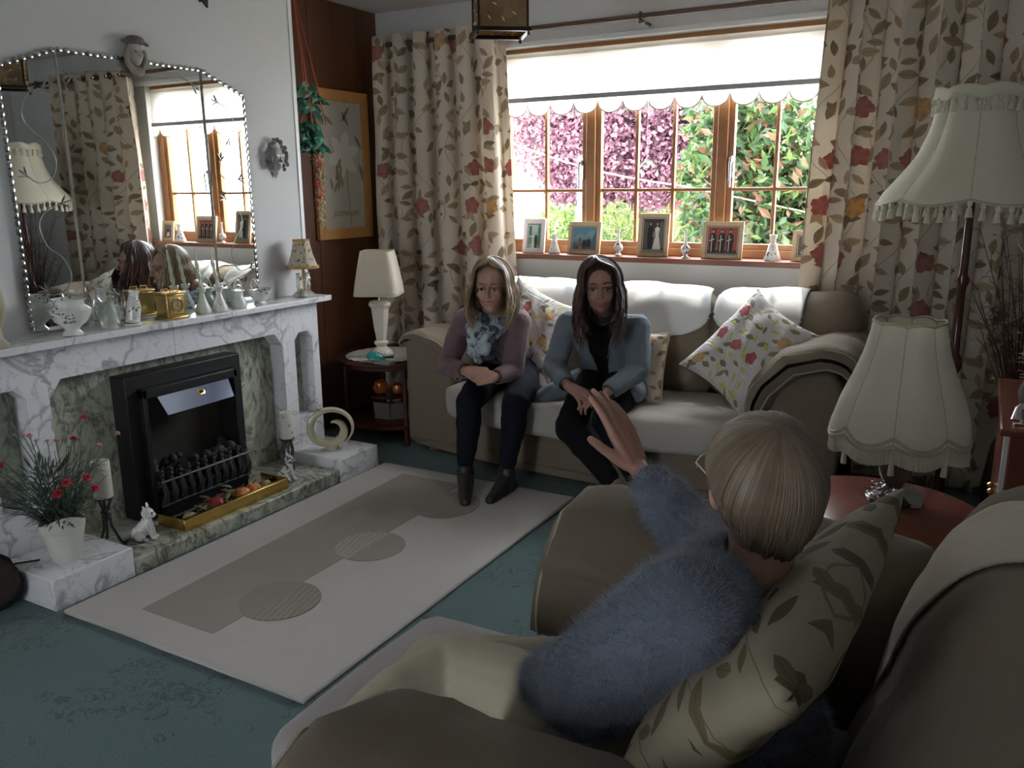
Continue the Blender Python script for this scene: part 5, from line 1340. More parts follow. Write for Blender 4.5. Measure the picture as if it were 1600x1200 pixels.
for x0, x1 in ((-2.44, -1.64), (-1.638, -.79)):
    def sg(p, x0=x0, x1=x1):
        x = p.x + (x0 + x1) / 2
        if p.y < 0: p.y += (fs_(x) - 3.46) * (-p.y / .33) * 1.0
        return p
    rbox(((x0 + x1) / 2, 3.80, .345), ((x1 - x0) / 2, .34, .083), .045, 'seat_cushion', TAN2, sf, puff=.012, wr=.004, sag=sg, n=20)
G().box(-2.62, -.58, 4.22, 4.36, .1, .86).build('back_frame', TAN, sf, bevel=.05, seg=4)
BKS = []
bkx = ((-2.50, -1.80), (-1.80, -1.13), (-1.13, -.47))
for k, (x0, x1) in enumerate(bkx):
    def sg(p, k=k, x0=x0, x1=x1):
        u = p.x / ((x1 - x0) / 2)
        if k == 2 and u > .3 and p.z > 0: p.z += .045 * ((u - .3) / .7) ** 1.5 * (p.z / .27); p.x += .03 * (p.z / .27) * (u - .3)
        p.y += -.05 * (1 - abs(p.z) / .3) * 1.0 if p.y < 0 else 0
        return p
    BKS.append(rbox(((x0 + x1) / 2, 4.16, .675), ((x1 - x0) / 2 - .002, .13, .262), .10, 'back_cushion', TAN, sf, puff=.02, wr=.016, ws=7, seed=k * 5, sag=sg, n=22))
# arms: body panel + flared pad
def arm_body(x0, x1, nm='arm_body'):
    s = 1 if x0 > -1.6 else -1
    pr = [(x0, .05), (x1, .05), (x1, .62), (x1 - s * .05, .68), (x0 + s * .08, .62), (x0, .5)]
    G().prism(pr, lambda a, b_, t: (a, t, b_), 3.70, 4.33).build(nm, TAN, sf, bevel=.035, seg=4)
arm_body(-.79, -.46); arm_body(-2.43, -2.76)
prR = [(-.815, .43), (-.80, .53), (-.745, .635), (-.65, .715), (-.53, .745), (-.43, .72), (-.395, .655)]
prL = [(-2.415, .43), (-2.43, .50), (-2.48, .56), (-2.56, .605), (-2.66, .635), (-2.75, .635), (-2.80, .60)]
for pr, sd in ((prR, 1), (prL, 2)):
    o, e0, e1 = sweep_pad(pr, 'y', 3.60 if sd == 1 else 3.70, 4.28, .135 if sd == 1 else .10, 'arm_pad', TAN, sf, wr=.013, seed=sd)
    G().tube(e0, .004, 6, cap=False).build('piping', PIPE, sf)
# antimacassars, laid over the real cushion surface
from mathutils.bvhtree import BVHTree
bv, bf = [], []
for o in BKS:
    k0 = len(bv); off = Vector((0, 0, 0)); bv += [v.co + off for v in o.data.vertices]; bf += [[k0 + i for i in p.vertices] for p in o.data.polygons]
BVH = BVHTree.FromPolygons(bv, bf)
def drape(p, cy=4.17, cz=.80, off=.007):
    p = Vector(p); c = Vector((p.x, cy, cz)) if p.z > cz else Vector((p.x, cy, p.z)); d = (c - p).normalized(); best = None
    for dx in (-.03, 0, .03):
        h = BVH.ray_cast(p - d * .12 + Vector((dx, 0, 0)), d, .4)
        if h[0] is not None:
            q = h[0] - d * off; q.x = p.x; s = (q - p).dot(d)
            if best is None or s < best: best = s
    return p if best is None else p + d * max(-.08, min(.05, best))
def antimac(xc, w_, drop, lab, yb=4.17, zt=.945, rr0=.115, skew=0, grp='white cloths over the sofa back'):
    def f(u, v):
        uu = 2 * u - 1; ln = .14 + rr0 * 1.57 + drop * math.sqrt(max(0, 1 - abs(uu) ** 2.2)); s = v * ln
        if s < .14: y, z = yb + .14 - s, zt + .006
        elif s < .14 + rr0 * 1.57: a = (s - .14) / rr0; y, z = yb - rr0 * math.sin(a), zt + .006 - rr0 * (1 - math.cos(a))
        else: y, z = yb - rr0 - .0 + .05 * (s - .14 - rr0 * 1.57) * -1, zt + .006 - rr0 - (s - .14 - rr0 * 1.57)
        x = xc + uu * w_ / 2 + skew * v
        q = .004 * nz((x * 6, v * 3, 3), 2); y += -.006 - abs(q); z += .012 + abs(q) * 1.5 + .010 * math.sin(math.pi * u)
        return drape((x, y - .012 * v, z))
    t = thing('antimacassar', lab, 'cloth', (xc, yb, zt), grp)
    CL = fabric('white_linen', (.74, .73, .72), .03, .15, .15)
    G().grid(f, 40, 26).build('linen_cloth', CL, t, solid=.002)
    g = G()
    for i in range(0, 91):
        u = i / 90; p = Vector(f(u, 1)); g.ell(p, (.0045, .003, .0045), 6)
    g.build('scalloped_edge', CL, t)
antimac(-2.12, .62, .12, 'white cloth over the left of the sofa back behind the blonde woman')
antimac(-1.46, .56, .13, 'white cloth over the middle of the sofa back beside the dark-haired woman', skew=.05)
antimac(-.90, .42, .09, 'white cloth over the right of the sofa back behind the large floral cushion')
FC = floral('floral_cushion', (.56, .53, .50), leaf=(.17, .15, .08), red=(.46, .10, .10), orange=(.60, .40, .18), k=1.25, dens=.7, fl=.42, yellow=(.52, .48, .14), crinkle=.5)
FC2 = floral('floral_cushion_b', (.50, .42, .33), leaf=(.17, .12, .06), red=(.42, .13, .10), orange=(.5, .3, .18), k=1.6, dens=.6, fl=.8)
pillow4([(-1.19, 3.74, .64), (-.86, 3.60, .455), (-.575, 3.86, .80), (-.90, 4.0, .985)], .17, 'cushion', FC, 'large crinkled floral cushion propped on a corner at the right end of the window sofa', group='floral cushions on the window sofa', seed=3, crease=.010, uvs=.55)
pillow4([(-1.56, 3.70, .45), (-1.262, 3.72, .45), (-1.278, 3.86, .76), (-1.56, 3.88, .76)], .10, 'cushion', FC2, 'small pink-flowered cushion standing beside the dark-haired woman', group='floral cushions on the window sofa', seed=6, uvs=.34, pipe=PIPE, wr=.006, pinch=.06)
pillow4([(-2.30, 3.72, .50), (-1.87, 3.74, .46), (-1.80, 3.94, .84), (-2.20, 4.02, 1.0)], .15, 'cushion', FC, 'large crinkled floral cushion standing between the two women', group='floral cushions on the window sofa', seed=8, crease=.010, uvs=.55)

TAND = fabric('tan_chenille_shaded', (.135, .107, .075), .18, 0, .6, 110, wrinkle=.8)  # the tan cloth again, with the armchair's shade put into its colour
# ---- armchair in the foreground
ac = thing('armchair', 'tan fabric armchair with flared padded arms in the right foreground', 'armchair', (-.45, 1.3, 0))
SZ2 = .455; YC = 1.255
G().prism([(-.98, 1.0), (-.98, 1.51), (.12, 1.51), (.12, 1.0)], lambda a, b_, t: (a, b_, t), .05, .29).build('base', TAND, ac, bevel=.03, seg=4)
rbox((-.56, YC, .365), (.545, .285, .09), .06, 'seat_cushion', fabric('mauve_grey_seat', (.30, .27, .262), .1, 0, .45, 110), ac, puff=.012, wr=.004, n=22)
for s in (1, -1):
    q = lambda y: YC + s * y
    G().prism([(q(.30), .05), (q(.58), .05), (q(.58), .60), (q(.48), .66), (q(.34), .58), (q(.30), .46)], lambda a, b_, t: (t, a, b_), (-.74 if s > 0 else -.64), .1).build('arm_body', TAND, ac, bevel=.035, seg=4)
    pr = [(q(.305), .44), (q(.33), .56), (q(.385), .665), (q(.46), .725), (q(.56), .735), (q(.64), .70), (q(.66), .65)] if s < 0 else [(q(.305), .44), (q(.33), .54), (q(.385), .63), (q(.46), .672), (q(.56), .68), (q(.64), .645), (q(.66), .59)]
    o, e0, e1 = sweep_pad(pr, 'x', (-.83 if s > 0 else -.72), .0, .11, 'arm_pad', TAND, ac, wr=.012, seed=4 + s)
    G().tube(e0, .0045, 6, cap=False).build('piping', PIPE, ac)
def sgb(p):
    u = p.y / .62
    p.x += .10 * (p.z / .3) + .03 * abs(u) ** 2
    p.z += .05 * max(0, u - .35) ** 1.2 * (1 if p.z > 0 else 0)
    if u > .55: p.x += .06 * (u - .55)
    return p
BKC = rbox((.06, 1.30, .57), (.13, .66, .27), .09, 'back_cushion', TAND, ac, puff=.03, wr=.034, ws=5, seed=9, sag=sgb, n=30)
G().box(.1, .28, .72, 1.90, .08, .74).build('back_frame', TAND, ac, bevel=.06, seg=4)
for x, y in ((-.9, 1.05), (-.9, 1.46), (.1, .85), (.1, 1.7)): G().lathe([(.025, 0), (.03, .05)], (x, y, 0), 12).build('foot', LF, ac)
def amf(u, v):
    s = -.16 + .66 * v; y = 1.42 + .30 * u + .04 * v; rr0 = .12; zt = .862; x0 = .06
    if s < 0: x, z = x0 - rr0 + .33 * s * -0 + (s * -.0) - .0, zt - rr0 + s
    elif s < rr0 * 1.57: a = s / rr0; x, z = x0 - rr0 * math.cos(a), zt - rr0 + rr0 * math.sin(a)
    elif s < rr0 * 1.57 + .17: x, z = x0 + (s - rr0 * 1.57), zt
    else: q = s - rr0 * 1.57 - .17; x, z = x0 + .17 + .08 * math.sin(min(1.57, q * 8)), zt - q
    x += .10 * (z - .57) / .3 - .012 if s < rr0 else .09
    return (x - .008, y, z + .020 + .010 * nz((x * 6, y * 9, 2), 1.5))
am = thing('antimacassar', 'pale lace-edged cloth over the back of the foreground armchair', 'cloth', (.1, 1.58, .88))
G().grid(amf, 26, 40).build('linen_cloth', fabric('beige_linen', (.40, .36, .29), .06, 0, .2, wrinkle=.8), am, solid=.003)
sw = am.children[0].modifiers.new('lie', 'SHRINKWRAP'); sw.target = BKC; sw.wrap_method = 'NEAREST_SURFACEPOINT'; sw.wrap_mode = 'ABOVE_SURFACE'; sw.offset = .005
am.children[0].modifiers.move(1, 0)
g = G()
for u in (0, 1):
    for i in range(61): g.ell(amf(u, i / 60), (.005, .005, .003), 6)
o = g.build('scalloped_edge', fabric('beige_linen', (.42, .38, .31)), am); o['kind'] = 'stuff'; sw = o.modifiers.new('lie', 'SHRINKWRAP'); sw.target = BKC; sw.wrap_mode = 'ABOVE_SURFACE'; sw.offset = .005
FC3 = floral('leafy_cushion', (.25, .215, .15), leaf=(.062, .05, .024), red=(.18, .09, .06), orange=(.14, .10, .05), k=1.05, dens=.75, fl=.10)
pillow4([(-.34, .83, .70), (-.13, .86, .90), (-.075, 1.60, .915), (-.34, 1.52, .56)], .15, 'cushion', FC3, 'large olive leaf-patterned cushion behind the older woman in the armchair', seed=4, uvs=.62, wr=.008, pinch=.05)

# ---- round side table with fringed lamp, between armchair and window
MAR = wood('reddish_mahogany', (.13, .035, .025), (.21, .065, .045), .22, (2, 2, 2), 4)
st = thing('side_table', 'round reddish mahogany side table behind the armchair carrying the fringed lamp', 'table', (-.15, 2.62, 0))
G().lathe([(.29, .475), (.31, .482), (.31, .495), (.295, .50)], (-.20, 2.60, 0), 44).build('table_top', MAR, st)
G().lathe([(.04, .04), (.05, .08), (.025, .14), (.035, .28), (.02, .38), (.045, .45), (.08, .476)], (-.20, 2.60, 0), 20).build('pedestal', MAH, st)
for k in range(3):
    a = 2 * PI * k / 3; G().tube([(-.20 + .03 * math.cos(a), 2.60 + .03 * math.sin(a), .10), (-.20 + .16 * math.cos(a), 2.60 + .16 * math.sin(a), .08), (-.20 + .25 * math.cos(a), 2.60 + .25 * math.sin(a), .018)], [.026, .020, .016], 8).build('leg', MAH, st)
CRM = fabric('cream_silk', (.68, .65, .53), .04, .35, .1); CRB = plain('cream_braid', (.40, .37, .28), .8, .15, 60, .5, 90)
def tassel(t, p, L, r, mt, nm='tassel'):
    g = G(); p = Vector(p); g.lathe([(r * .3, 0), (r * .62, -r * .5), (r * .7, -r * 1.1), (r * .38, -r * 1.7), (r * .6, -r * 2.2), (r, -L), (r * .5, -L)], tuple(p), 8); return g.build(nm, mt, t)
fl_ = thing('fringed_table_lamp', 'cream bell-shaped lampshade lamp with scalloped fringe on the side table', 'lamp', (-.165, 2.70, .50))
LX, LY = -.160, 2.70
G().lathe([(.075, 0), (.08, .012), (.05, .03), (.025, .05), (.045, .08), (.05, .11), (.02, .15), (.012, .17), (.012, .32)], (LX, LY, .501), 24).build('lamp_base', plain('dark_glazed_base', (.10, .08, .06), .2, .3), fl_)
prf = [(.200, .725), (.197, .76), (.175, .83), (.145, .90), (.120, .97), (.106, 1.03), (.102, 1.055)]
f_ = shade(fl_, (LX, LY, 0), prf, 96, 8, CRM, .016, CRB, .05, ew=.004, topscal=.008)
for k in range(8):
    G().tube([f_(k / 8, v / 12) for v in range(13)], .0022, 5).build('rib_seam', CRB, fl_)
def fold(v0, off): return [Vector(f_(i / 96, v0)) + Vector((0, 0, -off * abs(math.sin(PI * ((i / 96 * 8) % 1))))) + (Vector(f_(i / 96, v0)) - Vector((LX, LY, Vector(f_(i / 96, v0)).z))).normalized() * .003 for i in range(97)]
for v0, off in ((.13, .022), (.02, .004)):
    G().tube(fold(v0, off), .0035, 5, cap=False).build('scallop_braid', CRB, fl_)
    G().tube([p - Vector((0, 0, .006)) for p in fold(v0, off)], .0025, 5, cap=False).build('scallop_braid', CRB, fl_)
g = G()
for i in range(0, 360):
    p = Vector(f_(i / 360, 0)); g.tube([p, p + Vector((rr.uniform(-.001, .001), 0, -.048 - .002 * rr.random()))], [.0016, .0020], 4)
g.build('fringe', CRM, fl_)['kind'] = 'stuff'
for k in range(8): tassel(fl_, Vector(f_(k / 8, .01)) + Vector((0, 0, .0)), .088, .009, CRM)
# silver ornament and small lidded pot on the side table
def pz(px, py, z): return at(px, py, Z=z)
p = pz(1383, 800, .501); t = thing('silver_filigree_basket', 'small silver filigree flower ornament on the side table', 'ornament', tuple(p))
g = G().lathe([(.02, 0), (.022, .004), (.008, .01), (.007, .03), (.026, .045), (.032, .062), (.028, .062), (.01, .04)], tuple(p), 18); g.build('dish', SILVER, t)
for i in range(34):
    a = rr.uniform(2, 5.2); q = p + Vector((math.cos(a) * rr.uniform(.02, .065), math.sin(a) * rr.uniform(.02, .05), rr.uniform(.045, .085))); g = G()
    for k in range(4):
        b_ = k * 1.57; g.tube([q, q + Vector((math.cos(b_) * .009, math.sin(b_) * .009, .004)), q + Vector((math.cos(b_ + .6) * .011, math.sin(b_ + .6) * .011, .009))], [.0014, .002, .0008], 4)
    g.build('filigree_flower', SILVER, t)
p = pz(1425, 790, .501); t = thing('lidded_pot', 'small pale lidded pot standing beside the silver ornament on the side table', 'pot', tuple(p))
Mt2 = Matrix.Translation(p + Vector((0, 0, .0)))
G().lathe([(.024, 0), (.027, .004), (.027, .035), (.025, .038)], (0, 0, 0), 20, M=Mt2).build('pot_body', plain('pale_grey_pot', (.40, .40, .35), .4), t)
G().lathe([(.029, .038), (.029, .046), (.020, .052), (.012, .053), (.010, .058), (.001, .06)], (0, 0, 0), 20, M=Mt2).build('lid', plain('pale_grey_pot', (.40, .40, .35), .4), t)

# ---- tall standard lamp
fl2 = thing('standard_lamp', 'tall standard lamp with cream bell shade and tassels in front of the right curtain', 'lamp', (-.068, 3.76, 0))
SX, SY = -.050, 3.76
G().lathe([(.15, 0), (.16, .02), (.12, .04), (.05, .06), (.03, .09), (.04, .13), (.022, .17), (.018, .35), (.03, .38), (.02, .41), (.018, .70), (.032, .73), (.034, .76), (.018, .79), (.016, 1.05), (.026, 1.08), (.016, 1.11), (.014, 1.44), (.01, 1.5)], (SX, SY, 0), 20).build('turned_pole', MAH, fl2)
pf2 = [(.345, 1.40), (.325, 1.43), (.268, 1.49), (.212, 1.565), (.178, 1.65), (.16, 1.73), (.155, 1.79)]
f2 = shade(fl2, (SX, SY, 0), pf2, 96, 8, CRM, .022, CRB, .05, ew=.006, topscal=.012)
for k in range(8): G().tube([f2(k / 8, v / 12) for v in range(13)], .0025, 5).build('rib_seam', CRB, fl2)
for i in range(48): tassel(fl2, Vector(f2(i / 48, .0)), .062, .014, CRM)
for i in range(26):
    pt_ = Vector(f2(i / 26, .93)); c_2 = Vector((SX, SY, pt_.z)); tassel(fl2, pt_ + (pt_ - c_2).normalized() * .008, .055, .014, CRM)
g = G().grid(lambda u, v: Vector((SX, SY, 0)) + Vector((math.cos(2 * PI * u) * (.163 + .006 * math.sin(60 * u) + .006 * v), math.sin(2 * PI * u) * (.163 + .006 * v), 1.80 - .045 * v + .012 * abs(math.sin(8 * PI * u)))), 96, 4, closeu=True)
g.build('top_frill', CRM, fl2, solid=.002)
for q in (-1, 1): G().tube([(SX, SY, 1.5), (SX + q * .02, SY, 1.6), (SX, SY, 1.74)], .003, 5).build('shade_carrier', GOLD, fl2)
g = G()
for k in range(3):
    a = 2 * PI * k / 3; g.tube([(SX, SY, 1.74), (SX + .172 * math.cos(a), SY + .172 * math.sin(a), 1.78)], .003, 5)
g.build('spider', GOLD, fl2)
G().ell((SX, SY, 1.57), (.03, .03, .04), 14).build('bulb', CHP, fl2)

# ---- mahogany sideboard and dried arrangement at the right edge
sbd = thing('sideboard', 'reddish mahogany cabinet cut by the right edge of the picture', 'cabinet', (.42, 2.95, 0))
G().box(.135, .72, 2.77, 3.45, .10, .735).build('carcass', MAR, sbd, bevel=.004)
G().box(.105, .74, 2.73, 3.48, .735, .76).build('cabinet_top', MAR, sbd, bevel=.006)
G().box(.15, .70, 2.79, 3.43, 0, .10).build('plinth', MAH, sbd, bevel=.003)
for k in range(2):
    y0_ = 2.79 + k * .33
    G().box(.122, .134, y0_, y0_ + .32, .13, .72).build('door', MAR, sbd, bevel=.004)
    G().lathe([(.010, 0), (.012, .01), (.006, .018)], (0, 0, 0), 12, M=Matrix.Translation((.121, y0_ + (.29 if k == 0 else .03), .45)) @ Matrix.Rotation(R(-90), 4, 'Y')).build('knob', GOLD, sbd)
G().box(.118, .132, 2.745, 2.765, .10, .735).build('edge_highlight', CREAMP, sbd, bevel=.001)  # white strip painted in as the light caught along the door edge
dv_ = thing('dried_flower_vase', 'tall dark vase of dried twigs with small pale buds beside the standard lamp', 'vase', (.20, 3.92, 0))
vx, vy = .20, 3.92
G().lathe([(.06, 0), (.08, .05), (.10, .2), (.08, .38), (.045, .47), (.055, .52), (.045, .52), (.035, .46)], (vx, vy, 0), 24).build('vase_body', plain('dark_vase', (.05, .03, .025), .25, .3), dv_)
TW = plain('dark_twig', (.10, .05, .035), .8, .3); BUD = plain('dried_bud', (.55, .45, .42), .8, .2)
g = G(); rq = random.Random(11)
for i in range(60):
    e = Vector((vx + rq.uniform(-.22, .2), vy + rq.uniform(-.22, .18), rq.uniform(.85, 1.38))); b_ = Vector((vx, vy, .45)); m_ = b_.lerp(e, .5) + Vector((rq.uniform(-.03, .03), 0, .05))
    g.tube([b_, m_, e], [.003, .002, .0012], 5)
    for k in range(5):
        s_ = m_.lerp(e, rq.random()); g.tube([s_, s_ + Vector((rq.uniform(-.06, .06), rq.uniform(-.06, .06), rq.uniform(.0, .07)))], .001, 4)
o = g.build('twigs', TW, dv_); o['kind'] = 'stuff'
for i in range(60):
    c = Vector((vx + rq.uniform(-.22, .16), vy + rq.uniform(-.24, .0), rq.uniform(.68, 1.34))); g = G()
    for k in range(4): leafshape(g, c, (math.cos(k * 1.6), math.sin(k * 1.6), rq.uniform(0, 1)), (0, 0, 1), .014, .006, .3, 3)
    g.build('bud', BUD, dv_)
gr = thing('dried_grass_bundle', 'bundle of pale dried grass stems leaning across the right edge above the cabinet', 'dried grass', (.3, 3.2, .76))
G().lathe([(.05, 0), (.06, .02), (.055, .16), (.045, .22), (.05, .24), (.04, .24), (.04, .1)], (.34, 3.2, .761), 18).build('pot', MAH, gr)
GM_ = plain('dried_grass', (.30, .25, .16), .8, .3)
for i in range(26):
    a = rq.uniform(-.05, .05); e = Vector((.16 + rq.uniform(-.06, .30), 3.15 + rq.uniform(-.2, .12), 1.22 + rq.uniform(-.1, .25)))
    G().tube([(.34 + a * .3, 3.2, .85), (.30 + a, 3.18, 1.02), e], [.002, .002, .004], 5).build('stem', GM_, gr)
sv2 = thing('silver_posy', 'silver figure with dried posy on the cabinet at the right edge', 'ornament', (.165, 2.80, .76))
q0 = Vector((.165, 2.80, .761))
G().lathe([(.028, 0), (.030, .006), (.012, .015), (.010, .04), (.022, .07), (.026, .10), (.014, .14), (.018, .15)], tuple(q0), 18).build('silver_body', SILVER, sv2)
G().tube([q0 + Vector((0, 0, .06)), q0 + Vector((-.02, -.03, .05)), q0 + Vector((-.025, -.05, .02))], [.012, .010, .014], 10).build('silver_spout', SILVER, sv2)
for i in range(26):
    c = q0 + Vector((rq.uniform(-.03, .03), rq.uniform(-.03, .03), rq.uniform(.14, .22))); g = G()
    for k in range(4): leafshape(g, c, (math.cos(k * 1.6), math.sin(k * 1.6), rq.uniform(0, 1)), (0, 0, 1), .016, .007, .3, 3)
    g.build('dried_flower', BUD if i % 2 else plain('dusty_pink', (.35, .18, .16), .8), sv2)
# ------------------------------------------------------------ people
def frame(o, F, U=(0, 0, 1)):
    F = Vector(F).normalized(); U = Vector(U); Rr = F.cross(U).normalized(); U = Rr.cross(F)
    M = Matrix((Rr, F, U)).transposed().to_4x4(); M.translation = Vector(o); return M
def head_prims(g, M, s=1.0, neck=None, smile=0):
    P = lambda x, y, z: M @ (Vector((x, y, z)) * s)
    Rm = M.to_3x3()
    e = lambda c, r, n=16: g.ell(P(*c), tuple(q * s for q in r), n, rot=Rm)
    e((0, -.012, .028), (.072, .092, .080), 22); e((0, .030, -.030), (.058, .058, .068), 18); e((0, .045, -.075), (.038, .038, .030), 14); e((0, .068, -.093), (.018, .016, .014), 12)
    for q in (-1, 1):
        e((q * .034, .062, -.032 + .004 * smile), (.021 + .003 * smile, .019, .019), 12); e((q * .034, .022, -.066), (.017, .032, .020), 12)
        e((q * .074, -.008, -.012), (.011, .019, .031), 12); e((q * .011, .098, -.030), (.0085, .0085, .0065), 10)
        g.cap(P(q * .012, .084, .020), .009 * s, P(q * .046, .068, .018), .009 * s)
    g.cap(P(0, .082, .010), .0085 * s, P(0, .105, -.026), .0105 * s)
    e((0, .081, -.056), (.023, .012, .0065), 12); e((0, .079, -.065), (.019, .012, .007), 12)
    if neck: g.cap(P(0, -.022, -.055), .052 * s, neck[0], neck[1] * s); g.cap(P(0, .0, -.06), .046 * s, neck[0], neck[1] * s)
def face_parts(M, root, s, lipc, browc, irisc=(.10, .06, .03), smile=0):
    P = lambda x, y, z: M @ (Vector((x, y, z)) * s); Rm = M.to_3x3()
    EW = plain('eye_white', (.34, .31, .29), .3); IR = plain('iris_%d' % int(irisc[0] * 99), irisc, .1); LP = plain('lips_%d' % int(lipc[0] * 99), lipc, .4); BW = plain('brow_%d' % int(browc[0] * 99), browc, .8)
    for q in (-1, 1):
        e = G().ell(P(q * .031, .0755, .0), (.0115 * s, .0085 * s, .0052 * s), 12, rot=Rm).build('eye', EW, root)
        G().ell(P(q * .030, .0815, -.0005), (.0052 * s, .004 * s, .0055 * s), 10, rot=Rm).build('iris', IR, e)
        G().tube([P(q * .018, .0845, .0045), P(q * .031, .0865, .0085), P(q * .044, .0775, .0035)], .0018 * s, 5).build('eyelid', BW, root)
        G().tube([P(q * .014, .0925, .024), P(q * .030, .0900, .0295), P(q * .048, .0755, .024)], [.0022 * s, .0028 * s, .001 * s], 6).build('eyebrow', BW, root)
    lw = .024 + .006 * smile
    up_ = [P(lw * t, .0945 - 9 * (lw * t) ** 2 - .001, -.0575 + .009 * smile * abs(t) ** 2 + (.0015 if .1 < abs(t) < .5 else 0)) for t in (-1, -.6, -.3, 0, .3, .6, 1)]
    lo_ = [P(lw * t, .0925 - 8 * (lw * t) ** 2, -.0655 + (.0075 + .009 * smile) * abs(t) ** 2 - .002 * smile) for t in (-1, -.6, -.3, 0, .3, .6, 1)]
    if smile:
        G().tube([P(lw * .8 * t, .0915 - 9 * (lw * .8 * t) ** 2, -.061 + .006 * t * t) for t in (-1, -.5, 0, .5, 1)], [.0015 * s, .003 * s, .0036 * s, .003 * s, .0015 * s], 6).build('teeth', plain('teeth', (.65, .62, .56), .3), root)
    G().tube(up_, [.001 * s, .0028 * s, .0034 * s, .003 * s, .0034 * s, .0028 * s, .001 * s], 6).build('lips', LP, root); G().tube(lo_, [.001 * s, .003 * s, .0038 * s, .004 * s, .0038 * s, .003 * s, .001 * s], 6).build('lips', LP, root)
def hand_prims(g, W, d, n, th, curls=((.1, .15, .1),) * 4, spread=.12, thumb=(.75, .9, .25), tb=.2, s=1.0):
    """W wrist, d finger direction, n palm normal (towards which fingers curl), th thumb side"""
    W, d, n = Vector(W), Vector(d).normalized(), Vector(n); n = (n - d * n.dot(d)).normalized(); th = Vector(th); th = (th - d * th.dot(d) - n * th.dot(n)).normalized()
    tips = []
    for i in range(4):
        o = (1.5 - i) * .0195 * s; kl = (.088, .091, .086, .078)[i] * s
        B = W + d * .008 * s + th * o * .62; K = W + d * kl + th * o; g.cap(B, .0135 * s, K, .0110 * s)
        dd = (d + th * spread * (1.5 - i) / 1.5).normalized(); p = K; a = 0
        for j, (L, r0, r1) in enumerate(((.043, .0098, .0088), (.026, .0086, .0078), (.021, .0078, .0066))):
            L *= (.95, 1.06, 1.0, .78)[i] * s; a += curls[i][j]; v = dd * math.cos(a) + n * math.sin(a)
            q = p + v * L; g.cap(p, r0 * s, q, r1 * s); p = q
        tips.append(p)
    g.ell(W + d * .045 * s, (.030 * s, .030 * s, .030 * s), 12) if False else None
    g.cap(W + d * .02 * s + n * .004 * s, .018 * s, W + d * .06 * s + n * .003 * s, .016 * s)
    T0 = W + d * .016 * s + th * .018 * s + n * .006 * s; tv = (d * thumb[0] + th * thumb[1] + n * thumb[2]).normalized()
    T1 = T0 + tv * .044 * s; g.cap(T0, .0165 * s, T1, .0120 * s); tv2 = (tv + d * tb).normalized(); T2 = T1 + tv2 * .033 * s; g.cap(T1, .0115 * s, T2, .0100 * s)
    T3 = T2 + (tv2 + d * tb * .6).normalized() * .026 * s; g.cap(T2, .0100 * s, T3, .0082 * s); tips.append(T3)
    return tips
def caps(g, pts, n=14):
    for (a, ra), (b_, rb_) in zip(pts, pts[1:]): g.cap(a, ra, b_, rb_, n)
def hair_locks(M, root, s, mat, n, length, part=0.0, width=1.0, hair_r=1.0, face=52, seed=1, wave=.008, end_in=.0, rs0=(.0030, .0062), gravity=(0, 0, -1), droop=94, frontpull=0.0, name='hair_lock', fringe=0, outset=.0, start=.02):
    """long locks flowing from the parting over the skull and hanging down"""
    rq = random.Random(seed); Gv = Vector(gravity).normalized(); P = lambda x, y, z: M @ (Vector((x, y, z)) * s)
    def skull(phi, az, k):
        return (math.sin(phi) * math.sin(az) * .084 * k, -.012 + math.sin(phi) * math.cos(az) * (.098 if math.cos(az) > 0 else .104) * k, .024 + math.cos(phi) * .094 * k)
    for i in range(n):
        sgn = 1 if i % 2 else -1; az = rq.random() ** .85 * PI
        k = hair_r * (1 + .05 * rq.random()); pts = []; start_ = start; fa = R(face + rq.uniform(-4, 4)); top = R(droop)
        ph0 = start
        for j in range(13):
            t = j / 12; phi = ph0 + (top - ph0) * t
            a2 = az
            if az < fa:
                q = max(0, min(1, (math.degrees(phi) - 22) / 38)); q = q * q * (3 - 2 * q); a2 = az + (fa - az) * q
                if fringe: a2 = az
            x, y, z = skull(phi, sgn * a2, k); x += part * (1 - t) ** 2
            if az < fa and not fringe: y = min(y, .085 + .01 * (1 - t)); 
            if fringe and az < fa and phi > R(58): break
            pts.append(P(x, y, z))
        if not (fringe and az < fa):
            L = length * (.62 + .45 * rq.random()); e = pts[-1]; out_ = (e - P(0, -.02, -.02)); out_ = (out_ - Gv * out_.dot(Gv)).normalized(); m_ = 9; fr = rq.uniform(0, 6)
            fwd = (M.to_3x3() @ Vector((0, 1, 0)))
            for j in range(1, m_ + 1):
                t = j / m_; pts.append(e + Gv * L * t + out_ * (-.012 * t + end_in * t * t * -1 + outset * math.sin(PI * t)) + fwd * frontpull * t * (1 if az < 1.5 else .3) + Vector((math.sin(fr + t * 5), math.cos(fr * 1.3 + t * 4), 0)) * wave * t * rq.random())
        r0 = rq.uniform(*rs0) * s; m2 = len(pts)
        rs_ = [r0 * (.75 + .5 * math.sin(PI * min(1, (q + 1) / m2))) * (1 - .75 * (q / (m2 - 1)) ** 4) for q in range(m2)]
        g.tube(pts, rs_, 6, flat=.75) if False else HG[-1].tube(pts, rs_, 5, flat=.7)
HG = []
def hair(M, root, s, mats, n, length, **k):
    for j, mt in enumerate(mats):
        HG.append(G()); kk = dict(k); kk['seed'] = k.get('seed', 1) + 17 * j
        hair_locks(M, root, s, mt, n // len(mats), length, **kk)
        o = HG[-1].build('hair_strands', mt, root); o['kind'] = 'stuff'
def hair_mat(name, c, rough=.38):
    mt, b = newmat(name); co = coord(); n = noise_t(co, 45, 3)
    setp(b, Base_Color=mix(n, tuple(x * .7 for x in c), tuple(min(1, x * 1.25) for x in c)), Roughness=rough, Sheen_Weight=.15); return mt
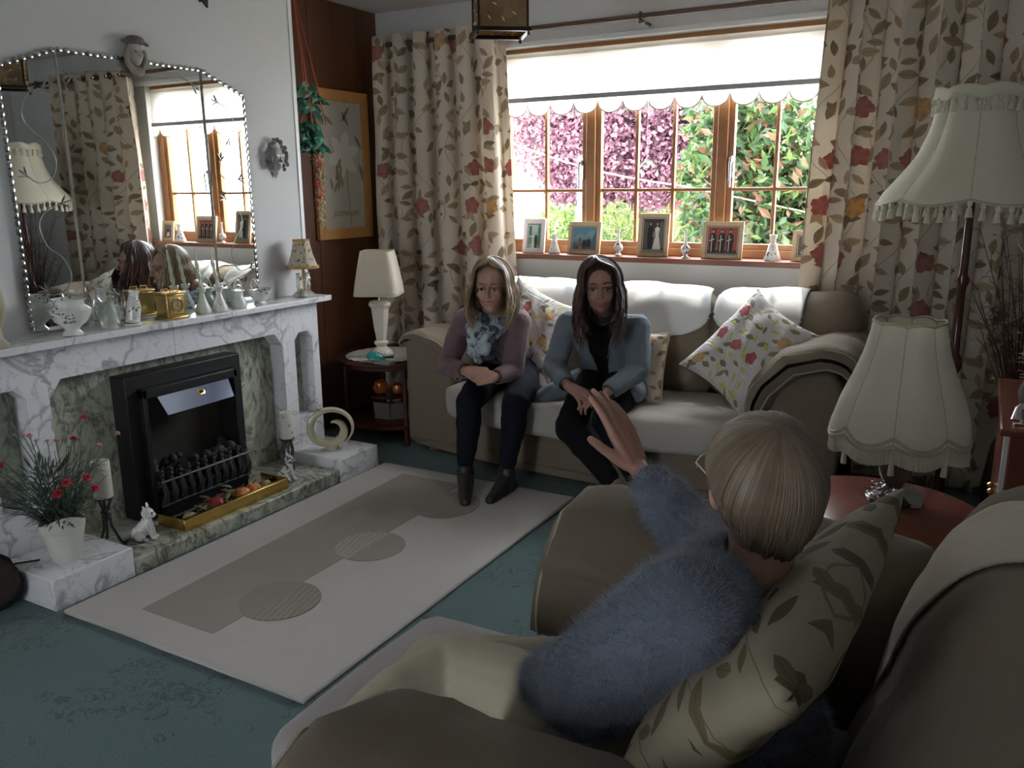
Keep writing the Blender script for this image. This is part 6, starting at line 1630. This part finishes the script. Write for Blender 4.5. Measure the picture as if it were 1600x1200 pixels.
def skin_mat(name, c):
    mt, b = newmat(name); co = coord(); n = noise_t(co, 30, 4)
    setp(b, Base_Color=mix(n, tuple(x * .9 for x in c), tuple(min(1, x * 1.08) for x in c)), Roughness=.5, Subsurface_Weight=.08); b.inputs['Subsurface Scale'].default_value = .01
    bump(b, noise_t(co, 220, 2), .12, .001); return mt
SKIN = skin_mat('skin_fair', (.44, .25, .185)); SKIN2 = skin_mat('skin_warm', (.34, .175, .13)); SKIN3 = skin_mat('skin_older', (.40, .21, .15))
def folds(amp, fr, seed=0): return lambda p, n: amp * (nz(p, fr, seed) + .5 * abs(nz(p, fr * 2.3, seed + 3)))

# ---- woman with blonde hair on the left of the sofa
V_ = Vector
w1 = thing('person', 'blonde woman in mauve cardigan and patterned scarf leaning forward with clasped hands on the sofa', 'person', (-2.12, 3.7, .45))
J = dict(head=at(769, 447, Y=3.42), neck=V_((-2.115, 3.53, .872)), hipL=V_((-2.02, 3.82, .50)), hipR=V_((-2.24, 3.82, .50)))
M1 = frame(J['head'], (.30, -1.0, -.10), (.06, -.12, 1)); hs = 1.05
shR = V_((-2.285, 3.59, .80)); shL = V_((-1.965, 3.59, .81))      # her right is camera left
elR = V_((-2.34, 3.50, .565)); elL = V_((-1.955, 3.50, .575)); hc = at(742, 588, Y=3.30)
wrR = hc + V_((-.075, .045, .01)); wrL = hc + V_((.085, .045, -.005))
knR = at(727, 632, Y=3.29) + V_((0, .03, .0)); knL = at(800, 632, Y=3.32) + V_((0, .03, 0)); anR = at(727, 728, Y=3.26); anL = at(792, 730, Y=3.33)
chest = V_((-2.13, 3.62, .74)); belly = V_((-2.13, 3.74, .60)); pel = V_((-2.13, 3.82, .52))
def torso(g, k, ch, be, pe, a, b_, w=.13):
    ax = (b_ - a).normalized(); 
    for q in (-1, 1):
        g.cap(pe + ax * q * .07, .10 * k, be + ax * q * .05, .085 * k); g.cap(be + ax * q * .05, .085 * k, ch + ax * q * .065, .085 * k)
    g.cap(a, .052 * k, b_, .052 * k); g.cap(ch, .09 * k, a.lerp(b_, .5) + V_((0, 0, -.02)), .07 * k)
def body(root, M, s, J_, sm=3, voxel=.0042, skin=SKIN, hands=None, smile=0):
    g = G(); head_prims(g, M, s, (J_['nb'], .050), smile)
    torso(g, .88, J_['chest'], J_['belly'], J_['pel'], J_['shR'], J_['shL'])
    for q in 'RL':
        caps(g, [(J_['sh' + q], .045), (J_['el' + q], .036), (J_['wr' + q], .0235)]); caps(g, [(J_['hip' + q], .075), (J_['kn' + q], .048), (J_['an' + q], .034)]); caps(g, [(J_['an' + q] + V_((0, 0, -.045)), .024), (J_['toe' + q] + V_((0, 0, -.012)), .012)])
    if hands: hands(g)
    return remesh(g, 'body', skin, root, voxel, sm)
def hands1(g):
    d = (hc - wrR).normalized()
    hand_prims(g, wrR, (.95, -.25, -.18), (.25, .9, -.2), (.0, .2, 1), curls=((.75, 1.0, .7), (.8, 1.0, .7), (.85, 1.0, .7), (.9, 1.0, .7)), spread=.05, thumb=(.9, .35, .2), s=.93)
    hand_prims(g, wrL, (-.95, -.30, -.10), (-.25, .9, -.25), (.0, .1, 1), curls=((.65, 1.05, .8), (.7, 1.05, .8), (.8, 1.05, .8), (.85, 1.0, .8)), spread=.05, thumb=(.9, .45, .1), s=.93)
J1 = dict(nb=V_((-2.12, 3.56, .855)), chest=chest, belly=belly, pel=pel, shR=shR, shL=shL, elR=elR, elL=elL, wrR=wrR, wrL=wrL, hipR=J['hipR'], hipL=J['hipL'], knR=knR, knL=knL, anR=anR, anL=anL, toeR=at(727, 782, Z=.04), toeL=at(766, 778, Z=.04))
body(w1, M1, hs, J1, hands=hands1, smile=1); face_parts(M1, w1, hs, (.42, .15, .13), (.22, .14, .08), smile=1)
def trousers(root, J_, mat, k=1.0):
    g = G(); ax = (J_['shL'] - J_['shR']).normalized()
    for q, sg in (('R', -1), ('L', 1)):
        caps(g, [(J_['pel'] + ax * sg * .06, .105), (J_['hip' + q].lerp(J_['kn' + q], .5) + V_((0, 0, .005)), .082 * k), (J_['kn' + q], .064 * k)]); caps(g, [(J_['kn' + q], .063 * k), (J_['kn' + q].lerp(J_['an' + q], .35) + V_((0, .012, 0)), .062 * k), (J_['an' + q] + (J_['kn' + q] - J_['an' + q]) * .08, .043 * k)])
    return remesh(g, 'trousers', mat, root, .006, 4, disp=folds(.004, 22))
NAVY = fabric('dark_navy_denim', (.009, .010, .016), .2, sheen=0); BLACKC = fabric('black_cloth', (.007, .007, .008), .2, sheen=0)
trousers(w1, J1, NAVY)
BOOT = plain('black_leather', (.02, .018, .018), .45, .2, 30, .3, 60)
def boot(root, an, toe, hgt=.10):
    g = G(); f = (toe - an); f.z = 0; L = f.length; f.normalize()
    heel = V_((an.x, an.y, .035)) - f * .035; tip = V_((an.x, an.y, .030)) + f * max(L, .13)
    g.cap(heel, .034, V_((an.x, an.y, .045)) + f * .05, .040).cap(V_((an.x, an.y, .045)) + f * .05, .040, tip, .026).cap(V_((an.x, an.y, .05)), .042, V_((an.x, an.y, an.z + .0)), .044)
    g.cap(heel + V_((0, 0, .0)), .032, V_((an.x, an.y, an.z)), .042).cap(V_((an.x, an.y, an.z - .03)) + f * .01, .038, V_((an.x, an.y, .036)) + f * max(L, .13) * .75, .030)
    o = remesh(g, 'boot', BOOT, root, .005, 3)
    G().box(-.028, .028, -.03, .012, 0, .03, Matrix.Translation(V_((heel.x, heel.y, .018))) @ Matrix.Rotation(math.atan2(f.y, f.x) - PI / 2, 4, 'Z')).build('boot_heel', BLK, o, bevel=.004)
boot(w1, V_((J1['anR'].x, J1['anR'].y, .118)), J1['toeR']); boot(w1, V_((J1['anL'].x, J1['anL'].y, .118)), J1['toeL'])
def topmat():
    mt, b = newmat('pale_patterned_top'); co = coord(); a = noise_t(co, 28, 3, .6, 1.5); setp(b, Base_Color=mix((a > .55), (.38, .42, .45), (.10, .12, .16)), Roughness=.85); return mt
PT = topmat()
g = G(); torso(g, 1.0, chest, belly, pel, shR, shL); remesh(g, 'patterned_top', PT, w1, .006, 4, disp=folds(.005, 16))
MAUVE = fabric('mauve_knit', (.17, .11, .12), .12, 0, .4, 150, wrinkle=.4)
fwd1 = V_((.12, -1, 0)).normalized(); rt1 = V_((1, .12, 0)).normalized()
def cardigan(root, J_, mat, fwd, rt_, open_w=.055, k=1.14, sl=(.060, .052, .040), tail=None, name='cardigan', neck=.03, fr=14, amp=.006, openz=None):
    g = G(); torso(g, k, J_['chest'], J_['belly'], J_['pel'], J_['shR'], J_['shL'])
    for q in 'RL':
        w_ = J_['wr' + q]; e = J_['el' + q]; caps(g, [(J_['sh' + q], sl[0]), (J_['sh' + q].lerp(e, .5), sl[0] * .98), (e, sl[1]), (e.lerp(w_, .5), sl[1] * .88), (e.lerp(w_, .86), sl[2])])
    if tail:
        for a, ra, b_, rb_ in tail: g.cap(a, ra, b_, rb_)
    cen = J_['chest']
    def cut(p, n):
        q = p - cen; f = q.dot(fwd); l = q.dot(rt_); z = p.z - J_['shL'].z
        if any((p - J_['wr' + s_]).length < .20 or (p - J_['el' + s_]).length < .085 for s_ in 'RL'): 
            return any((p - J_['wr' + s_]).length < .036 for s_ in 'RL')
        if (p - J_['nb']).length < .062 + neck: return True
        w_ = open_w if not openz else openz(p.z)
        return f > -.02 and abs(l - .0) < w_ and n.dot(fwd) > -.1
    o = remesh(g, name, mat, root, .0052, 4, cut=cut, disp=folds(amp, fr, 2))
    md = o.modifiers.new('cloth', 'SOLIDIFY'); md.thickness = .004; md.offset = -1
    return o
cardigan(w1, J1, MAUVE, fwd1, rt1, openz=lambda z: .052 + .02 * max(0, (z - .62) / .2) + .07 * max(0, (.60 - z) / .15),
         tail=[(pel + V_((.13, 0, -.02)), .075, pel + V_((.20, -.12, -.035)), .045), (pel + V_((-.13, 0, -.02)), .07, pel + V_((-.17, -.10, -.05)), .04), (pel + V_((.20, -.10, -.03)), .04, V_((-1.84, 3.62, .47)), .025)])
def scarf_mat():
    mt, b = newmat('print_scarf'); co = coord(); a = noise_t(co, 18, 3, .6, 1.0); c = ramp(a, [(0, (.03, .04, .07)), (.42, (.05, .06, .10)), (.5, (.32, .38, .42)), (.62, (.46, .50, .52)), (1, (.18, .22, .28))]); setp(b, Base_Color=c, Roughness=.85); return mt
SCF = scarf_mat(); nbp = J1['nb'] + V_((.005, -.02, -.035))
g = G()
for k, (r_, z, tl_) in enumerate(((.078, .035, .3), (.088, .01, .45), (.080, -.015, .6), (.07, .04, .1))):
    pts = [nbp + V_((r_ * math.cos(a), r_ * .95 * math.sin(a) - .01, z - tl_ * .07 * (1 - math.sin(a)))) for a in [2 * PI * q / 24 for q in range(25)]]
    for a, b_ in zip(pts, pts[1:]): g.cap(a, .021, b_, .021, 8)
for (x, y, L) in ((.0, -.085, .14), (.04, -.09, .10), (-.035, -.088, .12)): g.cap(nbp + V_((x, y, -.04)), .026, nbp + V_((x * 1.1, y - .005, -.04 - L)), .030)
remesh(g, 'scarf', SCF, w1, .005, 3, disp=lambda p, n: .0035 * math.sin(p.z * 120 + p.x * 60 + 6 * nz(p, 9)) + .002 * nz(p, 18))
BL1 = [hair_mat('blonde_light', (.42, .30, .18)), hair_mat('blonde_mid', (.28, .19, .105)), hair_mat('blonde_dark', (.18, .12, .065))]
g = G(); cP = lambda x, y, z: M1 @ (V_((x, y, z)) * hs)
g.ell(cP(0, -.022, .030), tuple(hs * q for q in (.079, .092, .086)), 20, rot=M1.to_3x3()); 
for q in (-1, 1): g.cap(cP(q * .065, -.03, .0), .028, cP(q * .072, -.035, -.10), .018)
g.cap(cP(0, -.06, 0), .055, cP(0, -.075, -.12), .05)
remesh(g, 'hair_base', BL1[1], w1, .006, 4)
hair(M1, w1, hs, BL1, 620, .20, part=.012, face=60, seed=4, hair_r=1.10, frontpull=.035, gravity=(0, 0, -1), wave=.016, outset=.03)
RING = plain('ring_silver', (.8, .78, .72), .15, metal=1)
p = hc + V_((.012, -.035, .006)); G().tube([p + V_((0, .011 * math.cos(a), .011 * math.sin(a))) for a in [2 * PI * q / 12 for q in range(13)]], .0016, 5, cap=False).build('ring', RING, w1)

# ---- dark-haired woman beside her
w2 = thing('person', 'dark-haired woman in grey-blue blazer and black trousers sitting right of the blonde woman', 'person', (-1.56, 3.75, .45))
h2 = at(938, 448, Y=3.56); M2 = frame(h2, (.42, -1.0, -.06), (-.02, -.06, 1)); hs2 = 1.06
c2h = at(905, 612, Y=3.36)
J2 = dict(nb=V_((-1.545, 3.68, .862)), chest=V_((-1.56, 3.72, .74)), belly=V_((-1.56, 3.80, .60)), pel=V_((-1.56, 3.84, .52)), shR=V_((-1.735, 3.68, .805)), shL=V_((-1.385, 3.70, .81)),
          elR=V_((-1.775, 3.60, .60)), elL=V_((-1.345, 3.62, .62)), wrR=c2h + V_((-.085, .05, .012)), wrL=c2h + V_((.115, .055, -.002)),
          hipR=V_((-1.66, 3.84, .50)), hipL=V_((-1.46, 3.84, .50)), knR=at(888, 668, Y=3.33), knL=at(945, 655, Y=3.38), anR=at(958, 755, Y=3.30), anL=at(1000, 758, Y=3.38), toeR=at(985, 792, Z=.04), toeL=at(1030, 790, Z=.05))
def hands2(g):
    hand_prims(g, J2['wrR'], (.92, -.30, -.28), (.1, .2, -1), (.35, .8, .2), curls=((.25, .45, .35), (.3, .5, .35), (.35, .5, .4), (.4, .5, .4)), spread=.10, thumb=(.9, .5, .1), s=.95)
    hand_prims(g, J2['wrL'] + V_((0, 0, -.022)), (-.93, -.34, -.25), (-.1, .2, -1), (-.3, .8, .2), curls=((.3, .6, .4), (.3, .6, .4), (.4, .6, .4), (.5, .6, .4)), spread=.08, thumb=(.9, .5, .1), s=.95)
body(w2, M2, hs2, J2, skin=SKIN2, hands=hands2); face_parts(M2, w2, hs2, (.36, .12, .11), (.05, .03, .02))
trousers(w2, J2, BLACKC)
boot(w2, V_((J2['anR'].x, J2['anR'].y, .125)), J2['toeR']); boot(w2, V_((J2['anL'].x, J2['anL'].y, .125)), J2['toeL'])
g = G(); torso(g, 1.0, J2['chest'], J2['belly'], J2['pel'], J2['shR'], J2['shL']); remesh(g, 'black_top', BLACKC, w2, .006, 4, disp=folds(.003, 16))
BZ = fabric('grey_blue_tweed', (.14, .165, .19), .25, 0, .4, 260, wrinkle=.5); fwd2 = V_((.08, -1, 0)).normalized(); rt2 = V_((1, .08, 0)).normalized()
BLZ = cardigan(w2, J2, BZ, fwd2, rt2, name='blazer', openz=lambda z: .030 + .055 * max(0, (z - .60) / .22) + .06 * max(0, (.56 - z) / .1), sl=(.061, .055, .045), amp=.005,
         tail=[(J2['pel'] + V_((.13, -.02, -.01)), .08, J2['pel'] + V_((.20, -.20, -.02)), .045), (J2['pel'] + V_((-.13, -.02, -.02)), .075, V_((-1.80, 3.60, .46)), .05), (V_((-1.80, 3.60, .46)), .05, V_((-1.86, 3.52, .40)), .035)])
for q in (-1, 1):      # lapels
    a = J2['nb'] + V_((q * .055, -.045, -.02)); b_ = V_((-1.56 + q * .055, 3.605, .72)); c = V_((-1.56 + q * .03, 3.62, .62)); g = G()
    pts = [a, a.lerp(c, .35) + V_((q * .030, -.012, 0)), a.lerp(c, .55) + V_((q * .026, -.012, 0)), a.lerp(c, .75) + V_((q * .012, -.012, 0)), c + V_((0, -.012, 0))]
    pin = [a + V_((-q * .012, -.012, 0)), a.lerp(c, .35) + V_((0, -.02, 0)), a.lerp(c, .6) + V_((0, -.02, 0)), a.lerp(c, .8) + V_((0, -.015, 0)), c + V_((-q * .004, -.014, 0))]
    vs = [v for pr in zip(pts, pin) for v in pr]; g.add(vs, [(2 * i, 2 * i + 1, 2 * i + 3, 2 * i + 2) for i in range(4)]); o = g.build('lapel', BZ, w2, solid=.004); sw = o.modifiers.new('lie', 'SHRINKWRAP'); sw.target = BLZ; sw.wrap_mode = 'ABOVE_SURFACE'; sw.offset = .006; o.modifiers.move(1, 0)
G().box(-.030, .030, -.003, .003, -.022, .022, Matrix.Translation(V_((-1.375, 3.645, .545))) @ Matrix.Rotation(R(32), 4, 'Z')).build('pocket_flap', BZ, w2, bevel=.002)
DK = [hair_mat('auburn_dark', (.050, .020, .014), .3), hair_mat('auburn_mid', (.10, .035, .022), .3), hair_mat('auburn_black', (.022, .012, .010), .3)]
g = G(); cP = lambda x, y, z: M2 @ (V_((x, y, z)) * hs2)
g.ell(cP(0, -.020, .030), tuple(hs2 * q for q in (.080, .095, .088)), 20, rot=M2.to_3x3())
for q in (-1, 1): g.cap(cP(q * .066, -.025, .01), .030, cP(q * .076, -.02, -.10), .024); g.cap(cP(q * .078, -.02, -.10), .024, cP(q * .094, .02, -.20), .010)
g.cap(cP(0, -.06, 0), .06, cP(0, -.075, -.14), .055); remesh(g, 'hair_base', DK[0], w2, .006, 4)
hair(M2, w2, hs2, DK, 620, .27, part=.02, face=56, seed=9, hair_r=1.12, frontpull=.075, wave=.03, outset=.022)
for q in (-1, 1):
    g = G(); p = M2 @ (V_((q * .080, .012, -.05)) * hs2)
    g.tube([p, p + V_((0, 0, -.018))], .001, 4).ell(p + V_((0, 0, -.022)), (.004, .004, .006), 8); g.build('earring', RING, w2)
pw_ = J2['wrL']; dw = (J2['wrL'] - J2['elL']).normalized(); a_ = dw.orthogonal().normalized(); b_2 = dw.cross(a_)
for off, rr_ in ((-.022, .032), (-.034, .033), (-.012, .031)): G().tube([pw_ + V_((0, 0, -.01)) + dw * off + (a_ * math.cos(t) + b_2 * math.sin(t)) * rr_ for t in [2 * PI * q / 20 for q in range(21)]], .0035, 6, cap=False).build('bangle', RING, w2)
# ---- older woman in the armchair
w3 = thing('person', 'older fair-haired woman in fluffy grey-blue jumper, seen from behind, raising a hand', 'person', (-.30, 1.26, .46))
h3 = at(1186, 752, Y=1.27); M3 = frame(h3, (-.74, 1.0, -.05), (0, 0, 1)); hs3 = .98
wr3 = at(996, 730, Y=1.735); tip3 = at(944, 612, Y=1.745)
J3 = dict(nb=V_((-.245, 1.215, .865)), chest=V_((-.295, 1.21, .745)), belly=V_((-.28, 1.23, .62)), pel=V_((-.25, 1.25, .56)), shR=at(1165, 905, Y=1.40), shL=at(1075, 965, Y=1.03),
          elR=at(1085, 842, Y=1.60), elL=at(925, 1075, Y=1.02), wrR=wr3, wrL=at(850, 1062, Y=1.17), hipR=V_((-.30, 1.34, .55)), hipL=V_((-.30, 1.17, .55)),
          knR=at(722, 1030, Y=1.36) + V_((0, 0, -.015)), knL=at(712, 1045, Y=1.26), anR=V_((-1.07, .95, .14)), anL=V_((-.93, .90, .14)), toeR=V_((-1.20, .96, .04)), toeL=V_((-1.06, .87, .04)))
d3 = (tip3 - wr3).normalized(); camd = (CAM - wr3).normalized(); th3 = (-r2 * .72 - fw * .62 - u2 * .1).normalized()
def hands3(g):
    hand_prims(g, wr3, d3, th3.cross(d3), th3, curls=((.06, .16, .12), (.08, .16, .12), (.10, .18, .12), (.14, .2, .12)), spread=.02, thumb=(.85, .85, .05), tb=.16, s=1.10)
    hand_prims(g, J3['wrL'], (-.15, .95, -.35), (0, -.2, -1), (.9, .3, 0), s=.9)
g3b = body(w3, M3, hs3, J3, skin=SKIN3, hands=hands3); face_parts(M3, w3, hs3, (.36, .15, .14), (.25, .2, .15))
# trousers: cream, with the thigh drawn up over the seat edge
CRT = fabric('cream_trousers', (.34, .305, .225), .06, 0, .15, 200, wrinkle=.5); g = G()
for q in 'RL':
    k = J3['kn' + q]; caps(g, [(J3['hip' + q], .095), (J3['hip' + q].lerp(k, .5) + V_((0, 0, .0)), .088), (k, .066)]); an_ = J3['an' + q]; caps(g, [(k, .062), (V_((-.90, k.y - .11, .505)), .052), (V_((-.935, an_.y + .09, .445)), .050), (V_((-.95, an_.y, .22)), .050), (an_, .055)])
remesh(g, 'trousers', CRT, w3, .006, 4, disp=folds(.007, 9))
kl = J3['knL']; 
for q in 'RL':
    sh_ = G(); a = J3['an' + q]; sh_.cap(V_((a.x + .02, a.y, .045)), .036, V_((a.x - .13, a.y, .036)), .030).cap(V_((a.x, a.y, .06)), .035, V_((a.x, a.y, .11)), .036); remesh(sh_, 'shoe', BOOT, w3, .005, 3)
FUZZ = fabric('grey_blue_wool', (.125, .14, .175), .22, 0, .8, 90)
g = G(); torso(g, 1.16, J3['chest'], J3['belly'], J3['pel'], J3['shR'], J3['shL'])
caps(g, [(J3['shR'], .078), (J3['shR'].lerp(J3['elR'], .5), .074), (J3['elR'], .066), (J3['elR'].lerp(wr3, .5), .058), (J3['elR'].lerp(wr3, .74), .047)])
caps(g, [(J3['shL'], .088), (J3['shL'].lerp(J3['elL'], .5), .086), (J3['elL'], .078), (J3['elL'].lerp(J3['wrL'], .5), .066), (J3['elL'].lerp(J3['wrL'], .85), .050)])
g.cap(J3['shL'], .085, J3['shR'], .08); g.cap(J3['shL'].lerp(J3['shR'], .5), .10, J3['pel'], .13)
def jd(p, n): return .006 * nz(p, 26) + .007 * math.sin(p.x * 95 + 6 * nz(p, 7)) * max(0, min(1, (-.42 - p.x) / .1)) * (1 if p.y < 1.35 else .4)
jm = remesh(g, 'jumper', FUZZ, w3, .0065, 4, disp=jd, cut=lambda p, n: (p - wr3).length < .052 or (p - (J3['nb'] + V_((0, 0, .03)))).length < .062)
rsj = np.random.RandomState(5); me = jm.data; nv = len(me.vertices); co = np.empty(nv * 3); me.vertices.foreach_get('co', co); co = co.reshape(-1, 3) + np.array(-world_loc(w3) * 0 + Vector((0, 0, 0))); no = np.empty(nv * 3); me.vertices.foreach_get('normal', no); no = no.reshape(-1, 3)
ns = 80000; ix = rsj.randint(0, nv, ns); P0 = co[ix] + rsj.normal(size=(ns, 3)) * .003; Nn = no[ix]; rnd = rsj.normal(size=(ns, 3)); d = Nn + rnd * .55; d /= np.linalg.norm(d, axis=1)[:, None]
L_ = (.006 + .010 * rsj.rand(ns))[:, None]; sd = np.cross(d, rnd); sd /= np.linalg.norm(sd, axis=1)[:, None] + 1e-9; P1 = P0 + d * L_ * .6; cur = P1 + (d + rsj.normal(size=(ns, 3)) * .7) * L_ * .5
vv = np.stack([P0 - sd * .0003, P0 + sd * .0003, P1 + sd * .00025, P1 - sd * .00025, cur], 1).reshape(-1, 3)
me2 = bpy.data.meshes.new('wool_fuzz'); me2.from_pydata(vv.tolist(), [], [(5 * i, 5 * i + 1, 5 * i + 2, 5 * i + 3) for i in range(ns)] + [(5 * i + 3, 5 * i + 2, 5 * i + 4) for i in range(ns)])
WF_ = plain('wool_fibre', (.19, .215, .26), .9, .1); add_translucent(WF_, .3, col=(.4, .43, .5)); me2.materials.append(WF_); fo = bpy.data.objects.new('wool_fuzz', me2); COL.objects.link(fo); attach(fo, w3); fo['kind'] = 'stuff'
H3 = [hair_mat('fair_grey', (.165, .118, .076), .5), hair_mat('fair_ash', (.14, .098, .063), .5), hair_mat('fair_pale', (.20, .15, .10), .5)]
g = G(); cP = lambda x, y, z: M3 @ (V_((x, y, z)) * hs3)
g.ell(cP(0, -.024, .030), tuple(hs3 * q for q in (.075, .086, .080)), 22, rot=M3.to_3x3()); g.ell(cP(0, -.045, -.045), tuple(hs3 * q for q in (.070, .058, .066)), 18, rot=M3.to_3x3())
remesh(g, 'hair_base', H3[1], w3, .006, 4)
hair(M3 @ Matrix.Rotation(R(26), 4, 'X'), w3, hs3, H3, 2600, .085, part=.0, face=48, seed=21, hair_r=1.03, droop=92, end_in=.045, wave=.012, rs0=(.0014, .0026), start=-.25)
gl = G()
for q in (-1, 1): gl.tube([M3 @ (V_((q * .078, .0, .005)) * hs3), M3 @ (V_((q * .072, .095, .008)) * hs3)], .0014, 5)
for q in (-1, 1): gl.tube([M3 @ (V_((q * .036 + .030 * math.cos(a), .108, .0 + .022 * math.sin(a))) * hs3) for a in [2 * PI * k / 20 for k in range(21)]], .0016, 5, cap=False)
gl.tube([M3 @ (V_((-.008, .108, .005)) * hs3), M3 @ (V_((.008, .108, .005)) * hs3)], .0015, 5); gl.build('spectacles', RING, w3)
G().ell(M3 @ (V_((.086, -.005, -.045)) * hs3), .004, 8).build('earring', RING, w3)
